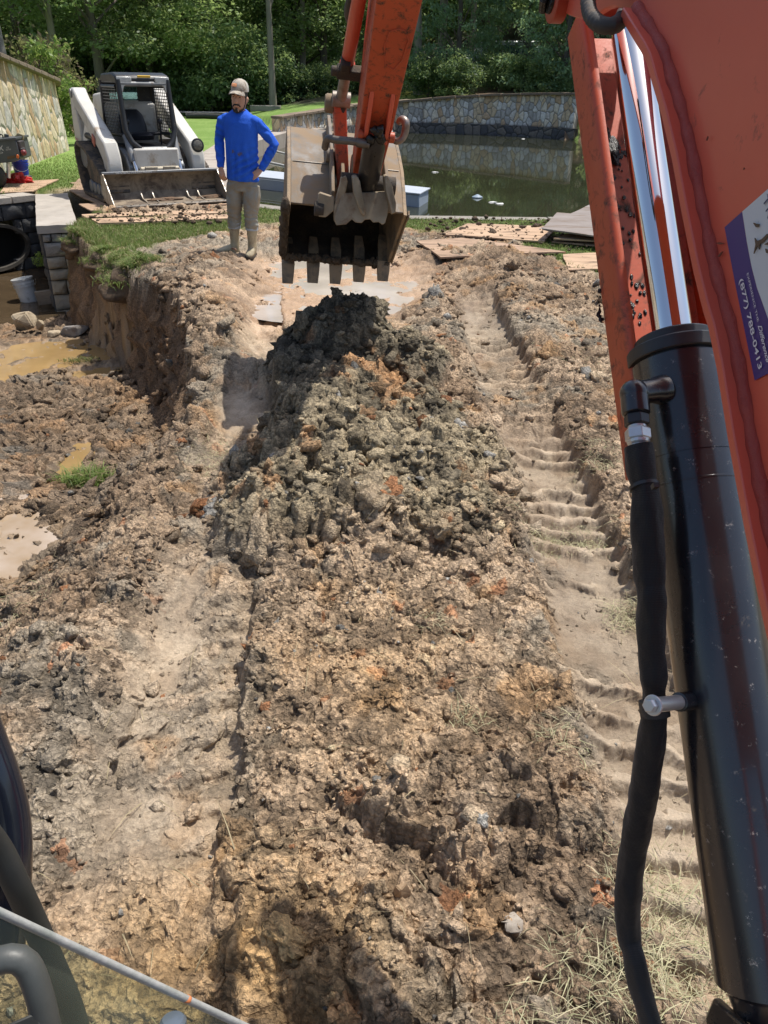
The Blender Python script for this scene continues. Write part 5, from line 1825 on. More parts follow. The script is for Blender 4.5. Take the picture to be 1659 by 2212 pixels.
mb.tube(hp, hr, 10); mb.build('hydraulic_hose', M_HOSE, bc, smooth=60)
mb = MB()
hp, hr = resample([P(744, 195, 4.84), P(741, 240, 4.88), P(741, 280, 4.9), P(745, 300, 4.92)], [.017] * 4, .02)
mb.tube(hp, hr, 10); mb.build('hydraulic_hose', M_HOSE, bc, smooth=60)
# red link arm beside the stick
l0, l1 = P(719, 224, 4.92), P(727, 395, 4.90)
ld = (l1 - l0).normalized(); ln_ = SL_.cross(ld).normalized()
mb = MB()
LL = (l1 - l0).length
mb.prism([l0 + ld * t + ln_ * e for t, e in [(-.055, -.02), (-.05, .03), (0, .06), (.06, .055), (LL * .5, .05), (LL - .05, .055), (LL, .06), (LL + .05, .03), (LL + .06, -.01), (LL + .03, -.055), (LL - .05, -.055), (LL * .5, -.045), (.05, -.06), (0, -.06)]], SL_ * .072)
link = mb.build('bucket_link', M_ORANGE_D, ex, bevel=.006)
mb = MB()
mb.lathe(l0 - SL_ * .045, SL_, [(0, .0), (0, .042), (.012, .05), (.035, .05), (.045, .05)], 24)
mb.build('link_pin', M_WORN, link)
mb = MB()
mb.lathe(l1 - SL_ * .03, SL_, [(0, .0), (0, .035), (.008, .045), (.03, .045)], 24)
mb.build('link_pin', surf('pin_steel', (.42, .38, .30), (.30, .26, .2), .4, .6, .7, scale=14, bumps=.1), link)

M_LEDGE_B = surf('scraped_seam', (.30, .28, .25), (.22, .20, .17), .4, .6, .5, scale=12)
# ---- bucket -----------------------------------------------------------
BC = P(742, 452, 4.98)
BL = SL_
BF = (FW_ - BL * FW_.dot(BL)).normalized()        # forward, away from the operator
BU = BL.cross(BF).normalized()
if BU.z < 0: BU = -BU
def bk(l, f_, u): return BC + BL * l + BF * f_ + BU * u
HWD = .328
lip_t = P(742, 445, 4.72)
def fu(x, y, Y):
    q = P(x, y, Y) - BC
    return (q.dot(BF), q.dot(BU))
prof = [fu(725, 446, 4.73), fu(728, 400, 4.86), fu(731, 357, 5.00), fu(734, 318, 5.20), fu(736, 285, 5.42)]
back = [(.56, .36), (.69, .25), (.74, .10), (.71, -.06), (.62, -.19)]
floor_ = [(.50, -.27), fu(724, 570, 5.20)]
path = prof + back + floor_
mb = MB()
th = .014
def shell(mb, path, hw, th):
    ins = []
    cy = sum(p[0] for p in path) / len(path); cz_ = sum(p[1] for p in path) / len(path)
    for i, (y, z) in enumerate(path):
        a = path[max(i - 1, 0)]; b = path[min(i + 1, len(path) - 1)]
        dy, dz = b[0] - a[0], b[1] - a[1]; l = math.hypot(dy, dz)
        n1 = (-dz / l, dy / l)
        if (cy - y) * n1[0] + (cz_ - z) * n1[1] < 0: n1 = (-n1[0], -n1[1])
        ins.append((y + n1[0] * th, z + n1[1] * th))
    vs, fs = [], []
    for (a, b) in zip(path, ins):
        vs += [bk(-hw, *a), bk(hw, *a), bk(hw, *b), bk(-hw, *b)]
    n = len(path)
    for i in range(n - 1):
        for k in range(4):
            fs.append((i * 4 + k, i * 4 + (k + 1) % 4, (i + 1) * 4 + (k + 1) % 4, (i + 1) * 4 + k))
    fs += [(3, 2, 1, 0), tuple((n - 1) * 4 + k for k in range(4))]
    mb.add(vs, fs)
    return ins
inner = shell(mb, path, HWD, th)
bucket = mb.build('bucket', M_WORN, ex, smooth=30, bevel=.003)
# dark lining inside: shade of the mouth put into the colour, some dirt
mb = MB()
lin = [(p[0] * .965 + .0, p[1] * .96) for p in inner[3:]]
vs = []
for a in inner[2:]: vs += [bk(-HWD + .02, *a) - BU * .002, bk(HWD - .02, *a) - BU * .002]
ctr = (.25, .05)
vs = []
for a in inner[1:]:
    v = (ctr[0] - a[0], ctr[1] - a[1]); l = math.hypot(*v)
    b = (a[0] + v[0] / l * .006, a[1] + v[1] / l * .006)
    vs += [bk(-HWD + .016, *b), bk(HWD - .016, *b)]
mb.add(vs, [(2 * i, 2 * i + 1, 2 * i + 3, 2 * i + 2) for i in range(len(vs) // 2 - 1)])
mb.build('shade_lining', M_DARKSTEEL, bucket, smooth=50)
_e = floor_[-1]; _p = prof[0]
side = [_p, (_p[0] - .03, _p[1] - .01)] + [(_p[0] - .02 + (_e[0] - _p[0] + .02) * t, _p[1] + (_e[1] - _p[1]) * t) for t in (.2, .45, .7, .9)] + floor_[::-1] + back[::-1] + prof[::-1][:-1]
for s, mt in ((-1, M_MUDSTEEL), (1, M_MUDSTEEL)):
    mb = MB()
    mb.prism([bk(s * HWD, *q) for q in side], BL * (s * .022))
    mb.build('side_plate', mt, bucket, bevel=.004)
    # side cutter: thick wear strip along the front edge
    mb = MB()
    front = side[0:6]
    for i in range(len(front) - 1):
        a, b = Vector(front[i]), Vector(front[i + 1])
        dd = (b - a).normalized(); nn = Vector((-dd.y, dd.x))
        if nn.x > 0: nn = -nn
        q = [a - nn * .03, b - nn * .03, b + nn * .006, a + nn * .006]
        mb.prism([bk(s * (HWD + .023), *w_) for w_ in q], BL * (s * .012))
    mb.build('side_cutter', M_WORN if s > 0 else M_MUDSTEEL, bucket, bevel=.003)
# caked mud along the left side edge
mb = MB()
for i in range(90):
    t = rnd.random()
    k = rnd.choice([0, 1, 2, 3, 4])
    a, b = Vector(side[k]), Vector(side[k + 1])
    q = a.lerp(b, t)
    r = rnd.uniform(.008, .024)
    kk = len(mb.v)
    mb.ball((0, 0, 0), r, 2, jit=.6, seed=i)
    c = bk(-HWD - .03 + rnd.uniform(-.012, .01), q.x - .005 + rnd.uniform(-.01, .03), q.y)
    for v in mb.v[kk:]: v.xyz = c + Vector((v.x * .8, v.y, v.z * 1.7))
for i in range(70):
    q = Vector(side[5]).lerp(Vector(floor_[1]), rnd.random() * .25)
    kk = len(mb.v)
    mb.ball((0, 0, 0), rnd.uniform(.010, .028), 2, jit=.6, seed=i + 200)
    c = bk(rnd.uniform(-HWD, HWD), q.x + rnd.uniform(-.01, .02), q.y - .005)
    for v in mb.v[kk:]: v.xyz = c + v
mb.build('caked_mud', M_MUD, bucket, smooth=60)
mb = MB()
for l0, l1 in ((-HWD + .01, -.11), (.235, HWD - .01)):
    a, b = prof[2], (prof[2][0] + .012, prof[2][1] + .012)
    mb.tube([bk(l0, a[0] - .002, a[1] + .001), bk(l1, a[0] - .002, a[1] + .001)], .0035, 6)
wb_ = mb.build('plate_seam', M_LEDGE_B, bucket, smooth=50); wb_['kind'] = 'stuff'
# teeth: shank welded on the lip, cap pointing down
lipc = Vector(floor_[-1]); prev = Vector(floor_[-2])
tx = [(621, 612), (675, 611), (723.5, 613), (774, 609), (826, 607)]
tipd = (Vector(fu(723, 615, 4.93)) - Vector(fu(723, 560, 4.965))).normalized()
for i, (x, y) in enumerate(tx):
    l = -.30 + .60 * i / 4
    mb = MB()
    q = P(x, y, 5.17) - BC
    l = q.dot(BL); tip = Vector((q.dot(BF), q.dot(BU)))
    top = tip + Vector((.055, .125)); up2 = tip + Vector((.12, .20)); up3 = tip + Vector((.19, .25))
    w0, w1, w2 = .021, .030, .033
    def sec(p, hw, hd): return [bk(l - hw, p.x - hd, p.y), bk(l + hw, p.x - hd, p.y), bk(l + hw, p.x + hd, p.y + .01), bk(l - hw, p.x + hd, p.y + .01)]
    secs = [sec(tip, .035, .012), sec(tip + Vector((.02, .06)), .039, .028), sec(top, .043, .038), sec(top + Vector((.004, .004)), .034, .030), sec(up2, .034, .028), sec(up3, .026, .014)]
    vs = [v for s_ in secs for v in s_]
    fs = [(3, 2, 1, 0), tuple(20 + k for k in range(4))]
    for j in range(5):
        for k in range(4):
            fs.append((j * 4 + k, j * 4 + (k + 1) % 4, (j + 1) * 4 + (k + 1) % 4, (j + 1) * 4 + k))
    mb.add(vs, fs)
    mb.build('tooth', M_MUDSTEEL, bucket, bevel=.004)
# ears on the bucket back carrying the pins
for l in (-.105, -.045, .15, .21):
    mb = MB()
    e = [prof[0], (prof[0][0] - .05, prof[0][1] + .02), (prof[0][0] - .07, prof[0][1] + .09), (prof[1][0] - .06, prof[1][1] + .09), (prof[2][0] - .02, prof[2][1] + .10), (prof[3][0], prof[3][1] + .10), (prof[4][0] - .03, prof[4][1] + .09), prof[4], prof[3], prof[2], prof[1]]
    mb.prism([bk(l, *q) for q in e], BL * .02)
    mb.build('bucket_ear', M_WORN, bucket, bevel=.004)
mb = MB()
mb.lathe(bk(-.125, prof[2][0] - .01, prof[2][1] + .05), BL, [(0, .035), (.004, .04), (.09, .04), (.095, .035)], 20)
mb.build('bucket_pin', M_WORN, bucket)
# ---- thumb ------------------------------------------------------------
def TH(x, y, Y): return P(x, y, Y)
M_THUMB = surf('thumb_steel', (.42, .34, .235), (.29, .235, .165), .55, .75, .3, scale=6, bumps=.25, bscale=40, mud=(.24, .16, .10), mudamt=.32, mudscale=10)
thumb = None
mb = MB()
# front box plate with notched lower edge
fr_ = [(740, 418), (835, 414), (841, 410), (846, 432), (832, 482), (826, 486), (818, 480), (806, 481), (800, 474), (788, 475), (782, 482), (768, 481), (760, 474), (748, 485), (726, 487), (722, 470)]
mb.prism([TH(x, y, 4.50 + (487 - y) * .0006) for x, y in fr_], BF * .03)
# top shelf
tp_ = [(740, 416.5), (836, 412), (842, 393), (826, 386), (775, 388), (744, 396)]
mb.prism([TH(x, y, 4.50 + (487 - y) * .0016) for x, y in tp_], -BU * .02)
thumb = mb.build('thumb', M_THUMB, ex, bevel=.004)
for pts_, w_, mt in (([(762, 383), (772, 380), (778, 392), (786, 440), (790, 462), (784, 468), (776, 452), (766, 420)], .034, M_THUMB),
                     ([(831, 383), (838, 379), (846, 396), (856, 440), (855, 460), (845, 464), (841, 440), (834, 412)], .034, M_THUMB)):
    mb = MB()
    mb.prism([TH(x, y, 4.42 + abs(y - 425) * .0012) for x, y in pts_], BF * .10)
    mb.build('thumb_tine', mt, thumb, bevel=.006)
mb = MB()
for pts_, w_ in (([(688, 420), (692, 416), (722, 426), (722, 455), (704, 470), (688, 468), (686, 440)], .05),
                 ([(737, 384), (748, 380), (752, 392), (742, 440), (728, 486), (722, 478), (721, 450), (734, 400)], .05)):
    mb.prism([TH(x, y, 4.54) for x, y in pts_], BF * w_)
mb.build('thumb_cheek', M_THUMB, thumb, bevel=.005)
mb = MB()
c = TH(683, 450, 4.56)
mb.lathe(c - BL * .01, BL, [(0, .03), (0, .04), (.05, .04), (.05, .03)], 20)
c = TH(745, 394, 4.6)
mb.lathe(c - BL * .02, BL, [(0, .03), (0, .052), (.30, .052), (.30, .03)], 24)
mb.build('thumb_pin', M_DARKSTEEL, thumb)

# ---- cab front corner at the lower left --------------------------------
M_GLOSSBLK = surf('gloss_black_panel', (.010, .013, .022), (.014, .017, .028), .12, .2, scale=4, bumps=.03, coat=.4)
M_RUBBER = surf('black_rubber', (.02, .021, .02), (.035, .036, .032), .55, .65, scale=12, bumps=.15, bscale=90)
def ribbonpoly(name, pts, depth, mat, parent, bev=.004):
    mb = MB()
    mb.prism([P(x, y, Y) for x, y, Y in pts], depth)
    return mb.build(name, mat, parent, bevel=bev)
mb = MB()
hp = [P(-60, 1500, .60), P(-20, 1610, .58), P(8, 1690, .565), P(24, 1770, .55), P(26, 1860, .53), P(22, 1950, .515), P(10, 2060, .49)]
hp, hr = resample(hp, [.0175, .0175, .018, .0195, .0205, .0205, .02], .01)
mb.tube(hp, hr, 24)
cabp = mb.build('cab_pillar', M_GLOSSBLK, ex, smooth=60)
mb = MB()
hp = [P(-60, 1760, .50), P(-5, 1830, .50), P(35, 1910, .49), P(70, 1985, .485), P(110, 2075, .475), P(150, 2170, .46), P(185, 2290, .44)]
hp, hr = resample(hp, [.0145] * 7, .008)
mb.tube(hp, hr, 20, flat=.7)
mb.build('door_seal', M_RUBBER, ex, smooth=60)
gl, gnt, gb = newmat('tinted_glass')
gb.inputs['Base Color'].default_value = (.60, .66, .52, 1)
gb.inputs['Roughness'].default_value = .12
gb.inputs['Specular IOR Level'].default_value = .5
tr = node(gnt, 'ShaderNodeBsdfTransparent', {'Color': (.66, .72, .56, 1)})
tcg = node(gnt, 'ShaderNodeTexCoord')
gf = mapr(gnt, noise_tex(gnt, tcg.outputs['Object'], 5, 6, .6), .3, .7, .10, .24)
msg = node(gnt, 'ShaderNodeMixShader', {0: gf, 1: tr.outputs[0], 2: gb.outputs[0]})
gnt.links.new(msg.outputs[0], gnt.nodes['Material Output'].inputs['Surface'])
ge = surf('glass_edge', (.40, .40, .39), (.24, .26, .24), .35, .5, scale=60, bumps=.2)
e_a, e_b = P(-30, 1957, .40), P(560, 2232, .435)
dn_ = P(100, 2500, .34) - P(100, 2010, .405)
mb = MB()
mb.add([e_a, e_b, e_b + dn_, e_a + dn_], [(0, 1, 2, 3)])
pane = mb.build('window_pane', gl, ex, smooth=None)
mb = MB()
k_ = 26
mb.tube([e_a.lerp(e_b, i / k_) for i in range(k_ + 1)], .0046, 12, flat=.7)
mb.build('pane_edge', ge, pane, smooth=60)
mb = MB()
q = e_a.lerp(e_b, .69)
mb.ball(q + Vector((0, 0, .0008)), .0038, 2, (1.6, 1, .8), jit=.3)
mb.build('orange_scrape', surf('scrape', (.60, .20, .07), (.5, .16, .06), .7), pane, smooth=True)
mb = MB()
q = P(374, 2206, .40)
mb.lathe(q, Vector((0, .4, .9)), [(-.02, .008), (-.006, .008), (-.006, .0125), (.0, .0125), (.003, .010), (.004, .004)], 20)
mb.build('pane_knob', surf('blue_grey_knob', (.12, .15, .19), (.2, .24, .28), .3, .4, .5), pane)
mb = MB()
hp = [P(-40, 2090, .36), P(20, 2070, .365), P(58, 2085, .365), P(85, 2150, .355), P(110, 2260, .34)]
hp, hr = resample(hp, [.011] * 5, .006)
mb.tube(hp, hr, 18)
mb.build('grab_handle', surf('grey_handle', (.045, .05, .048), (.08, .085, .08), .35, .5), ex, smooth=60)
mb = MB()
mb.prism([P(-60, 2240, .33), P(80, 2180, .345), P(160, 2330, .32), P(-60, 2450, .29)], (0, 0, -.02))
mb.build('cab_sill', M_RUBBER, ex, bevel=.004)
# ================================================================== TRACK LOADER
# local axes: x to its left-hand side (picture right), -y forwards, z up
lo_c = Vector((-3.44, 13.12, 0))
lo_z = .05
lo_rot = R(32.5)
LDS = .93
ld = thing('track_loader', 'white compact track loader with black cab and wide muddy bucket, parked on plywood', 'track loader', (lo_c.x, lo_c.y, lo_z), local=True, rotz=lo_rot)
ld.scale = (LDS, LDS, LDS)
M_LWHITE = surf('loader_white', (.62, .61, .57), (.52, .50, .45), .42, .55, scale=3, bumps=.1, bscale=60, mud=(.30, .22, .14), mudamt=.20, mudscale=2.2)
M_LBLACK = surf('loader_black', (.012, .013, .015), (.024, .025, .027), .35, .5, scale=5, bumps=.1, bscale=70, mud=(.16, .13, .10), mudamt=.05, mudscale=9)
M_LGREY = surf('loader_grey', (.16, .17, .18), (.25, .26, .27), .4, .55, .3, scale=6, bumps=.1, mud=(.24, .18, .12), mudamt=.15, mudscale=8)
M_TRK = surf('track_rubber', (.05, .046, .042), (.085, .075, .065), .8, .9, scale=6, bumps=.4, bscale=40, bdist=.01, mud=(.21, .155, .105), mudamt=.45, mudscale=5)
M_LBUCK = surf('loader_bucket_steel', (.22, .175, .125), (.32, .255, .18), .65, .85, .2, scale=4, bumps=.4, bscale=30, bdist=.01, mud=(.10, .075, .055), mudamt=.5, mudscale=3.2)
M_LEDGE = surf('scraped_steel', (.40, .37, .33), (.28, .25, .21), .35, .55, .7, scale=9, bumps=.2, mud=(.22, .16, .10), mudamt=.3, mudscale=10)
M_GLASSD, gnt2, gb2 = newmat('cab_glass')
gb2.inputs['Base Color'].default_value = (.10, .20, .22, 1); gb2.inputs['Roughness'].default_value = .04
tr2 = node(gnt2, 'ShaderNodeBsdfTransparent', {'Color': (.60, .80, .80, 1)})
ms2 = node(gnt2, 'ShaderNodeMixShader', {0: .42, 1: tr2.outputs[0], 2: gb2.outputs[0]})
gnt2.links.new(ms2.outputs[0], gnt2.nodes['Material Output'].inputs['Surface'])
M_LAMP = surf('lamp_lens', (.55, .56, .54), (.42, .43, .42), .15, .25, scale=25, bumps=.3, bscale=70)
M_SEAT = surf('black_vinyl', (.012, .013, .018), (.02, .02, .026), .35, .5, scale=8, bumps=.1)
V = Vector
# bucket: bottom lip at y=0, 2.0 wide
BWd = 1.0
bp = [(0.0, .0), (.45, .015), (.58, .05), (.66, .15), (.66, .30), (.60, .43), (.55, .475)]
def lprism(mb, poly_yz, x0, x1): mb.prism([(x0, y, z) for y, z in poly_yz], (x1 - x0, 0, 0))
mb = MB()
th = .022
pin_ = [(y - (0 if i == 0 else .012), z + .022 if i < 3 else z) for i, (y, z) in enumerate(bp)]
inn = [(0.0, .012), (.44, .03), (.555, .068), (.635, .155), (.635, .295), (.578, .415), (.53, .455)]
lprism(mb, bp + inn[::-1], -BWd, BWd)
lb = mb.build('bucket', M_LBUCK, ld, bevel=.006)
for s in (-1, 1):
    mb = MB(); lprism(mb, [(-.01, -.0), (.45, .012), (.60, .05), (.68, .15), (.68, .30), (.62, .45), (.50, .47), (.28, .27)], s * BWd, s * (BWd + .022))
    mb.build('side_plate', M_LEDGE, lb, bevel=.005)
mb = MB(); mb.box((0, .545, .475), (2 * BWd + .03, .085, .04))
mb.build('top_rail', surf('worn_rail', (.20, .22, .25), (.33, .32, .30), .4, .6, .5, scale=5, bumps=.2, mud=(.2, .15, .1), mudamt=.2, mudscale=8), lb, bevel=.01)
mb = MB(); mb.box((0, -.01, .012), (2 * BWd + .03, .16, .022))
lipo = mb.build('cutting_edge', M_LEDGE, lb, bevel=.004)
mb = MB()
for i in range(13):
    mb.lathe((-.9 + .15 * i, -.03, .022), (0, 0, 1), [(0, .018), (.009, .016)], 8)
lipo2 = mb.build('edge_bolts', surf('edge_bolt', (.10, .085, .07), None, .8), lb); lipo2['kind'] = 'stuff'; lipo2.name = 'edge_bolts'
for x in (-.42, -.22, .40, .60):
    mb = MB(); lprism(mb, [(.16, .03), (.45, .035), (.55, .10), (.53, .17), (.42, .07)], x, x + .022)
    mb.build('wear_rib', M_LEDGE, lb, bevel=.003)
# dirt left inside
mb = MB()
for i, (x, r) in enumerate([(-.05, .13), (.10, .11), (-.2, .09), (.82, .14), (.68, .09)]):
    mb.ball((x, .36, .035), r, 3, (1.5, .7, .30), jit=.5, seed=i)
mb.build('dirt', surf('red_dirt', (.20, .12, .07), (.13, .09, .06), .95, scale=9, bumps=.9, bscale=40, bdist=.02), lb, smooth=60)
# marker writing along the top rail
def local_text(name, s, pos, xdir, updir, length, h, mat, parent, bold=0.0):
    cu = bpy.data.curves.new(name, 'FONT'); cu.body = s; cu.size = 1.0; cu.offset = bold; cu.resolution_u = 2
    to = bpy.data.objects.new(name, cu); COL.objects.link(to)
    dg = bpy.context.evaluated_depsgraph_get()
    me = bpy.data.meshes.new_from_object(to.evaluated_get(dg))
    bpy.data.objects.remove(to)
    xs = [v.co.x for v in me.vertices]; x0, x1 = min(xs), max(xs)
    xd, ud = Vector(xdir).normalized(), Vector(updir).normalized()
    for v in me.vertices:
        v.co = Vector(pos) + xd * ((v.co.x - x0) / (x1 - x0) * length) + ud * (v.co.y * h / .72)
    me.materials.clear(); me.materials.append(mat)
    o = bpy.data.objects.new(name, me); COL.objects.link(o); o.parent = parent; WL[o.name] = WL[parent.name]
    return o
M_PAINTW = surf('marker_white', (.62, .62, .60), None, .6)
local_text('marker_writing', '98-518-G 703333 Hours', (-.80, .500, .463), (1, 0, 0), (0, .08, 1), .62, .034, M_PAINTW, lb, .01)

# undercarriage: each track is a loop with grousers
def track(xo, xi, name):
    # side profile (y forward negative)
    prof = [(.70, .02), (.62, .12), (.66, .30), (.90, .52), (1.75, .80), (2.25, .86), (2.42, .78), (2.46, .62), (2.36, .20), (2.18, .0), (.82, 0)]
    # loop points densified
    pts = []
    n = len(prof)
    for i in range(n):
        a, b = Vector(prof[i]), Vector(prof[(i + 1) % n])
        k = max(1, int((b - a).length / .04))
        for j in range(k): pts.append(a.lerp(b, j / k))
    # smooth
    for _ in range(3):
        pts = [(pts[i - 1] + pts[i] * 2 + pts[(i + 1) % len(pts)]) / 4 for i in range(len(pts))]
    cy = sum(p.x for p in pts) / len(pts); cz = sum(p.y for p in pts) / len(pts)
    vs, fs = [], []
    m_ = len(pts)
    for i, p in enumerate(pts):
        a, b = pts[i - 1], pts[(i + 1) % m_]
        d = (b - a).normalized(); nr = Vector((d.y, -d.x))
        if nr.dot(p - Vector((cy, cz))) < 0: nr = -nr
        g = .022 if (i % 2 == 0) else 0
        o_ = p + nr * g; q = p - nr * .045
        vs += [(xo, o_.x, o_.y), (xi, o_.x, o_.y), (xi, q.x, q.y), (xo, q.x, q.y)]
    for i in range(m_):
        j = (i + 1) % m_
        for k in range(4):
            fs.append((i * 4 + k, i * 4 + (k + 1) % 4, j * 4 + (k + 1) % 4, j * 4 + k))
    mb = MB(); mb.add(vs, fs)
    t = mb.build(name, M_TRK, ld, smooth=None)
    return t
for (xo, xi, s) in ((-.99, -.56, -1), (.99, .56, 1)):
    t = track(xo, xi, 'track')
    xm = (xo + xi) / 2
    for (y, z, r) in ((.86, .27, .20), (2.2, .62, .20), (1.15, .13, .12), (1.42, .12, .11), (1.68, .12, .11), (1.95, .13, .12)):
        mb = MB(); mb.lathe((xm - .13, y, z), (1, 0, 0), [(0, r * .3), (0, r * .9), (.02, r), (.24, r), (.26, r * .9), (.26, r * .3)], 24)
        mb.build('roller', M_LGREY, t)
    mb = MB(); lprism(mb, [(.86, .20), (1.0, .36), (1.7, .60), (2.2, .70), (2.25, .55), (2.0, .24), (1.1, .20)], xm - .11, xm + .11)
    mb.build('track_frame', M_TRK, t, bevel=.02)
# main body
mb = MB(); lprism(mb, [(.72, .22), (.72, .55), (.85, .70), (1.1, .80), (2.5, .86), (2.75, 1.0), (2.75, .30), (2.5, .22)], -.50, .50)
body = mb.build('body', M_LGREY, ld, bevel=.02)
mb = MB(); mb.box((0, .70, .66), (.78, .10, .34)); mb.build('front_panel', M_LWHITE, body, bevel=.03)
mb = MB()
mb.lathe((-.34, .60, .50), (1, 0, 0), [(0, .04), (.0, .05), (.68, .05), (.68, .04)], 14)
mb.box((-.16, .60, .50), (.22, .14, .10)); mb.box((.16, .60, .50), (.22, .14, .10))
mb.build('quick_coupler', surf('coupler', (.30, .26, .20), (.42, .38, .30), .5, .7, .4, scale=8, mud=(.16, .12, .08), mudamt=.3), body, bevel=.012)
mb = MB(); lprism(mb, [(1.9, .80), (1.9, 1.45), (2.1, 1.66), (2.7, 1.62), (2.85, 1.3), (2.85, .7)], -.46, .46)
mb.build('engine_cover', M_LWHITE, body, bevel=.04)
# lift arms: rear tower, long arm falling forward, drop to the bucket
arm = [(2.70, 1.60), (2.60, 1.72), (2.44, 1.72), (2.20, 1.55), (1.45, 1.22), (1.0, 1.02), (.78, .92), (.66, .70), (.64, .42), (.70, .30), (.86, .30), (.92, .44), (.98, .62), (1.20, .80), (1.6, .98), (2.25, 1.30), (2.5, 1.42)]
for s in (-1, 1):
    x0 = s * .62; x1 = s * .86
    mb = MB(); lprism(mb, arm, x0, x1)
    la = mb.build('lift_arm', M_LWHITE, ld, bevel=.03)
    mb = MB(); lprism(mb, [(2.72, .70), (2.95, .78), (2.92, 1.15), (2.80, 1.58), (2.62, 1.62), (2.50, 1.42), (2.42, 1.0), (2.38, .75)], s * .64, s * .84)
    mb.build('rear_tower', M_LWHITE, ld, bevel=.03)
    mb = MB()
    mb.lathe((s * .60 if s > 0 else -.88, 2.56, 1.63), (1, 0, 0), [(0, .05), (.0, .075), (.28, .075), (.28, .05)], 18)
    mb.build('pivot_pin', M_LGREY, la)
    # lift cylinder behind the arm
    mb = MB(); mb.tube([(s * .74, 2.35, .95), (s * .74, 1.55, .92)], .055, 14)
    c_ = mb.build('lift_cylinder', M_LBLACK, ld)
    mb = MB(); mb.tube([(s * .74, 1.56, .92), (s * .74, 1.30, .90)], .03, 12); mb.build('rod', M_CHROME, c_)
    # tilt cylinder in front
    mb = MB(); mb.tube([(s * .42, .96, 1.02), (s * .40, .72, .62)], .058, 16)
    c_ = mb.build('tilt_cylinder', M_LGREY, ld)
    mb = MB(); mb.tube([(s * .40, .72, .64), (s * .39, .62, .44)], .032, 12); mb.build('rod', M_CHROME, c_)
mb = MB(); mb.box((-.875, 1.36, .93), (.02, .16, .16), (V((1, 0, 0)), V((0, .85, .45)), V((0, -.45, .85))))
mb.build('red_reflector_decal', surf('faded_red', (.45, .13, .09), (.38, .16, .12), .6), ld, bevel=.003)
local_text('lettering', 'BOBCAT', (-.868, 2.80, .86), (0, -1, -.1), (0, 0, 1), .26, .05, surf('red_letter', (.30, .03, .03), None, .5), ld, .02)
mb = MB(); mb.lathe((.74, .655, .86), (0, -1, .12), [(0, .10), (.0, .115), (.02, .115), (.025, .09), (.012, .085)], 20)
wl_ = mb.build('work_light', M_LBLACK, ld)
mb = MB(); mb.lathe((.74, .63, .863), (0, -1, .12), [(0, .084), (.008, .07), (.01, 0)], 20); mb.build('lens', surf('dirty_lens', (.18, .17, .14), (.08, .07, .06), .3, scale=30), wl_)
# ---- cab --------------------------------------------------------------
cf, cr_ = .98, 2.0       # front / rear of cab (y)
cab = None
mb = MB()
lprism(mb, [(cf + .02, 1.80), (cf - .02, 1.86), (cf + .03, 1.93), (cf + .25, 1.97), (cr_ - .1, 1.95), (cr_, 1.88), (cr_, 1.80)], -.46, .46)
cab = mb.build('cab_roof', M_LBLACK, ld, bevel=.03)
mb = MB(); mb.box((.02, cf - .015, 1.91), (.22, .02, .03), (V((1, 0, 0)), V((0, .9, .4)), V((0, -.4, .9)))); mb.build('yellow_label', surf('yellow_label', (.62, .38, .02), None, .5), cab)
for s in (-1, 1):
    mb = MB(); mb.prism([(s * .445, cf - .035, 1.905), (s * .445, cf - .035, 1.66), (s * .37, cf - .035, 1.67), (s * .34, cf - .035, 1.76), (s * .20, cf - .035, 1.83), (s * .20, cf - .035, 1.905)], (0, .05, 0))
    h = mb.build('headlight', M_LAMP, cab, bevel=.012)
    # posts: front leaning slightly
    mb = MB(); mb.tube([(s * .42, cf + .0, 1.86), (s * .425, cf - .04, 1.5), (s * .43, cf - .10, 1.10), (s * .36, cf - .15, .92), (s * .22, cf - .2, .80)], [.045, .045, .05, .05, .045], 12)
    mb.build('cab_post', M_LBLACK, ld, smooth=50)
    mb = MB(); mb.tube([(s * .44, cr_ - .03, 1.85), (s * .46, cr_, 1.0)], .045, 10); mb.build('cab_post', M_LBLACK, ld)
    # side grille panel: frame and mesh of bars
    x = s * .455
    mb = MB()
    for (a, b) in (((cf + .06, 1.76), (cr_ - .08, 1.76)), ((cf + .0, 1.02), (cr_ - .05, 1.0))):
        mb.tube([(x, a[0], a[1]), (x, b[0], b[1])], .03, 8)
    gf_ = mb.build('side_frame', M_LBLACK, ld)
    mb = MB()
    for i in range(9):
        y = cf + .13 + i * .10
        mb.box((x, y, 1.38), (.008, .010, .74))
    for i in range(15):
        z = 1.06 + i * .05
        mb.box((x + .007 * s, (cf + cr_) / 2, z), (.007, cr_ - cf - .14, .013))
    mb.build('side_grille', M_LBLACK, ld, smooth=None)
mb = MB(); mb.tube([(-.22, cf - .2, .80), (.22, cf - .2, .80)], .048, 12); mb.tube([(-.42, cf, 1.80), (.42, cf, 1.80)], .04, 10)
mb.build('door_sill', M_LGREY, ld)
# rear wall with window
mb = MB()
mb.box((0, cr_ - .02, 1.18), (.86, .04, .44)); mb.box((-.385, cr_ - .02, 1.58), (.09, .04, .40)); mb.box((.30, cr_ - .02, 1.58), (.26, .04, .40)); mb.box((0, cr_ - .02, 1.80), (.86, .04, .06))
rw = mb.build('rear_wall', M_LBLACK, ld, smooth=None)
mb = MB(); mb.box((-.085, cr_ - .015, 1.58), (.51, .012, .38)); mb.build('rear_window', M_GLASSD, ld, smooth=None)
mb = MB(); mb.box((0, 1.5, .82), (.80, .98, .04)); mb.build('cab_floor', M_LBLACK, ld)
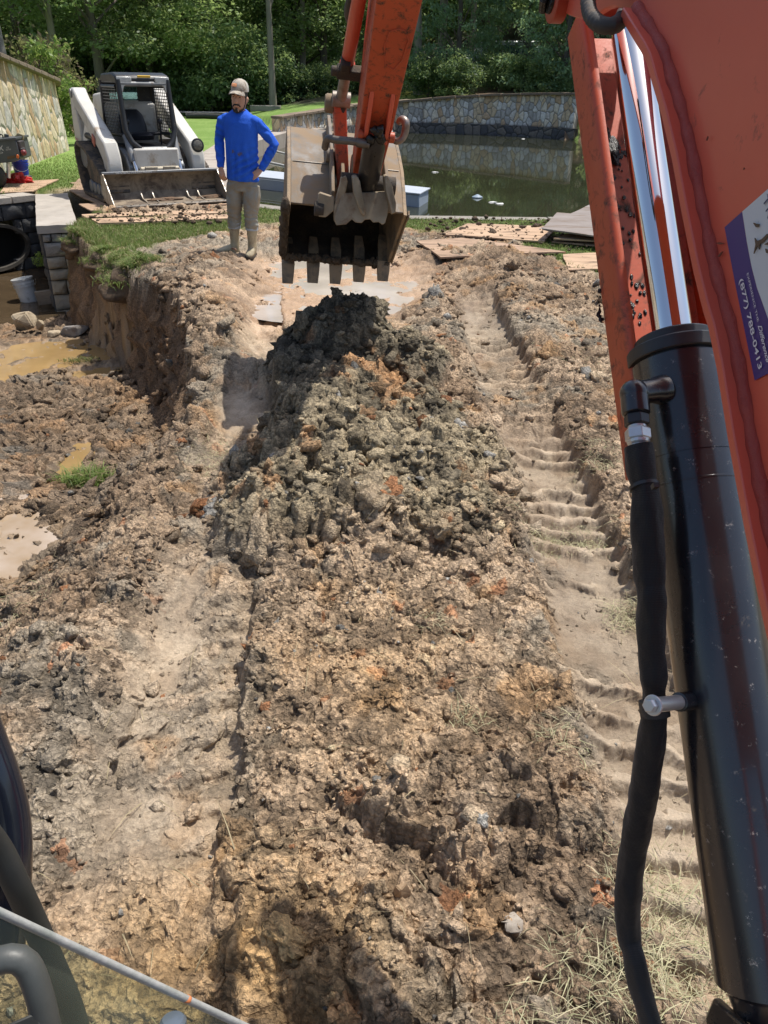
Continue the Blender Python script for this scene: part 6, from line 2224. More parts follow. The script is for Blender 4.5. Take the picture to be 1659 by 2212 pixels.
# seat and levers
mb = MB(); mb.loft([((-.04, 1.52, .92), (.25, 0, 0), (0, .26, 0)), ((-.04, 1.50, .99), (.27, 0, 0), (0, .28, 0)), ((-.04, 1.50, 1.03), (.22, 0, 0), (0, .24, 0))], 20, power=3)
st = mb.build('seat', M_SEAT, ld, smooth=50)
mb = MB(); mb.loft([((-.04, 1.74, .98), (.24, 0, 0), (0, .06, 0)), ((-.04, 1.78, 1.12), (.25, 0, 0), (0, .07, 0)), ((-.04, 1.82, 1.30), (.21, 0, 0), (0, .06, 0)), ((-.04, 1.85, 1.39), (.13, 0, 0), (0, .04, 0))], 20, power=2.6)
mb.build('seat_back', M_SEAT, st, smooth=50)
for s in (-1, 1):
    mb = MB(); mb.tube([(s * .30, 1.30, .84), (s * .29, 1.24, 1.08), (s * .29, 1.22, 1.18)], .016, 8); mb.ball((s * .29, 1.22, 1.22), .042, 2, (1, 1, 1.25))
    mb.build('joystick', M_SEAT, ld, smooth=50)
mb = MB(); mb.tube([(-.30, 1.32, 1.02), (.30, 1.32, 1.02)], .028, 10); mb.build('lap_bar', M_SEAT, ld)
mb = MB(); mb.box((-.05, 1.30, 1.0), (.22, .012, .04)); mb.build('white_label', M_PAINTW, ld)
# ================================================================== PERSON
# local: origin between the boots, faces -y, x = picture right.  s: photo crop pixels -> metres
KP = .000905
def pz(y): return (2105 - y) * KP
def px_(x): return (x - 500) * KP
man_at = G(522, 552)
mz = gz(man_at.x, man_at.y)
pr = thing('person', 'person in long sleeved blue shirt, cap and rubber boots, hand on hip', 'person', (man_at.x, man_at.y, mz - .01), local=True, rotz=R(-9))
pr.rotation_euler = (0, R(3.8), R(-9))
M_SKIN = surf('skin', (.52, .30, .20), (.43, .235, .155), .5, .6, scale=9, bumps=.08, bscale=80)
M_SHIRT = surf('blue_jersey', (.022, .125, .66), (.018, .10, .56), .75, .85, scale=6, bumps=.5, bscale=14, bdist=.02, spec=.25)
M_JEANS = surf('muddy_jeans', (.20, .235, .245), (.27, .265, .225), .85, .9, scale=7, bumps=.3, bscale=60, bdist=.004, mud=(.25, .205, .14), mudamt=.5, mudscale=4.5)
M_CUFF = surf('jeans_cuff', (.38, .43, .47), (.32, .36, .39), .85, scale=9, bumps=.2)
M_BOOT = surf('rubber_boot', (.42, .36, .235), (.33, .28, .18), .5, .65, scale=8, bumps=.1, mud=(.20, .15, .10), mudamt=.3, mudscale=7)
M_HAIR = surf('black_hair', (.012, .010, .009), (.022, .018, .015), .6, .75, scale=40, bumps=.6, bscale=120)
M_CAPF = surf('camo_cap', (.36, .31, .24), (.50, .46, .40), .8, .9, scale=22, bumps=.2, mud=(.17, .12, .08), mudamt=.35, mudscale=24)
M_CAPW = surf('cap_mesh', (.52, .51, .47), (.44, .43, .40), .85, scale=60, bumps=.4, bscale=200)
M_CAPO = surf('orange_patch', (.55, .20, .08), (.50, .27, .14), .8, scale=30)
M_EYE = surf('eye', (.02, .015, .012), None, .2)

def stain(mt, spots, rgb):
    nt = mt.node_tree; b = nt.nodes['Principled BSDF']
    src = b.inputs['Base Color'].links[0].from_socket
    tc = node(nt, 'ShaderNodeTexCoord')
    nz = noise_tex(nt, tc.outputs['Object'], 55, 4, .6)
    for c, r in spots:
        d = node(nt, 'ShaderNodeVectorMath', {0: tc.outputs['Object'], 1: c}, operation='DISTANCE').outputs['Value']
        d2 = node(nt, 'ShaderNodeMath', {0: d, 1: mapr(nt, nz, .3, .7, -.012, .012)}, operation='ADD').outputs[0]
        src = mixc(nt, mapr(nt, d2, r * .5, r, .8, 0), src, c4(rgb))
    nt.links.new(src, b.inputs['Base Color'])
stain(M_SHIRT, [((px_(455), -.135, pz(890)), .024), ((px_(550), -.135, pz(908)), .030), ((px_(528), -.135, pz(912)), .022)], (.10, .085, .07))
def limb(mb, pts, n=18):
    """pts: (x, y, z, rx, ry)"""
    rings = []
    P_ = [Vector(p[:3]) for p in pts]
    for i, p in enumerate(pts):
        a, b = P_[max(i - 1, 0)], P_[min(i + 1, len(pts) - 1)]
        d = (b - a).normalized()
        h = Vector((0, 1, 0))
        v = (h - d * h.dot(d)).normalized(); u = v.cross(d)
        rings.append((P_[i], u * p[3], v * p[4]))
    mb.loft(rings, n)

def remesh(mb, name, mat, parent, vox, smooth_it=4, extra=None):
    me = mb.mesh(name, mat, None, True)
    o = bpy.data.objects.new(name + '_tmp', me); COL.objects.link(o)
    md = o.modifiers.new('r', 'REMESH'); md.mode = 'VOXEL'; md.voxel_size = vox; md.use_smooth_shade = True
    ms = o.modifiers.new('s', 'SMOOTH'); ms.factor = .5; ms.iterations = smooth_it
    dg = bpy.context.evaluated_depsgraph_get()
    me2 = bpy.data.meshes.new_from_object(o.evaluated_get(dg))
    bpy.data.objects.remove(o)
    me2.name = name
    if extra:
        for v in me2.vertices: v.co = extra(v.co)
    me2.shade_smooth()
    me2.materials.clear(); me2.materials.append(mat)
    r = bpy.data.objects.new(name, me2); COL.objects.link(r); r.parent = parent; WL[r.name] = Vector((0, 0, 0))
    return r

# joints
sh_l = (px_(284), .0, pz(562)); el_l = (px_(222), .03, pz(790)); wr_l = (px_(282), -.09, pz(1090))
sh_r = (px_(716), .0, pz(562)); el_r = (px_(912), .06, pz(785)); wr_r = (px_(775), -.04, pz(1075))
hipc = pz(1200)
kn_l = (px_(412), -.02, pz(1620)); an_l = (px_(405), .02, pz(2040))
kn_r = (px_(632), -.02, pz(1620)); an_r = (px_(640), .02, pz(2050))
hd = (px_(497), -.02, pz(345))
# ---- continuous body (mostly under the clothes)
mb = MB()
limb(mb, [(px_(520), 0, pz(1330), .13, .085), (px_(518), 0, pz(1180), .155, .105), (px_(520), 0, pz(1000), .15, .10), (px_(512), 0, pz(760), .165, .11), (px_(505), .01, pz(580), .175, .11), (px_(500), .01, pz(480), .12, .08), (px_(500), .01, pz(455), .06, .06)])
limb(mb, [(px_(500), .012, pz(500), .062, .062), (px_(500), .0, pz(430), .056, .058), (px_(498), -.005, pz(380), .058, .066)])
# head
limb(mb, [(hd[0], -.045, pz(470), .030, .030), (hd[0], -.035, pz(452), .052, .060), (hd[0], -.025, pz(420), .066, .080), (hd[0], -.015, pz(375), .074, .092), (hd[0], -.01, pz(320), .078, .098), (hd[0], -.005, pz(260), .079, .10), (hd[0], .0, pz(200), .075, .096), (hd[0], .0, pz(160), .058, .078), (hd[0], .0, pz(138), .03, .04)], 24)
limb(mb, [(hd[0], -.10, pz(292), .009, .012), (hd[0], -.118, pz(330), .014, .016), (hd[0], -.122, pz(356), .019, .016), (hd[0], -.108, pz(372), .015, .012)], 12)       # nose
limb(mb, [(hd[0] - .055, -.082, pz(282), .012, .012), (hd[0], -.104, pz(276), .018, .012), (hd[0] + .055, -.082, pz(282), .012, .012)], 10)  # brow
limb(mb, [(hd[0] - .026, -.098, pz(402), .008, .009), (hd[0], -.108, pz(400), .011, .011), (hd[0] + .026, -.098, pz(402), .008, .009)], 10)  # lips
limb(mb, [(hd[0] - .022, -.088, pz(450), .012, .012), (hd[0], -.098, pz(452), .016, .016), (hd[0] + .022, -.088, pz(450), .012, .012)], 10)  # chin
for s in (-1, 1):
    limb(mb, [(hd[0] + s * .079, .012, pz(300), .008, .02), (hd[0] + s * .086, .016, pz(318), .010, .024), (hd[0] + s * .084, .012, pz(345), .009, .018), (hd[0] + s * .078, .008, pz(362), .007, .010)], 10)
def arm(sh, el, wr):
    S, E_, W_ = Vector(sh), Vector(el), Vector(wr)
    pts = []
    for t, r in ((0, .036), (.35, .036), (.75, .034), (1, .034)):
        q = S.lerp(E_, t); pts.append((*q, r, r))
    for t, r in ((.25, .033), (.6, .029), (1, .026)):
        q = E_.lerp(W_, t); pts.append((*q, r * 1.08, r * .92))
    limb(mb, pts, 14)
arm(sh_l, el_l, wr_l); arm(sh_r, el_r, wr_r)
def leg(kn, an, hx):
    limb(mb, [(hx, 0, pz(1230), .085, .09), (hx * .95 + kn[0] * .05, -.005, pz(1380), .078, .085), (*kn, .056, .06), (kn[0] * .6 + an[0] * .4, .015, pz(1780), .052, .058), (*an, .038, .044), (an[0], -.02, pz(2085), .04, .07)], 16)
leg(kn_l, an_l, px_(435)); leg(kn_r, an_r, px_(612))
# hands
def hand(wr, d, side, palm_n, curl, thumb_dir):
    """d: direction wrist->knuckles, side: across the palm, palm_n: palm normal"""
    d, side, pn = Vector(d).normalized(), Vector(side).normalized(), Vector(palm_n).normalized()
    W_ = Vector(wr)
    mb.loft([(W_, side * .026, pn * .018), (W_ + d * .035, side * .036, pn * .017), (W_ + d * .075, side * .042, pn * .015), (W_ + d * .092, side * .038, pn * .012)], 14, power=2.6)
    ln = [.070, .080, .075, .058]
    for i in range(4):
        b = W_ + d * .086 + side * (-.031 + .0207 * i)
        pts = [b]; dd = d.copy(); rr = [.0098]
        for j, fr_ in enumerate((.45, .32, .23)):
            ang = curl[j] * (1 + .08 * i)
            dd = (dd * math.cos(ang) + pn * math.sin(ang)).normalized()
            pts.append(pts[-1] + dd * ln[i] * fr_); rr.append((.0092, .0086, .0070)[j])
        mb.tube(pts, rr, 8)
    tb = W_ + d * .025 - side * .03
    td = Vector(thumb_dir).normalized()
    mb.tube([tb, tb + td * .034, tb + td * .055 + d * .012, tb + td * .066 + d * .034], [.014, .0125, .011, .0085], 8)
# hanging hand, picture left, back of the hand forwards and curled
hand(wr_l, (.22, -.12, -.95), (.95, -.2, .2), (.25, .95, .0), (.5, .65, .5), (.6, -.65, -.45))
# hand on hip: fingers forward on the hip bone, pointing inwards/down
hand(wr_r, (-.72, -.30, -.60), (.45, -.2, -.75), (-.35, .80, -.1), (.35, .45, .4), (-.25, .75, -.25))
bodyo = remesh(mb, 'body', M_SKIN, pr, .0065, 3)
# ---- shirt
mb = MB()
limb(mb, [(px_(526), -.002, pz(1222), .176, .128), (px_(526), -.002, pz(1180), .178, .130), (px_(526), -.004, pz(1080), .174, .128), (px_(524), -.008, pz(960), .172, .130), (px_(518), -.006, pz(820), .178, .128), (px_(508), 0, pz(680), .190, .128), (px_(503), .005, pz(590), .196, .122), (px_(500), .01, pz(530), .185, .108), (px_(500), .01, pz(490), .150, .092), (px_(500), .01, pz(462), .105, .080), (px_(500), .006, pz(440), .074, .074)], 28)
def sleeve(sh, el, wr, k=1.0):
    S, E_, W_ = Vector(sh), Vector(el), Vector(wr)
    pts = []
    inw = S + Vector((.06 if S.x < 0 else -.06, .005, .034))
    pts.append((*inw, .045, .070))
    for t, r in ((0.05, .060), (.35, .061), (.7, .056), (1, .052)):
        q = S.lerp(E_, t); pts.append((*q, r, r))
    for t, r in ((.25, .052), (.6, .046), (.9, .038), (1, .036)):
        q = E_.lerp(W_, t); pts.append((*q, r * 1.06, r))
    limb(mb, pts, 18)
sleeve(sh_l, el_l, wr_l); sleeve(sh_r, el_r, wr_r)
def folds(co):
    x, y, z = co
    w_ = mnoise.noise(Vector((x * 9, y * 9, z * 3.5))) * .009
    ax = abs(x - px_(520))
    # drag folds from the hand on the hip across the belly
    d = (z - pz(1075)) - .55 * (x - px_(700))
    env = math.exp(-((z - pz(1060)) / .16) ** 2) * max(0, min(1, (x - px_(360)) / .2)) * (1 if ax < .2 else .3)
    w_ += .013 * math.sin(d * 85 + 3 * mnoise.noise(Vector((x * 6, y * 6, z * 6)))) * env
    # vertical hang folds
    env2 = math.exp(-((z - pz(1000)) / .2) ** 2) * (ax < .19)
    w_ += .009 * math.sin(x * 75 + 4 * mnoise.noise(Vector((x * 5, 0, z * 4)))) * env2
    # sleeve wrinkles
    if ax > .20:
        w_ += .008 * math.sin(z * 80 + x * 40 + 4 * mnoise.noise(Vector((x * 7, y * 7, z * 7))))
    c = Vector((px_(515) if ax < .2 else x, .0, z))
    n = (co - c); n.z = 0
    if n.length > 1e-4: co = co + n.normalized() * w_
    return co
shirt = remesh(mb, 'shirt', M_SHIRT, pr, .0085, 3, folds)
# ---- jeans
mb = MB()
limb(mb, [(px_(520), 0, pz(1180), .165, .112), (px_(522), .002, pz(1260), .176, .122), (px_(524), .006, pz(1330), .168, .122)], 24)
for kn, an, x0, x1, xc in ((kn_l, an_l, px_(425), px_(418), px_(404)), (kn_r, an_r, px_(635), px_(640), px_(636))):
    limb(mb, [(x0, .004, pz(1270), .092, .114), (x1, .0, pz(1400), .098, .112), (x1, -.006, pz(1520), .090, .100), (kn[0], -.012, pz(1610), .078, .088), (kn[0], .0, pz(1680), .076, .086), (xc, .008, pz(1735), .078, .086), (xc, .012, pz(1790), .070, .080)], 20)
def jf(co):
    x, y, z = co
    w_ = mnoise.noise(Vector((x * 12, y * 12, z * 9))) * .006 + .005 * math.sin(z * 120 + 5 * mnoise.noise(Vector((x * 8, y * 8, z * 5)))) * math.exp(-((z - pz(1650)) / .09) ** 2)
    c = Vector((px_(410) if x < px_(525) else px_(636), 0, z)); n = co - c
    return co + n.normalized() * w_
jeans = remesh(mb, 'jeans', M_JEANS, pr, .0085, 3, jf)
for xc in (px_(404), px_(636)):
    mb = MB(); mb.loft([((xc, .012, pz(1800)), (.0715, 0, 0), (0, .080, 0)), ((xc, .012, pz(1728)), (.0765, 0, 0), (0, .086, 0)), ((xc, .012, pz(1724)), (.073, 0, 0), (0, .082, 0)), ((xc, .012, pz(1790)), (.064, 0, 0), (0, .072, 0))], 24)
    mb.build('turned_up_cuff', M_CUFF, jeans, smooth=60)
# ---- boots
for (an, xc, toe) in ((an_l, px_(402), Vector((-.78, -.62, 0)).normalized()), (an_r, px_(638), Vector((.10, -1, 0)).normalized())):
    mb = MB()
    limb(mb, [(xc, .012, pz(1775), .062, .070), (xc, .014, pz(1850), .058, .066), (an[0], .016, pz(1960), .050, .058), (an[0], .016, pz(2020), .052, .064), (an[0], .016, pz(2095), .048, .060)], 20)
    a = Vector((an[0], .03, 0))
    side = Vector((-toe.y, toe.x, 0))
    rings = []
    for t, w_, h in ((-.045, .034, .045), (-.03, .044, .07), (.06, .046, .085), (.13, .050, .062), (.18, .047, .045), (.215, .030, .034), (.228, .014, .022)):
        rings.append((a + toe * t + Vector((0, 0, h / 2 + .004)), side * w_, Vector((0, 0, h / 2))))
    mb.loft(rings, 18, power=2.6)
    b_ = remesh(mb, 'boot', M_BOOT, pr, .008, 4)
    mb = MB()
    rr = []
    for t, w_ in ((-.05, .030), (-.035, .046), (.06, .047), (.13, .052), (.19, .047), (.23, .022)):
        rr.append((w_, t))
    out = [a + toe * t + side * w_ for w_, t in rr] + [a + toe * t - side * w_ for w_, t in rr[::-1]]
    mb.prism([Vector((q.x, q.y, -.012)) for q in out], (0, 0, .026))
    mb.build('sole', surf('boot_sole', (.05, .04, .03), (.09, .07, .05), .9, scale=12), b_, bevel=.004)
# ---- hair, beard, eyes, cap
mb = MB()
for s in (-1, 1):
    limb(mb, [(hd[0] + s * .070, .0, pz(235), .015, .055), (hd[0] + s * .073, -.01, pz(290), .012, .05), (hd[0] + s * .075, -.022, pz(330), .006, .012), (hd[0] + s * .072, -.030, pz(380), .006, .012), (hd[0] + s * .060, -.05, pz(428), .007, .014), (hd[0] + s * .034, -.080, pz(458), .009, .012), (hd[0], -.098, pz(464), .011, .012)], 12)
limb(mb, [(hd[0], .06, pz(230), .066, .045), (hd[0], .062, pz(300), .068, .045), (hd[0], .055, pz(370), .058, .036), (hd[0], .05, pz(400), .045, .02)], 16)
hr_ = remesh(mb, 'hair', M_HAIR, pr, .006, 2)
mb = MB()
limb(mb, [(hd[0] - .042, -.092, pz(408), .006, .007), (hd[0] - .028, -.106, pz(387), .008, .008), (hd[0], -.116, pz(382), .009, .008), (hd[0] + .028, -.106, pz(387), .008, .008), (hd[0] + .042, -.092, pz(408), .006, .007)], 10)
limb(mb, [(hd[0], -.110, pz(418), .008, .008), (hd[0], -.112, pz(440), .018, .012), (hd[0], -.106, pz(462), .02, .014)], 10)
remesh(mb, 'beard', M_HAIR, pr, .005, 1)
for s in (-1, 1):
    mb = MB(); mb.ball((hd[0] + s * .032, -.094, pz(304)), .0095, 2, (1.3, .6, .62)); mb.build('eye', M_EYE, pr, smooth=True)
    mb = MB(); mb.tube([(hd[0] + s * .014, -.111, pz(287)), (hd[0] + s * .034, -.106, pz(280)), (hd[0] + s * .054, -.090, pz(288))], [.004, .0048, .003], 8); mb.build('eyebrow', M_HAIR, pr)
mb = MB()
rings = []
for t, (zz, rx, ry, yy) in enumerate([(248, .088, .110, -.004), (225, .089, .111, -.004), (190, .086, .107, -.002), (155, .073, .092, .0), (128, .05, .066, .004), (115, .02, .028, .006)]):
    rings.append(((hd[0] + .003, yy, pz(zz)), (rx, 0, 0), (0, ry, 0)))
mb.loft(rings, 28)
capo = mb.build('cap', M_CAPF, pr, smooth=60)
mb = MB()
n = 14
vs = []
for r in (0, 1):
    for k in range(n + 1):
        a = math.pi * (k / n)
        x = -math.cos(a) * (.080 + .006 * r)
        y = -.055 - math.sin(a) * (.052 + .078 * r)
        z = pz(232) - .030 * r - .016 * (x / .08) ** 2
        vs.append((hd[0] - .004 + x, y, z))
fs = [(k, k + 1, n + 2 + k, n + 1 + k) for k in range(n)]
vs2 = [(x, y, z - .005) for x, y, z in vs]
m_ = len(vs)
mb.add(vs + vs2, fs + [tuple(m_ + i for i in q[::-1]) for q in fs] + [(n + 1 + k, n + 2 + k, m_ + n + 2 + k, m_ + n + 1 + k) for k in range(n)] + [(k + 1, k, m_ + k, m_ + k + 1) for k in range(n)])
mb.build('brim', M_CAPF, capo, smooth=50)
mb = MB()
mb.loft([((hd[0] + .0035, .012, pz(246)), (.0895, 0, 0), (0, .105, 0)), ((hd[0] + .0035, .012, pz(222)), (.0905, 0, 0), (0, .106, 0)), ((hd[0] + .003, .014, pz(188)), (.0875, 0, 0), (0, .102, 0)), ((hd[0] + .003, .014, pz(155)), (.074, 0, 0), (0, .088, 0)), ((hd[0] + .003, .016, pz(130)), (.051, 0, 0), (0, .06, 0))], 28)
mb.build('cap_mesh_back', M_CAPW, capo, smooth=60)
mb = MB()
mb.loft([((hd[0] - .022, -.1085, pz(196)), (.030, 0, 0), (0, .008, .003)), ((hd[0] - .020, -.098, pz(166)), (.026, 0, 0), (0, .008, .003))], 14, power=3)
mb.build('cap_patch', M_CAPO, capo, smooth=50)
# ================================================================== CULVERT
M_GRAN = surf('grey_granite_block', (.22, .22, .215), (.33, .32, .29), .85, scale=5, bumps=.8, bscale=22, bdist=.02, mud=(.10, .095, .09), mudamt=.32, mudscale=4)
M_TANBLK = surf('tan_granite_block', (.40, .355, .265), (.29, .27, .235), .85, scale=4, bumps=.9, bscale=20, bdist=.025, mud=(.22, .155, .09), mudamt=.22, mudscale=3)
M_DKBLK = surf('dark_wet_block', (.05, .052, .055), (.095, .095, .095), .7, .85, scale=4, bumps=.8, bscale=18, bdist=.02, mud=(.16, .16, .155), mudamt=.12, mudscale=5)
M_MORT = surf('dark_mortar', (.045, .04, .035), (.07, .062, .05), .95, scale=12, bumps=.5)
M_COPE = surf('pale_mortar_cap', (.44, .40, .35), (.34, .31, .27), .9, scale=3, bumps=.5, bscale=18, bdist=.015, mud=(.26, .20, .14), mudamt=.15, mudscale=5)
cul = thing('culvert', 'dark stone culvert headwall with arched pipe mouth and grey block wing wall', 'culvert', (-6.18, 14.39, -1.2))
rnd = random.Random(21)
def rough_block(mb, o, u, v, nrm, u0, u1, v0, v1, d, mi=0):
    """rock-faced block on plane (o,u,v), pushed out along nrm"""
    nu, nv = 6, 5
    g = .007
    vs = []
    seed = rnd.random() * 50
    for j in range(nv + 1):
        for i in range(nu + 1):
            a, b = i / nu, j / nv
            uu = u0 + g + (u1 - u0 - 2 * g) * a; vv = v0 + g + (v1 - v0 - 2 * g) * b
            edge = min(a, 1 - a, b, 1 - b)
            k = min(1, edge * 5)
            h = d * (.35 + .65 * k) + .03 * k * mnoise.noise(Vector((uu * 7, vv * 7, seed))) + .012 * mnoise.noise(Vector((uu * 20, vv * 20, seed)))
            vs.append(o + u * (uu + .008 * mnoise.noise(Vector((vv * 9, seed, 0)))) + v * (vv + .008 * mnoise.noise(Vector((uu * 9, seed, 1)))) + nrm * h)
    n = len(vs)
    fs = [(j * (nu + 1) + i, j * (nu + 1) + i + 1, (j + 1) * (nu + 1) + i + 1, (j + 1) * (nu + 1) + i) for j in range(nv) for i in range(nu)]
    rim = [i for i in range(nu + 1)] + [j * (nu + 1) + nu for j in range(1, nv + 1)] + [nv * (nu + 1) + i for i in range(nu - 1, -1, -1)] + [j * (nu + 1) for j in range(nv - 1, 0, -1)]
    back = [vs[i] - nrm * (d + .05) for i in rim]
    vs = vs + back
    for k in range(len(rim)):
        k2 = (k + 1) % len(rim)
        fs.append((rim[k2], rim[k], n + k, n + k2))
    mb.add(vs, fs, mi)
# wing wall
NL, NR, FLc, FRc = Vector((-4.86, 11.24, 0)), Vector((-4.42, 11.40, 0)), Vector((-6.18, 14.36, 0)), Vector((-5.82, 14.60, 0))
zup = Vector((0, 0, 1))
mb = MB()
def corewall(mb, pts, z0, z1):
    mb.prism([Vector((p.x, p.y, z0)) for p in pts], (0, 0, z1 - z0))
ctr = (NL + NR + FLc + FRc) / 4
corewall(mb, [ctr + (p - ctr) * .985 for p in (NL, NR, FRc, FLc)], -1.5, -.10)
ww = mb.build('wing_wall', M_MORT, cul, smooth=None)
def courses(mb, A, B, nrm, zs, wmin, wmax, d=.05):
    L = (B - A).length; u = (B - A).normalized()
    for (z0, z1) in zs:
        x = 0
        while x < L - .02:
            w_ = rnd.uniform(wmin, wmax)
            if L - x - w_ < wmin * .8: w_ = L - x
            rough_block(mb, A, u, zup, nrm, x, min(L, x + w_), z0, z1, d)
            x += w_
nf = Vector(((NR - NL).y, -(NR - NL).x, 0)).normalized()
if nf.y > 0: nf = -nf
zs = [(-.235, -.12), (-.43, -.235), (-.60, -.43), (-.76, -.60), (-.96, -.76), (-1.18, -.96), (-1.42, -1.18)]
mb = MB()
courses(mb, NL, NR, nf, zs[:1], .11, .16, .03)
mb.build('top_course', M_GRAN, ww, smooth=50)
mb = MB(); courses(mb, NL, NR, nf, zs[1:2], .40, .5, .05); mb.build('grey_blocks', M_GRAN, ww, smooth=50)
mb = MB(); courses(mb, NL, NR, nf, zs[2:], .17, .34, .055); mb.build('tan_blocks', M_TANBLK, ww, smooth=50)
nl_ = Vector((-(FLc - NL).y, (FLc - NL).x, 0)).normalized()
if nl_.x > 0: nl_ = -nl_
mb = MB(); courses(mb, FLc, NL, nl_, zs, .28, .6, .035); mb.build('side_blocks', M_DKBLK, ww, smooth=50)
mb = MB()
cap_pts = [NL + Vector((-.03, -.05, 0)), NR + Vector((.04, -.04, 0)), FRc + Vector((.05, .15, 0)), FLc + Vector((-.05, .1, 0))]
grid = []
for j in range(15):
    for i in range(5):
        a, b = i / 4, j / 14
        p0 = cap_pts[0].lerp(cap_pts[1], a); p1 = cap_pts[3].lerp(cap_pts[2], a)
        q = p0.lerp(p1, b)
        grid.append(Vector((q.x + .012 * mnoise.noise(q * 5), q.y + .02 * mnoise.noise(q * 5 + Vector((3, 0, 0))), -.005 + .015 * mnoise.noise(q * 4))))
vs = grid + [g - Vector((0, 0, .105)) for g in grid]
fs = []
for j in range(14):
    for i in range(4):
        a = j * 5 + i
        fs += [(a, a + 1, a + 6, a + 5), (75 + a, 75 + a + 5, 75 + a + 6, 75 + a + 1)]
for i in range(4): fs += [(i, 75 + i, 75 + i + 1, i + 1), (70 + i, 71 + i, 146 + i, 145 + i)]
for j in range(14): fs += [(j * 5, j * 5 + 5, 80 + j * 5, 75 + j * 5), (j * 5 + 4, 79 + j * 5, 84 + j * 5, j * 5 + 9)]
mb.add(vs, fs)
mb.build('wing_wall_cap', M_COPE, cul, smooth=50)
# headwall
HO = Vector((-6.20, 14.36, 0)); HU = Vector((-.585, -.81, 0)).normalized(); HN = Vector((.81, -.585, 0)).normalized()
def HWp(x, y):
    d = Vector(ray(x, y)); o = Vector((0, 0, EYE))
    t = (HO - o).dot(HN) / d.dot(HN)
    q = o + d * t - HO
    return q.dot(HU), q.z
ur, zr_ = HWp(58, 528); _, zt_ = HWp(4, 487); _, zb_ = HWp(30, 574)
ax_ = .62
cu_, cz2, bz = ur + ax_, (zt_ + zb_) / 2, (zt_ - zb_) / 2
mb = MB()
z = -.10
first_c = True
for hgt in (.26, .24, .20, .20, .22, .20, .20):
    x = 0
    while x < 4.0:
        w_ = rnd.uniform(.22, .55)
        u0, u1 = x, x + w_
        zc_, uc_ = z - hgt / 2, (u0 + u1) / 2
        # keep clear of the arch
        inside = False
        for uu in (u0 + .03, uc_, u1 - .03):
            for zz in (z - .03, z - hgt + .03):
                if ((uu - cu_) / (ax_ + .02)) ** 2 + ((zz - cz2) / (bz + .02)) ** 2 < 1: inside = True
        if not inside: rough_block(mb, HO, HU, zup, HN, u0, u1, z - hgt, z, .05)
        elif uc_ < cu_:
            # shorten the block up to the ring
            k = max(0.0, 1 - ((zc_ - cz2) / (bz + .06)) ** 2)
            ue = cu_ - (ax_ + .07) * math.sqrt(k)
            if ue - u0 > .08: rough_block(mb, HO, HU, zup, HN, u0, ue, z - hgt, z, .045)
        x += w_
    z -= hgt
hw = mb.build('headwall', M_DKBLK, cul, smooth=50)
mb = MB()
vs, fs = [], []
NK = 56
for k in range(NK):
    a = 2 * math.pi * k / NK
    for r, d_ in ((-.004, -.05), (-.004, .045), (.05 + .012 * mnoise.noise(Vector((math.cos(a) * 2, math.sin(a) * 2, 1))), .05), (.06, -.05)):
        vs.append(HO + HU * (cu_ + (ax_ + r) * math.cos(a)) + zup * (cz2 + (bz + r) * math.sin(a)) + HN * d_)
for k in range(NK):
    k2 = (k + 1) % NK
    for q in range(4):
        fs.append((k * 4 + q, k * 4 + (q + 1) % 4, k2 * 4 + (q + 1) % 4, k2 * 4 + q))
mb.add(vs, fs)
mb.build('arch_ring', surf('stained_concrete', (.09, .08, .066), (.045, .042, .036), .9, scale=6, bumps=.5), hw, smooth=50)
mb = MB()
vs, fs = [], []
for d_ in (.03, -.10, -.20):
    for k in range(40):
        a = 2 * math.pi * k / 40
        vs.append(HO + HU * (cu_ + ax_ * math.cos(a)) + zup * (cz2 + bz * math.sin(a)) + HN * d_)
for r in range(2):
    for k in range(40):
        k2 = (k + 1) % 40
        fs.append((r * 40 + k, r * 40 + k2, (r + 1) * 40 + k2, (r + 1) * 40 + k))
fs.append([80 + k for k in range(40)])  # black end cap: short pipe painted dark in place of deep shade
mb.add(vs, fs)
mb.build('culvert_pipe', surf('black_pipe', (.004, .004, .004), (.006, .006, .005), .9, scale=6), hw, smooth=50)
mb = MB()
mb.prism([HO - HN * .06 + zup * -.08, HO + HU * 4 - HN * .06 + zup * -.08, HO + HU * 4 - HN * .06 + zup * (cz2 + bz + .05), HO - HN * .06 + zup * (cz2 + bz + .05)], -HN * .02)
mb.prism([HO - HN * .06 + zup * (cz2 + bz + .05), HO + HU * (cu_ - ax_ - .02) - HN * .06 + zup * (cz2 + bz + .05), HO + HU * (cu_ - ax_ - .02) - HN * .06 + zup * -1.5, HO - HN * .06 + zup * -1.5], -HN * .02)
mb.build('headwall_backing', M_MORT, hw, smooth=None)
mb = MB()
for i in range(9):
    u0 = i * .46; p0 = HO + HU * u0
    mb.prism([p0 + HU * .008 + HN * .06 - zup * .10, p0 + HU * .452 + HN * .06 - zup * .10, p0 + HU * .452 - HN * .36 - zup * .10, p0 + HU * .008 - HN * .36 - zup * .10], (0, 0, .115 + rnd.uniform(-.008, .008)))
mb.build('headwall_cap', M_COPE, cul, bevel=.012)

# small growth on the wing wall
sp = dup(wd, (-4.98, 11.45, -.62), 1.0, .32, 'small leafy weed growing from the culvert wing wall above the water')

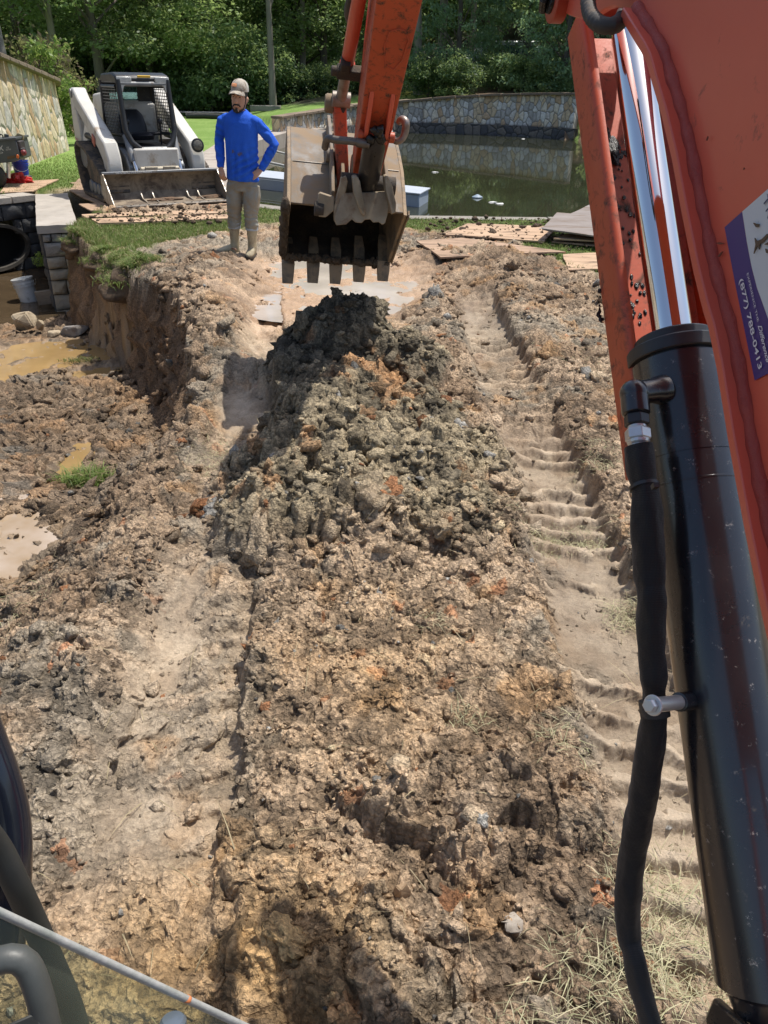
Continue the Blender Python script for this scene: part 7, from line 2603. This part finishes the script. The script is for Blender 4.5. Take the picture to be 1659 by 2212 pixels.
# ================================================================== PLASTIC PAILS, PIPE
def pail(name, label, base, r0, r1, h, mat, tilt=(0, 0), inside=None, rim=None):
    o = thing(name, label, 'bucket', base, local=True)
    o.rotation_euler = (tilt[0], tilt[1], rnd.random() * 6)
    mb = MB()
    t = .006
    prof = [(0, r0), (h * .70, r0 + (r1 - r0) * .72), (h * .70, r1 + .004), (h * .74, r1 + .004), (h * .74, r1 - .004), (h * .80, r1 - .002), (h * .80, r1 + .006), (h * .835, r1 + .006), (h * .835, r1 - .002), (h * .94, r1), (h * .94, r1 + .007), (h, r1 + .007), (h, r1 - t), (.02, r0 - t), (.015, .001)]
    n = 32
    vs, fs = [], []
    for z_, r_ in prof:
        for k in range(n): vs.append((r_ * math.cos(6.2832 * k / n), r_ * math.sin(6.2832 * k / n), z_))
    for i in range(len(prof) - 1):
        for k in range(n):
            k2 = (k + 1) % n
            fs.append((i * n + k, i * n + k2, (i + 1) * n + k2, (i + 1) * n + k))
    fs.append(tuple(range(n))[::-1])
    mb.add(vs, fs)
    mb.build('pail', mat, o, smooth=40)
    mb = MB()
    pts_ = [(r1 * 1.03 * math.cos(a), r1 * 1.03 * math.sin(a) * .3 + r1 * .95, h * .84 - r1 * .9 * math.sin(a)) for a in [math.pi * k / 12 for k in range(13)]]
    mb.tube(pts_, .003, 6)
    mb.build('wire_handle', M_STEEL, o)
    return o
M_WPAIL = surf('white_pail', (.60, .62, .63), (.45, .46, .46), .45, .6, scale=4, bumps=.05, mud=(.16, .13, .10), mudamt=.24, mudscale=6)
M_BPAIL = surf('blue_pail', (.02, .055, .42), (.018, .045, .34), .4, .5, scale=4, mud=(.40, .40, .42), mudamt=.05, mudscale=9)
q = G(66, 652, -1.22)
pail('plastic_bucket', 'muddy white plastic bucket standing in the creek below the culvert', (q.x, q.y, -1.26), .125, .152, .40, M_WPAIL, (R(-3), R(-9)))
q = G(50, 388, .02)
bb = pail('plastic_bucket', 'blue plastic bucket beside the grey trailer, tools inside', (q.x, q.y, .03), .118, .148, .34, M_BPAIL)
mb = MB(); mb.ball((q.x + .01, q.y - .05, .06), .12, 3, (1.25, 1.0, .55), jit=.5, seed=4)
tag(mb.build('rubber_boots', M_RUBBER, smooth=60), 'crumpled black rag at the foot of the blue bucket', 'rag')
bpy.context.collection.objects['rubber_boots'].name = 'rag'
mb = MB()
mb.tube([(q.x + .02, q.y, .10), (q.x + .10, q.y + .02, .46), (q.x + .20, q.y + .03, .66)], [.022, .022, .02], 10)
tag(mb.build('wooden_stake', surf('pale_wood', (.50, .40, .27), (.62, .54, .42), .8, scale=9, stretch=(1, 1, .1)), smooth=60), 'pale wooden stake leaning out of the blue bucket', 'stake')
mb = MB()
mb.tube([(q.x - .03, q.y + .02, .10), (q.x - .06, q.y + .03, .52)], .018, 8)
tag(mb.build('tool_handle', surf('tan_handle', (.36, .24, .13), (.28, .18, .10), .7, scale=9), smooth=60), 'brown tool handle standing in the blue bucket', 'tool')
# red tarp
mb = MB()
q = G(32, 394, .03)
for i, (dx, dy, r, s_) in enumerate([(-.14, .0, .13, .8), (.03, .02, .15, .85), (.18, .0, .11, .7), (-.05, -.06, .10, .7), (.27, -.02, .07, .6), (-.24, .05, .12, .9)]):
    mb.ball((q.x + dx, q.y + dy, .06), r, 3, (1.2, .9, s_), jit=.75, seed=i + 40)
me_rt = remesh(mb, 'red_tarp', surf('red_plastic', (.62, .035, .03), (.52, .02, .02), .4, .55, scale=9, bumps=.5, bscale=22, bdist=.02), None, .018, 1) if False else mb.build('red_tarp', surf('red_plastic', (.62, .035, .03), (.52, .02, .02), .4, .55, scale=9, bumps=.5, bscale=22, bdist=.02), smooth=25)
tag(me_rt, 'crumpled red plastic tarp lying on plywood by the trailer wheel', 'tarp')
# pvc stub in the wing wall
q0 = PY_ = P(101, 615, 11.75)
mb = MB()
a = Vector((-4.80, 11.62, -.93)); d = Vector((-.95, -.28, -.03)).normalized()
n = 24
mb.lathe(a - d * .12, d, [(0, .055), (.34, .055), (.34, .047), (.12, .047), (.12, .0)], 24)
tag(mb.build('drain_pipe', surf('tan_pipe', (.42, .30, .16), (.33, .23, .12), .5, scale=5, mud=(.12, .09, .06), mudamt=.2), smooth=40), 'short tan drain pipe poking out of the wing wall above the creek', 'pipe')
# broken plank by the bucket
q = G(104, 652, -1.1)
mb = MB()
mb.box((q.x, q.y, -1.03), (.30, .05, .20), (Vector((.95, .2, .1)).normalized(), Vector((-.2, .95, .1)).normalized(), Vector((-.1, -.1, 1)).normalized()))
tag(mb.build('broken_plank', surf('grey_wood', (.17, .14, .11), (.27, .23, .18), .9, scale=5, bumps=.5, stretch=(.3, 3, 3)), bevel=.006), 'grey broken plank stuck in mud right of the white bucket', 'plank')

# ================================================================== ROCKS
M_PROCK = surf('pale_rock', (.48, .40, .28), (.36, .29, .20), .9, scale=5, bumps=.8, bscale=20, bdist=.02, mud=(.18, .125, .08), mudamt=.3, mudscale=5)
M_GROCK = surf('grey_rock', (.20, .185, .175), (.28, .26, .24), .85, scale=5, bumps=.7, bscale=20, bdist=.02, mud=(.18, .125, .08), mudamt=.25, mudscale=6)
def rock(label, x, y, z, size, mat, seed, rot=0, tilt=0, zc=None):
    q = G(x, y, z)
    bm = bmesh.new()
    r = random.Random(seed)
    pts = [Vector((r.uniform(-1, 1), r.uniform(-1, 1), r.uniform(-1, 1))).normalized() * r.uniform(.8, 1.05) for _ in range(16)]
    for p_ in pts: bm.verts.new((p_.x * size[0], p_.y * size[1], p_.z * size[2]))
    bmesh.ops.convex_hull(bm, input=bm.verts)
    for v in [v for v in bm.verts if not v.link_faces]: bm.verts.remove(v)
    bmesh.ops.bevel(bm, geom=list(bm.edges), offset=min(size) * .09, segments=2, affect='EDGES')
    me = bpy.data.meshes.new('rock'); bm.to_mesh(me); bm.free()
    me.materials.append(mat); finish(me, 30)
    o = bpy.data.objects.new('rock', me); COL.objects.link(o)
    o.location = (q.x, q.y, z if zc is None else zc); o.rotation_euler = (tilt, tilt * .4, rot)
    return tag(o, label, 'rock')
rock('large tan angular rock by the creek, left of the tan puddle', 56, 705, -.98, (.20, .15, .17), M_PROCK, 1, .5, .3, -.92)
rock('small pale rock leaning against the large tan rock', 87, 712, -.98, (.06, .07, .12), M_PROCK, 2, .3, .3, -.93)
rock('flat grey slab of rock at the back edge of the tan puddle', 160, 722, -1.0, (.25, .17, .10), M_GROCK, 3, .2, -.25, -.96)
rock('low tan stone between the pale rock and the grey slab', 118, 725, -1.0, (.11, .07, .06), M_PROCK, 4, .8, .1, -.98)
rock('pale rock lodged at the rim below the overhanging turf', 306, 596, -.06, (.11, .09, .09), M_GROCK, 5, .4, .2, -.04)
rock('pale upright slab sticking out of the cut bank', 283, 655, -.35, (.09, .07, .19), M_PROCK, 6, .2, .35, -.34)
rock('orange and white rock half buried between the tracks', 1075, 1632, .03, (.030, .026, .024), surf('orange_rock', (.52, .25, .13), (.62, .48, .38), .9, scale=30, bumps=.6, bscale=60), 7, .5, .2)
rock('tan pointed stone in the loose soil near the window', 872, 1925, .03, (.028, .022, .042), surf('tan_stone', (.38, .26, .15), (.30, .21, .13), .9, scale=20, bumps=.6, bscale=60), 8, .2, .3)
rock('whitish crusted stone in the loose soil near the dry grass', 1110, 1990, .03, (.036, .030, .022), surf('white_stone', (.40, .35, .29), (.28, .23, .18), .9, scale=40, bumps=.7, bscale=60), 9, .2, .3)
rock('brown stone half sunk in the soil near the bottom of the view', 850, 2100, .02, (.040, .030, .028), surf('brown_stone', (.30, .22, .15), (.24, .18, .12), .9, scale=20, bumps=.8, bscale=60), 10, 1.0, .2)

# ================================================================== PLYWOOD
def ply_mat(name, c1, c2, mudamt, mud=(.17, .115, .075)):
    return surf(name, c1, c2, .8, .9, scale=3.5, bumps=.25, bscale=30, bdist=.004, mud=mud, mudamt=mudamt, mudscale=3.4, stretch=(.5, 2.2, 1))
M_PLYA = ply_mat('plywood_tan', (.52, .36, .235), (.42, .28, .18), .36)
M_PLYB = ply_mat('plywood_muddy', (.44, .30, .20), (.34, .225, .15), .42)
M_PLYG = ply_mat('plywood_grey', (.27, .235, .215), (.20, .17, .15), .30)
def sheet(label, pix, z, mat, group=None, zs=None, th=.018, cat='plywood'):
    P4 = [G(x, y, z) for x, y in pix]
    if zs: P4 = [Vector((p_.x, p_.y, zz)) for p_, zz in zip(P4, zs)]
    c = sum(P4, Vector()) / 4
    n = 10
    vs = []
    sd_ = rnd.random() * 30
    for j in range(n + 1):
        for i in range(n + 1):
            a, b = i / n, j / n
            q = P4[0].lerp(P4[1], a).lerp(P4[3].lerp(P4[2], a), b)
            q = q + Vector((0, 0, .012 * mnoise.noise(q * 1.5 + Vector((0, 0, sd_)))))
            if i in (0, n) or j in (0, n): q = q + Vector((.012 * mnoise.noise(q * 9), .012 * mnoise.noise(q * 9 + Vector((5, 0, 0))), 0))
            vs.append(q)
    m_ = len(vs)
    vs2 = vs + [v - Vector((0, 0, th)) for v in vs]
    k = n + 1
    fs = []
    for j in range(n):
        for i in range(n):
            a = j * k + i
            fs += [(a, a + 1, a + k + 1, a + k), (m_ + a, m_ + a + k, m_ + a + k + 1, m_ + a + 1)]
    for i in range(n):
        fs += [(i, m_ + i, m_ + i + 1, i + 1), (n * k + i, n * k + i + 1, m_ + n * k + i + 1, m_ + n * k + i), (i * k, (i + 1) * k, m_ + (i + 1) * k, m_ + i * k), (i * k + n, m_ + i * k + n, m_ + (i + 1) * k + n, (i + 1) * k + n)]
    mb = MB(); mb.add(vs2, fs)
    o = mb.build('plywood_sheet', mat, smooth=30, loc=c)
    return tag(o, label, cat, group)
GP = 'plywood sheets laid as ground protection'
sheet('muddy plywood sheet lying on grass between the bucket and the pond edge', [(958, 507), (1009, 482), (1204, 488), (1176, 520)], .05, M_PLYA, GP)
sheet('pinkish tan plywood sheet nearest the heap on the right, mud along its edge', [(900, 519), (997, 508), (1205, 528), (1216, 543)][:2] + [(1222, 541), (952, 563)], .10, M_PLYB, GP, zs=[.10, .07, .09, .14])
sheet('small pale plywood offcut under the rod guard edge', [(1215, 549), (1300, 545), (1306, 581), (1228, 582)], .06, M_PLYA, GP)
sheet('lowest plywood sheet of the pile by the pond', [(1192, 520), (1225, 508), (1500, 526), (1480, 545)], .06, M_PLYB, GP)
sheet('middle plywood sheet of the pile by the pond', [(1196, 511), (1240, 500), (1500, 518), (1500, 532)], .12, M_PLYA, GP, zs=[.10, .12, .14, .12])
sheet('grey weathered sheet on top of the pile by the pond', [(1171, 492), (1203, 470), (1500, 490), (1500, 530)], .20, M_PLYG, GP, zs=[.20, .26, .24, .16])
sheet('warped dark sheet propped up behind the pile by the pond', [(1152, 478), (1276, 455), (1500, 448), (1500, 470)], .16, M_PLYG, GP, zs=[.03, .26, .34, .22])
sheet('pale sheet at the right end of the pile seen past the rod', [(1440, 478), (1520, 482), (1530, 500), (1445, 498)], .26, M_PLYA, GP)
sheet('long board along the front of the loader bucket', [(176, 463), (500, 451), (500, 458), (186, 470)], .04, M_PLYA, GP, th=.03)
sheet('front tan board lying on grass before the loader', [(198, 473), (495, 462), (495, 471), (212, 482)], .05, M_PLYA, GP, th=.03)
sheet('muddy sheet under the loader bucket', [(196, 455), (500, 440), (480, 425), (170, 440)], .03, M_PLYB, GP)
sheet('sheet under the loader track at its left side', [(150, 412), (225, 448), (280, 436), (170, 385)], .025, M_PLYB, GP)
sheet('brown sheet beneath the middle of the loader', [(150, 395), (230, 380), (420, 420), (300, 436)], .02, M_PLYB, GP)
sheet('pale splintered sheet behind the right track of the loader', [(380, 300), (438, 311), (425, 326), (360, 322)], .04, M_PLYA, GP)
sheet('plywood strip on the lawn behind the left side of the loader', [(150, 270), (175, 268), (178, 285), (158, 290)], .04, M_PLYA, GP)
sheet('clean plywood sheet under the blue bucket', [(20, 392), (128, 387), (98, 400), (5, 402)], .03, M_PLYA, GP)
sheet('plywood sheet in front of the red tarp', [(10, 402), (100, 400), (70, 413), (0, 416)], .025, M_PLYA, GP)
# crumbs of mud on the sheets
pp = np.concatenate([np.stack([rng.uniform(.5, 3.2, 420), rng.uniform(9.3, 12.3, 420)], 1), np.stack([rng.uniform(-4.3, -2.4, 300), rng.uniform(11.3, 12.9, 300)], 1)])
variants, fcs = lump_variants(1, 6, .5, 77)
Vv, Ff = [], []
for i, (x, y) in enumerate(pp):
    r = min(.009 * (1 - rng.random()) ** -.5, .05)
    Vv.append(variants[i % 6] * r + np.array([x, y, .055])); Ff.append(fcs + i * len(variants[0]))
cc = np.tile(np.array([[.15, .105, .07, 0]]), (len(pp) * len(variants[0]), 1))
tag(link_mesh('mud_crumbs', np_mesh('mud_crumbs', np.concatenate(Vv), np.concatenate(Ff), MAT_SOIL, cc)), 'crumbs of mud dropped on the plywood sheets', 'mud crumbs', kind='stuff')

# ================================================================== FLOATING DOCK AND POND THINGS
M_DOCK = surf('pale_blue_float', (.36, .42, .50), (.30, .36, .44), .5, .6, scale=2, bumps=.1)
A_, B_ = G(905, 448, -.45), G(560, 408, -.45)
dd = (B_ - A_).normalized(); nn = Vector((dd.y, -dd.x, 0))
if nn.y < 0: nn = -nn
mb = MB()
mb.prism([A_ + zup * -.1, B_ + dd * .8 + zup * -.1, B_ + dd * .8 + nn * 1.1 + zup * -.1, A_ + nn * .9 + dd * .35 + zup * -.1], (0, 0, .34))
dk = thing('floating_dock', 'long pale blue-grey float in the pond behind the digging bucket', 'dock', (A_.x, A_.y, -.45))
mb.build('float', M_DOCK, dk, bevel=.03)
mb = MB()
mb.prism([A_ - nn * .03 - dd * .03 + zup * .245, B_ + dd * .8 - nn * .03 + zup * .245, B_ + dd * .8 + nn * 1.13 + zup * .245, A_ + nn * .93 + dd * .33 + zup * .245], (0, 0, .03))
mb.build('deck_plate', surf('deck_grey', (.46, .50, .56), (.40, .44, .50), .5, .6, scale=3, bumps=.1), dk, bevel=.006)
for i, (a, b, lb_) in enumerate([((556, 316), (616, 332), 'thin white reflection line near the left pond wall, built as a tube'), ((578, 350), (615, 358), 'short white reflection line between the person and the bucket, built as a tube')]):
    mb = MB(); mb.tube([G(*a, -.44), G(*b, -.44)], .035, 10)  # added white tubes stand in for reflection lines on the water
    tag(mb.build('reflection_line', surf('reflection_white', (.60, .60, .58), (.48, .48, .46), .5), smooth=60), lb_, 'pipe')
q = G(1031, 427, -.45)
mb = MB(); mb.loft([((q.x, q.y, -.47), (.12, 0, 0), (0, .12, 0)), ((q.x, q.y, -.43), (.12, 0, 0), (0, .12, 0)), ((q.x, q.y, -.40), (.06, 0, 0), (0, .06, 0)), ((q.x, q.y, -.38), (.02, 0, 0), (0, .02, 0))], 20)
tag(mb.build('pond_fountain', surf('blue_float', (.22, .29, .36), (.26, .32, .38), .5), smooth=50), 'small pale blue fountain float in the middle of the pond', 'fountain')
for i, (x, y) in enumerate([(1080, 440), (1065, 437), (940, 372), (1130, 300)]):
    q = G(x, y, -.445)
    mb = MB(); mb.ball((q.x, q.y, -.445), .07, 2, (1.4, .8, .25), jit=.4, seed=i)
    tag(mb.build('floating_scrap', M_PAINTW, smooth=60), ['white scrap floating nearest the pond edge', 'smaller white scrap floating left of the nearest scrap', 'white scrap floating beside the digging bucket', 'white scrap floating below the far pond wall'][i], 'scrap', 'white scraps floating on the pond')
# black pipe and pale block on the far lawn
q = P(440, 250, 44)
mb = MB(); mb.tube([(q.x - .9, 44, gz(q.x, 44) + .12), (q.x, 44.1, gz(q.x, 44) + .14), (q.x + .9, 43.9, gz(q.x, 44) + .12)], .13, 12)
tag(mb.build('black_pipe', M_RUBBER, smooth=60), 'roll of black pipe lying at the far edge of the lawn', 'pipe')
q = P(580, 240, 47)
mb = MB(); mb.box((q.x, 46, gz(q.x, 46) + .14), (1.6, .5, .28))
tag(mb.build('concrete_block', kerb_m, bevel=.03), 'pale concrete block on the far lawn behind the person', 'block')

# ================================================================== SMALL GREY TRAILER MACHINE (left edge)
tr_ = thing('trailer', 'dark grey equipment trailer at the left edge beside the blue bucket', 'trailer', (G(-10, 405).x, 15.2, 0))
M_TGREY = surf('grey_metal_box', (.085, .095, .105), (.12, .13, .14), .4, .5, .3, scale=4, bumps=.05)
YT = 15.2
mb = MB()
bx_ = [P(-120, 312, YT), P(33, 300, YT), P(38, 318, YT), P(44, 344, YT), P(30, 350, YT), P(5, 352, YT), P(-120, 360, YT)]
mb.prism(bx_, (-.10, .75, 0))
tb = mb.build('housing', M_TGREY, tr_, bevel=.012)
mb = MB()
mb.prism([P(-120, 309, YT - .03), P(34, 297, YT - .03), P(35, 302, YT - .03), P(-120, 314, YT - .03)], (-.10, .8, 0))
mb.build('lid', M_TGREY, tr_, bevel=.006)
def face_text(s, p0, p1, h, parent, mat):
    a, b = P(*p0, YT - .006), P(*p1, YT - .006)
    return local_text('lettering', s, a - WL[parent.name], (b - a), (0, 0, 1), (b - a).length, h, mat, parent, .01)
face_text('BELX', (-24, 328.5), (8.5, 325), .085, tr_, M_PAINTW)
face_text('BILD', (-20, 334.5), (7, 331.5), .03, tr_, M_PAINTW)
face_text('FLOW', (14.5, 320.5), (20, 320), .025, tr_, M_PAINTW)
face_text('SOLUTIONS', (13, 325), (23.5, 324), .025, tr_, M_PAINTW)
mb = MB(); mb.prism([P(15.5, 338, YT - .01), P(32, 335.5, YT - .01), P(32.5, 341, YT - .01), P(16, 344, YT - .01)], (0, .008, 0))
plate = mb.build('plate', surf('dark_orange_plate', (.10, .06, .03), (.16, .09, .04), .5, scale=20), tr_, bevel=.002)
face_text('F 19XXNZ', (16.5, 343), (31.5, 340.2), .03, tr_, surf('plate_letter', (.40, .24, .10), None, .5))
mb = MB(); mb.ball(P(38, 338, YT - .01), .028, 2, (1, .5, 1.3)); mb.build('reflector', surf('amber_lens', (.70, .16, .03), None, .3), tr_, smooth=True)
cw = P(-14, 381, YT - .05)
mb = MB(); mb.lathe(cw - Vector((0, .1, 0)), (0, 1, 0), [(0, .13), (.0, .17), (.03, .215), (.15, .215), (.18, .17), (.18, .13)], 32)
wh = mb.build('wheel', M_RUBBER, tr_)
mb = MB(); mb.lathe(cw - Vector((0, .085, 0)), (0, 1, 0), [(.0, .04), (.02, .12), (.03, .14), (.12, .14)], 24); mb.build('rim', surf('white_rim', (.60, .60, .58), None, .4), wh)
mb = MB(); mb.tube([P(18, 352, YT + .1), P(18.5, 384, YT + .1)], .035, 10); mb.build('jack_leg', M_STEEL, tr_)
mb = MB()
mb.box(P(42, 318, YT + .15), (.14, .22, .22)); mb.box(P(47, 328, YT + .12), (.10, .16, .14))
mb.build('engine', surf('engine_black', (.03, .03, .032), (.10, .08, .075), .5, .7, .3, scale=18, bumps=.5, bscale=40), tr_, bevel=.02)
mb = MB(); mb.lathe(P(49, 330, YT), (1, -.3, .2), [(0, .0), (0, .045), (.05, .045), (.07, .02)], 14); mb.build('oil_filter', surf('maroon_part', (.20, .03, .035), None, .5), tr_)
mb = MB(); mb.tube([P(14, 303, YT + .3), P(14, 290, YT + .3)], .04, 12); mb.build('exhaust', M_TGREY, tr_)
mb = MB()
pts_, r_ = resample([P(-3, 305, YT + .1), P(0, 291, YT + .1), P(5, 292, YT + .1), P(8, 303, YT + .1)], [.012] * 4, .02)
mb.tube(pts_, .012, 8); mb.build('hose', M_RUBBER, tr_, smooth=60)
mb = MB()
sc_ = [P(29, 298, YT + .35), P(38, 286, YT + .35), P(50, 291, YT + .35), P(50, 302, YT + .35), P(40, 304, YT + .35)]
mb.prism(sc_, (0, .06, 0))
tag(mb.build('shovel_blade', surf('tan_canvas', (.36, .32, .19), (.28, .25, .16), .8, scale=9, bumps=.3), bevel=.015), 'tan scoop shaped tool lying on top of the grey trailer', 'tool')

# ================================================================== PARKED VAN behind the trees
vq = P(1075, 130, 54)
van = thing('parked_van', 'pale blue-white van parked behind the conifers above the pond wall', 'van', (vq.x, 54, gz(vq.x, 54)), local=True, rotz=R(8))
M_VAN = surf('van_white', (.66, .70, .74), (.60, .64, .68), .3, .4, scale=2, bumps=0, coat=.4)
mb = MB(); mb.prism([(-2.3, -.9, .35), (-2.35, -.9, .95), (-1.55, -.9, 1.15), (-.95, -.9, 1.95), (2.2, -.9, 2.0), (2.35, -.9, 1.1), (2.3, -.9, .35)], (0, 1.8, 0))
vb = mb.build('body', M_VAN, van, bevel=.09, seg=3)
mb = MB()
for x0, x1 in ((-.85, .0), (.12, 1.1), (1.2, 2.1)):
    mb.prism([(x0, -.915, 1.2), (x1, -.915, 1.2), (x1, -.915, 1.75), (x0 + (.0 if x0 > -.5 else -.0), -.915, 1.75)], (0, .02, 0))
mb.build('side_windows', surf('van_glass', (.06, .10, .12), (.10, .16, .18), .08), van)
for x in (-1.4, 1.5):
    mb = MB(); mb.lathe((x, -.93, .34), (0, 1, 0), [(0, .2), (.0, .30), (.03, .34), (.2, .34)], 24); mb.build('wheel', M_RUBBER, van)
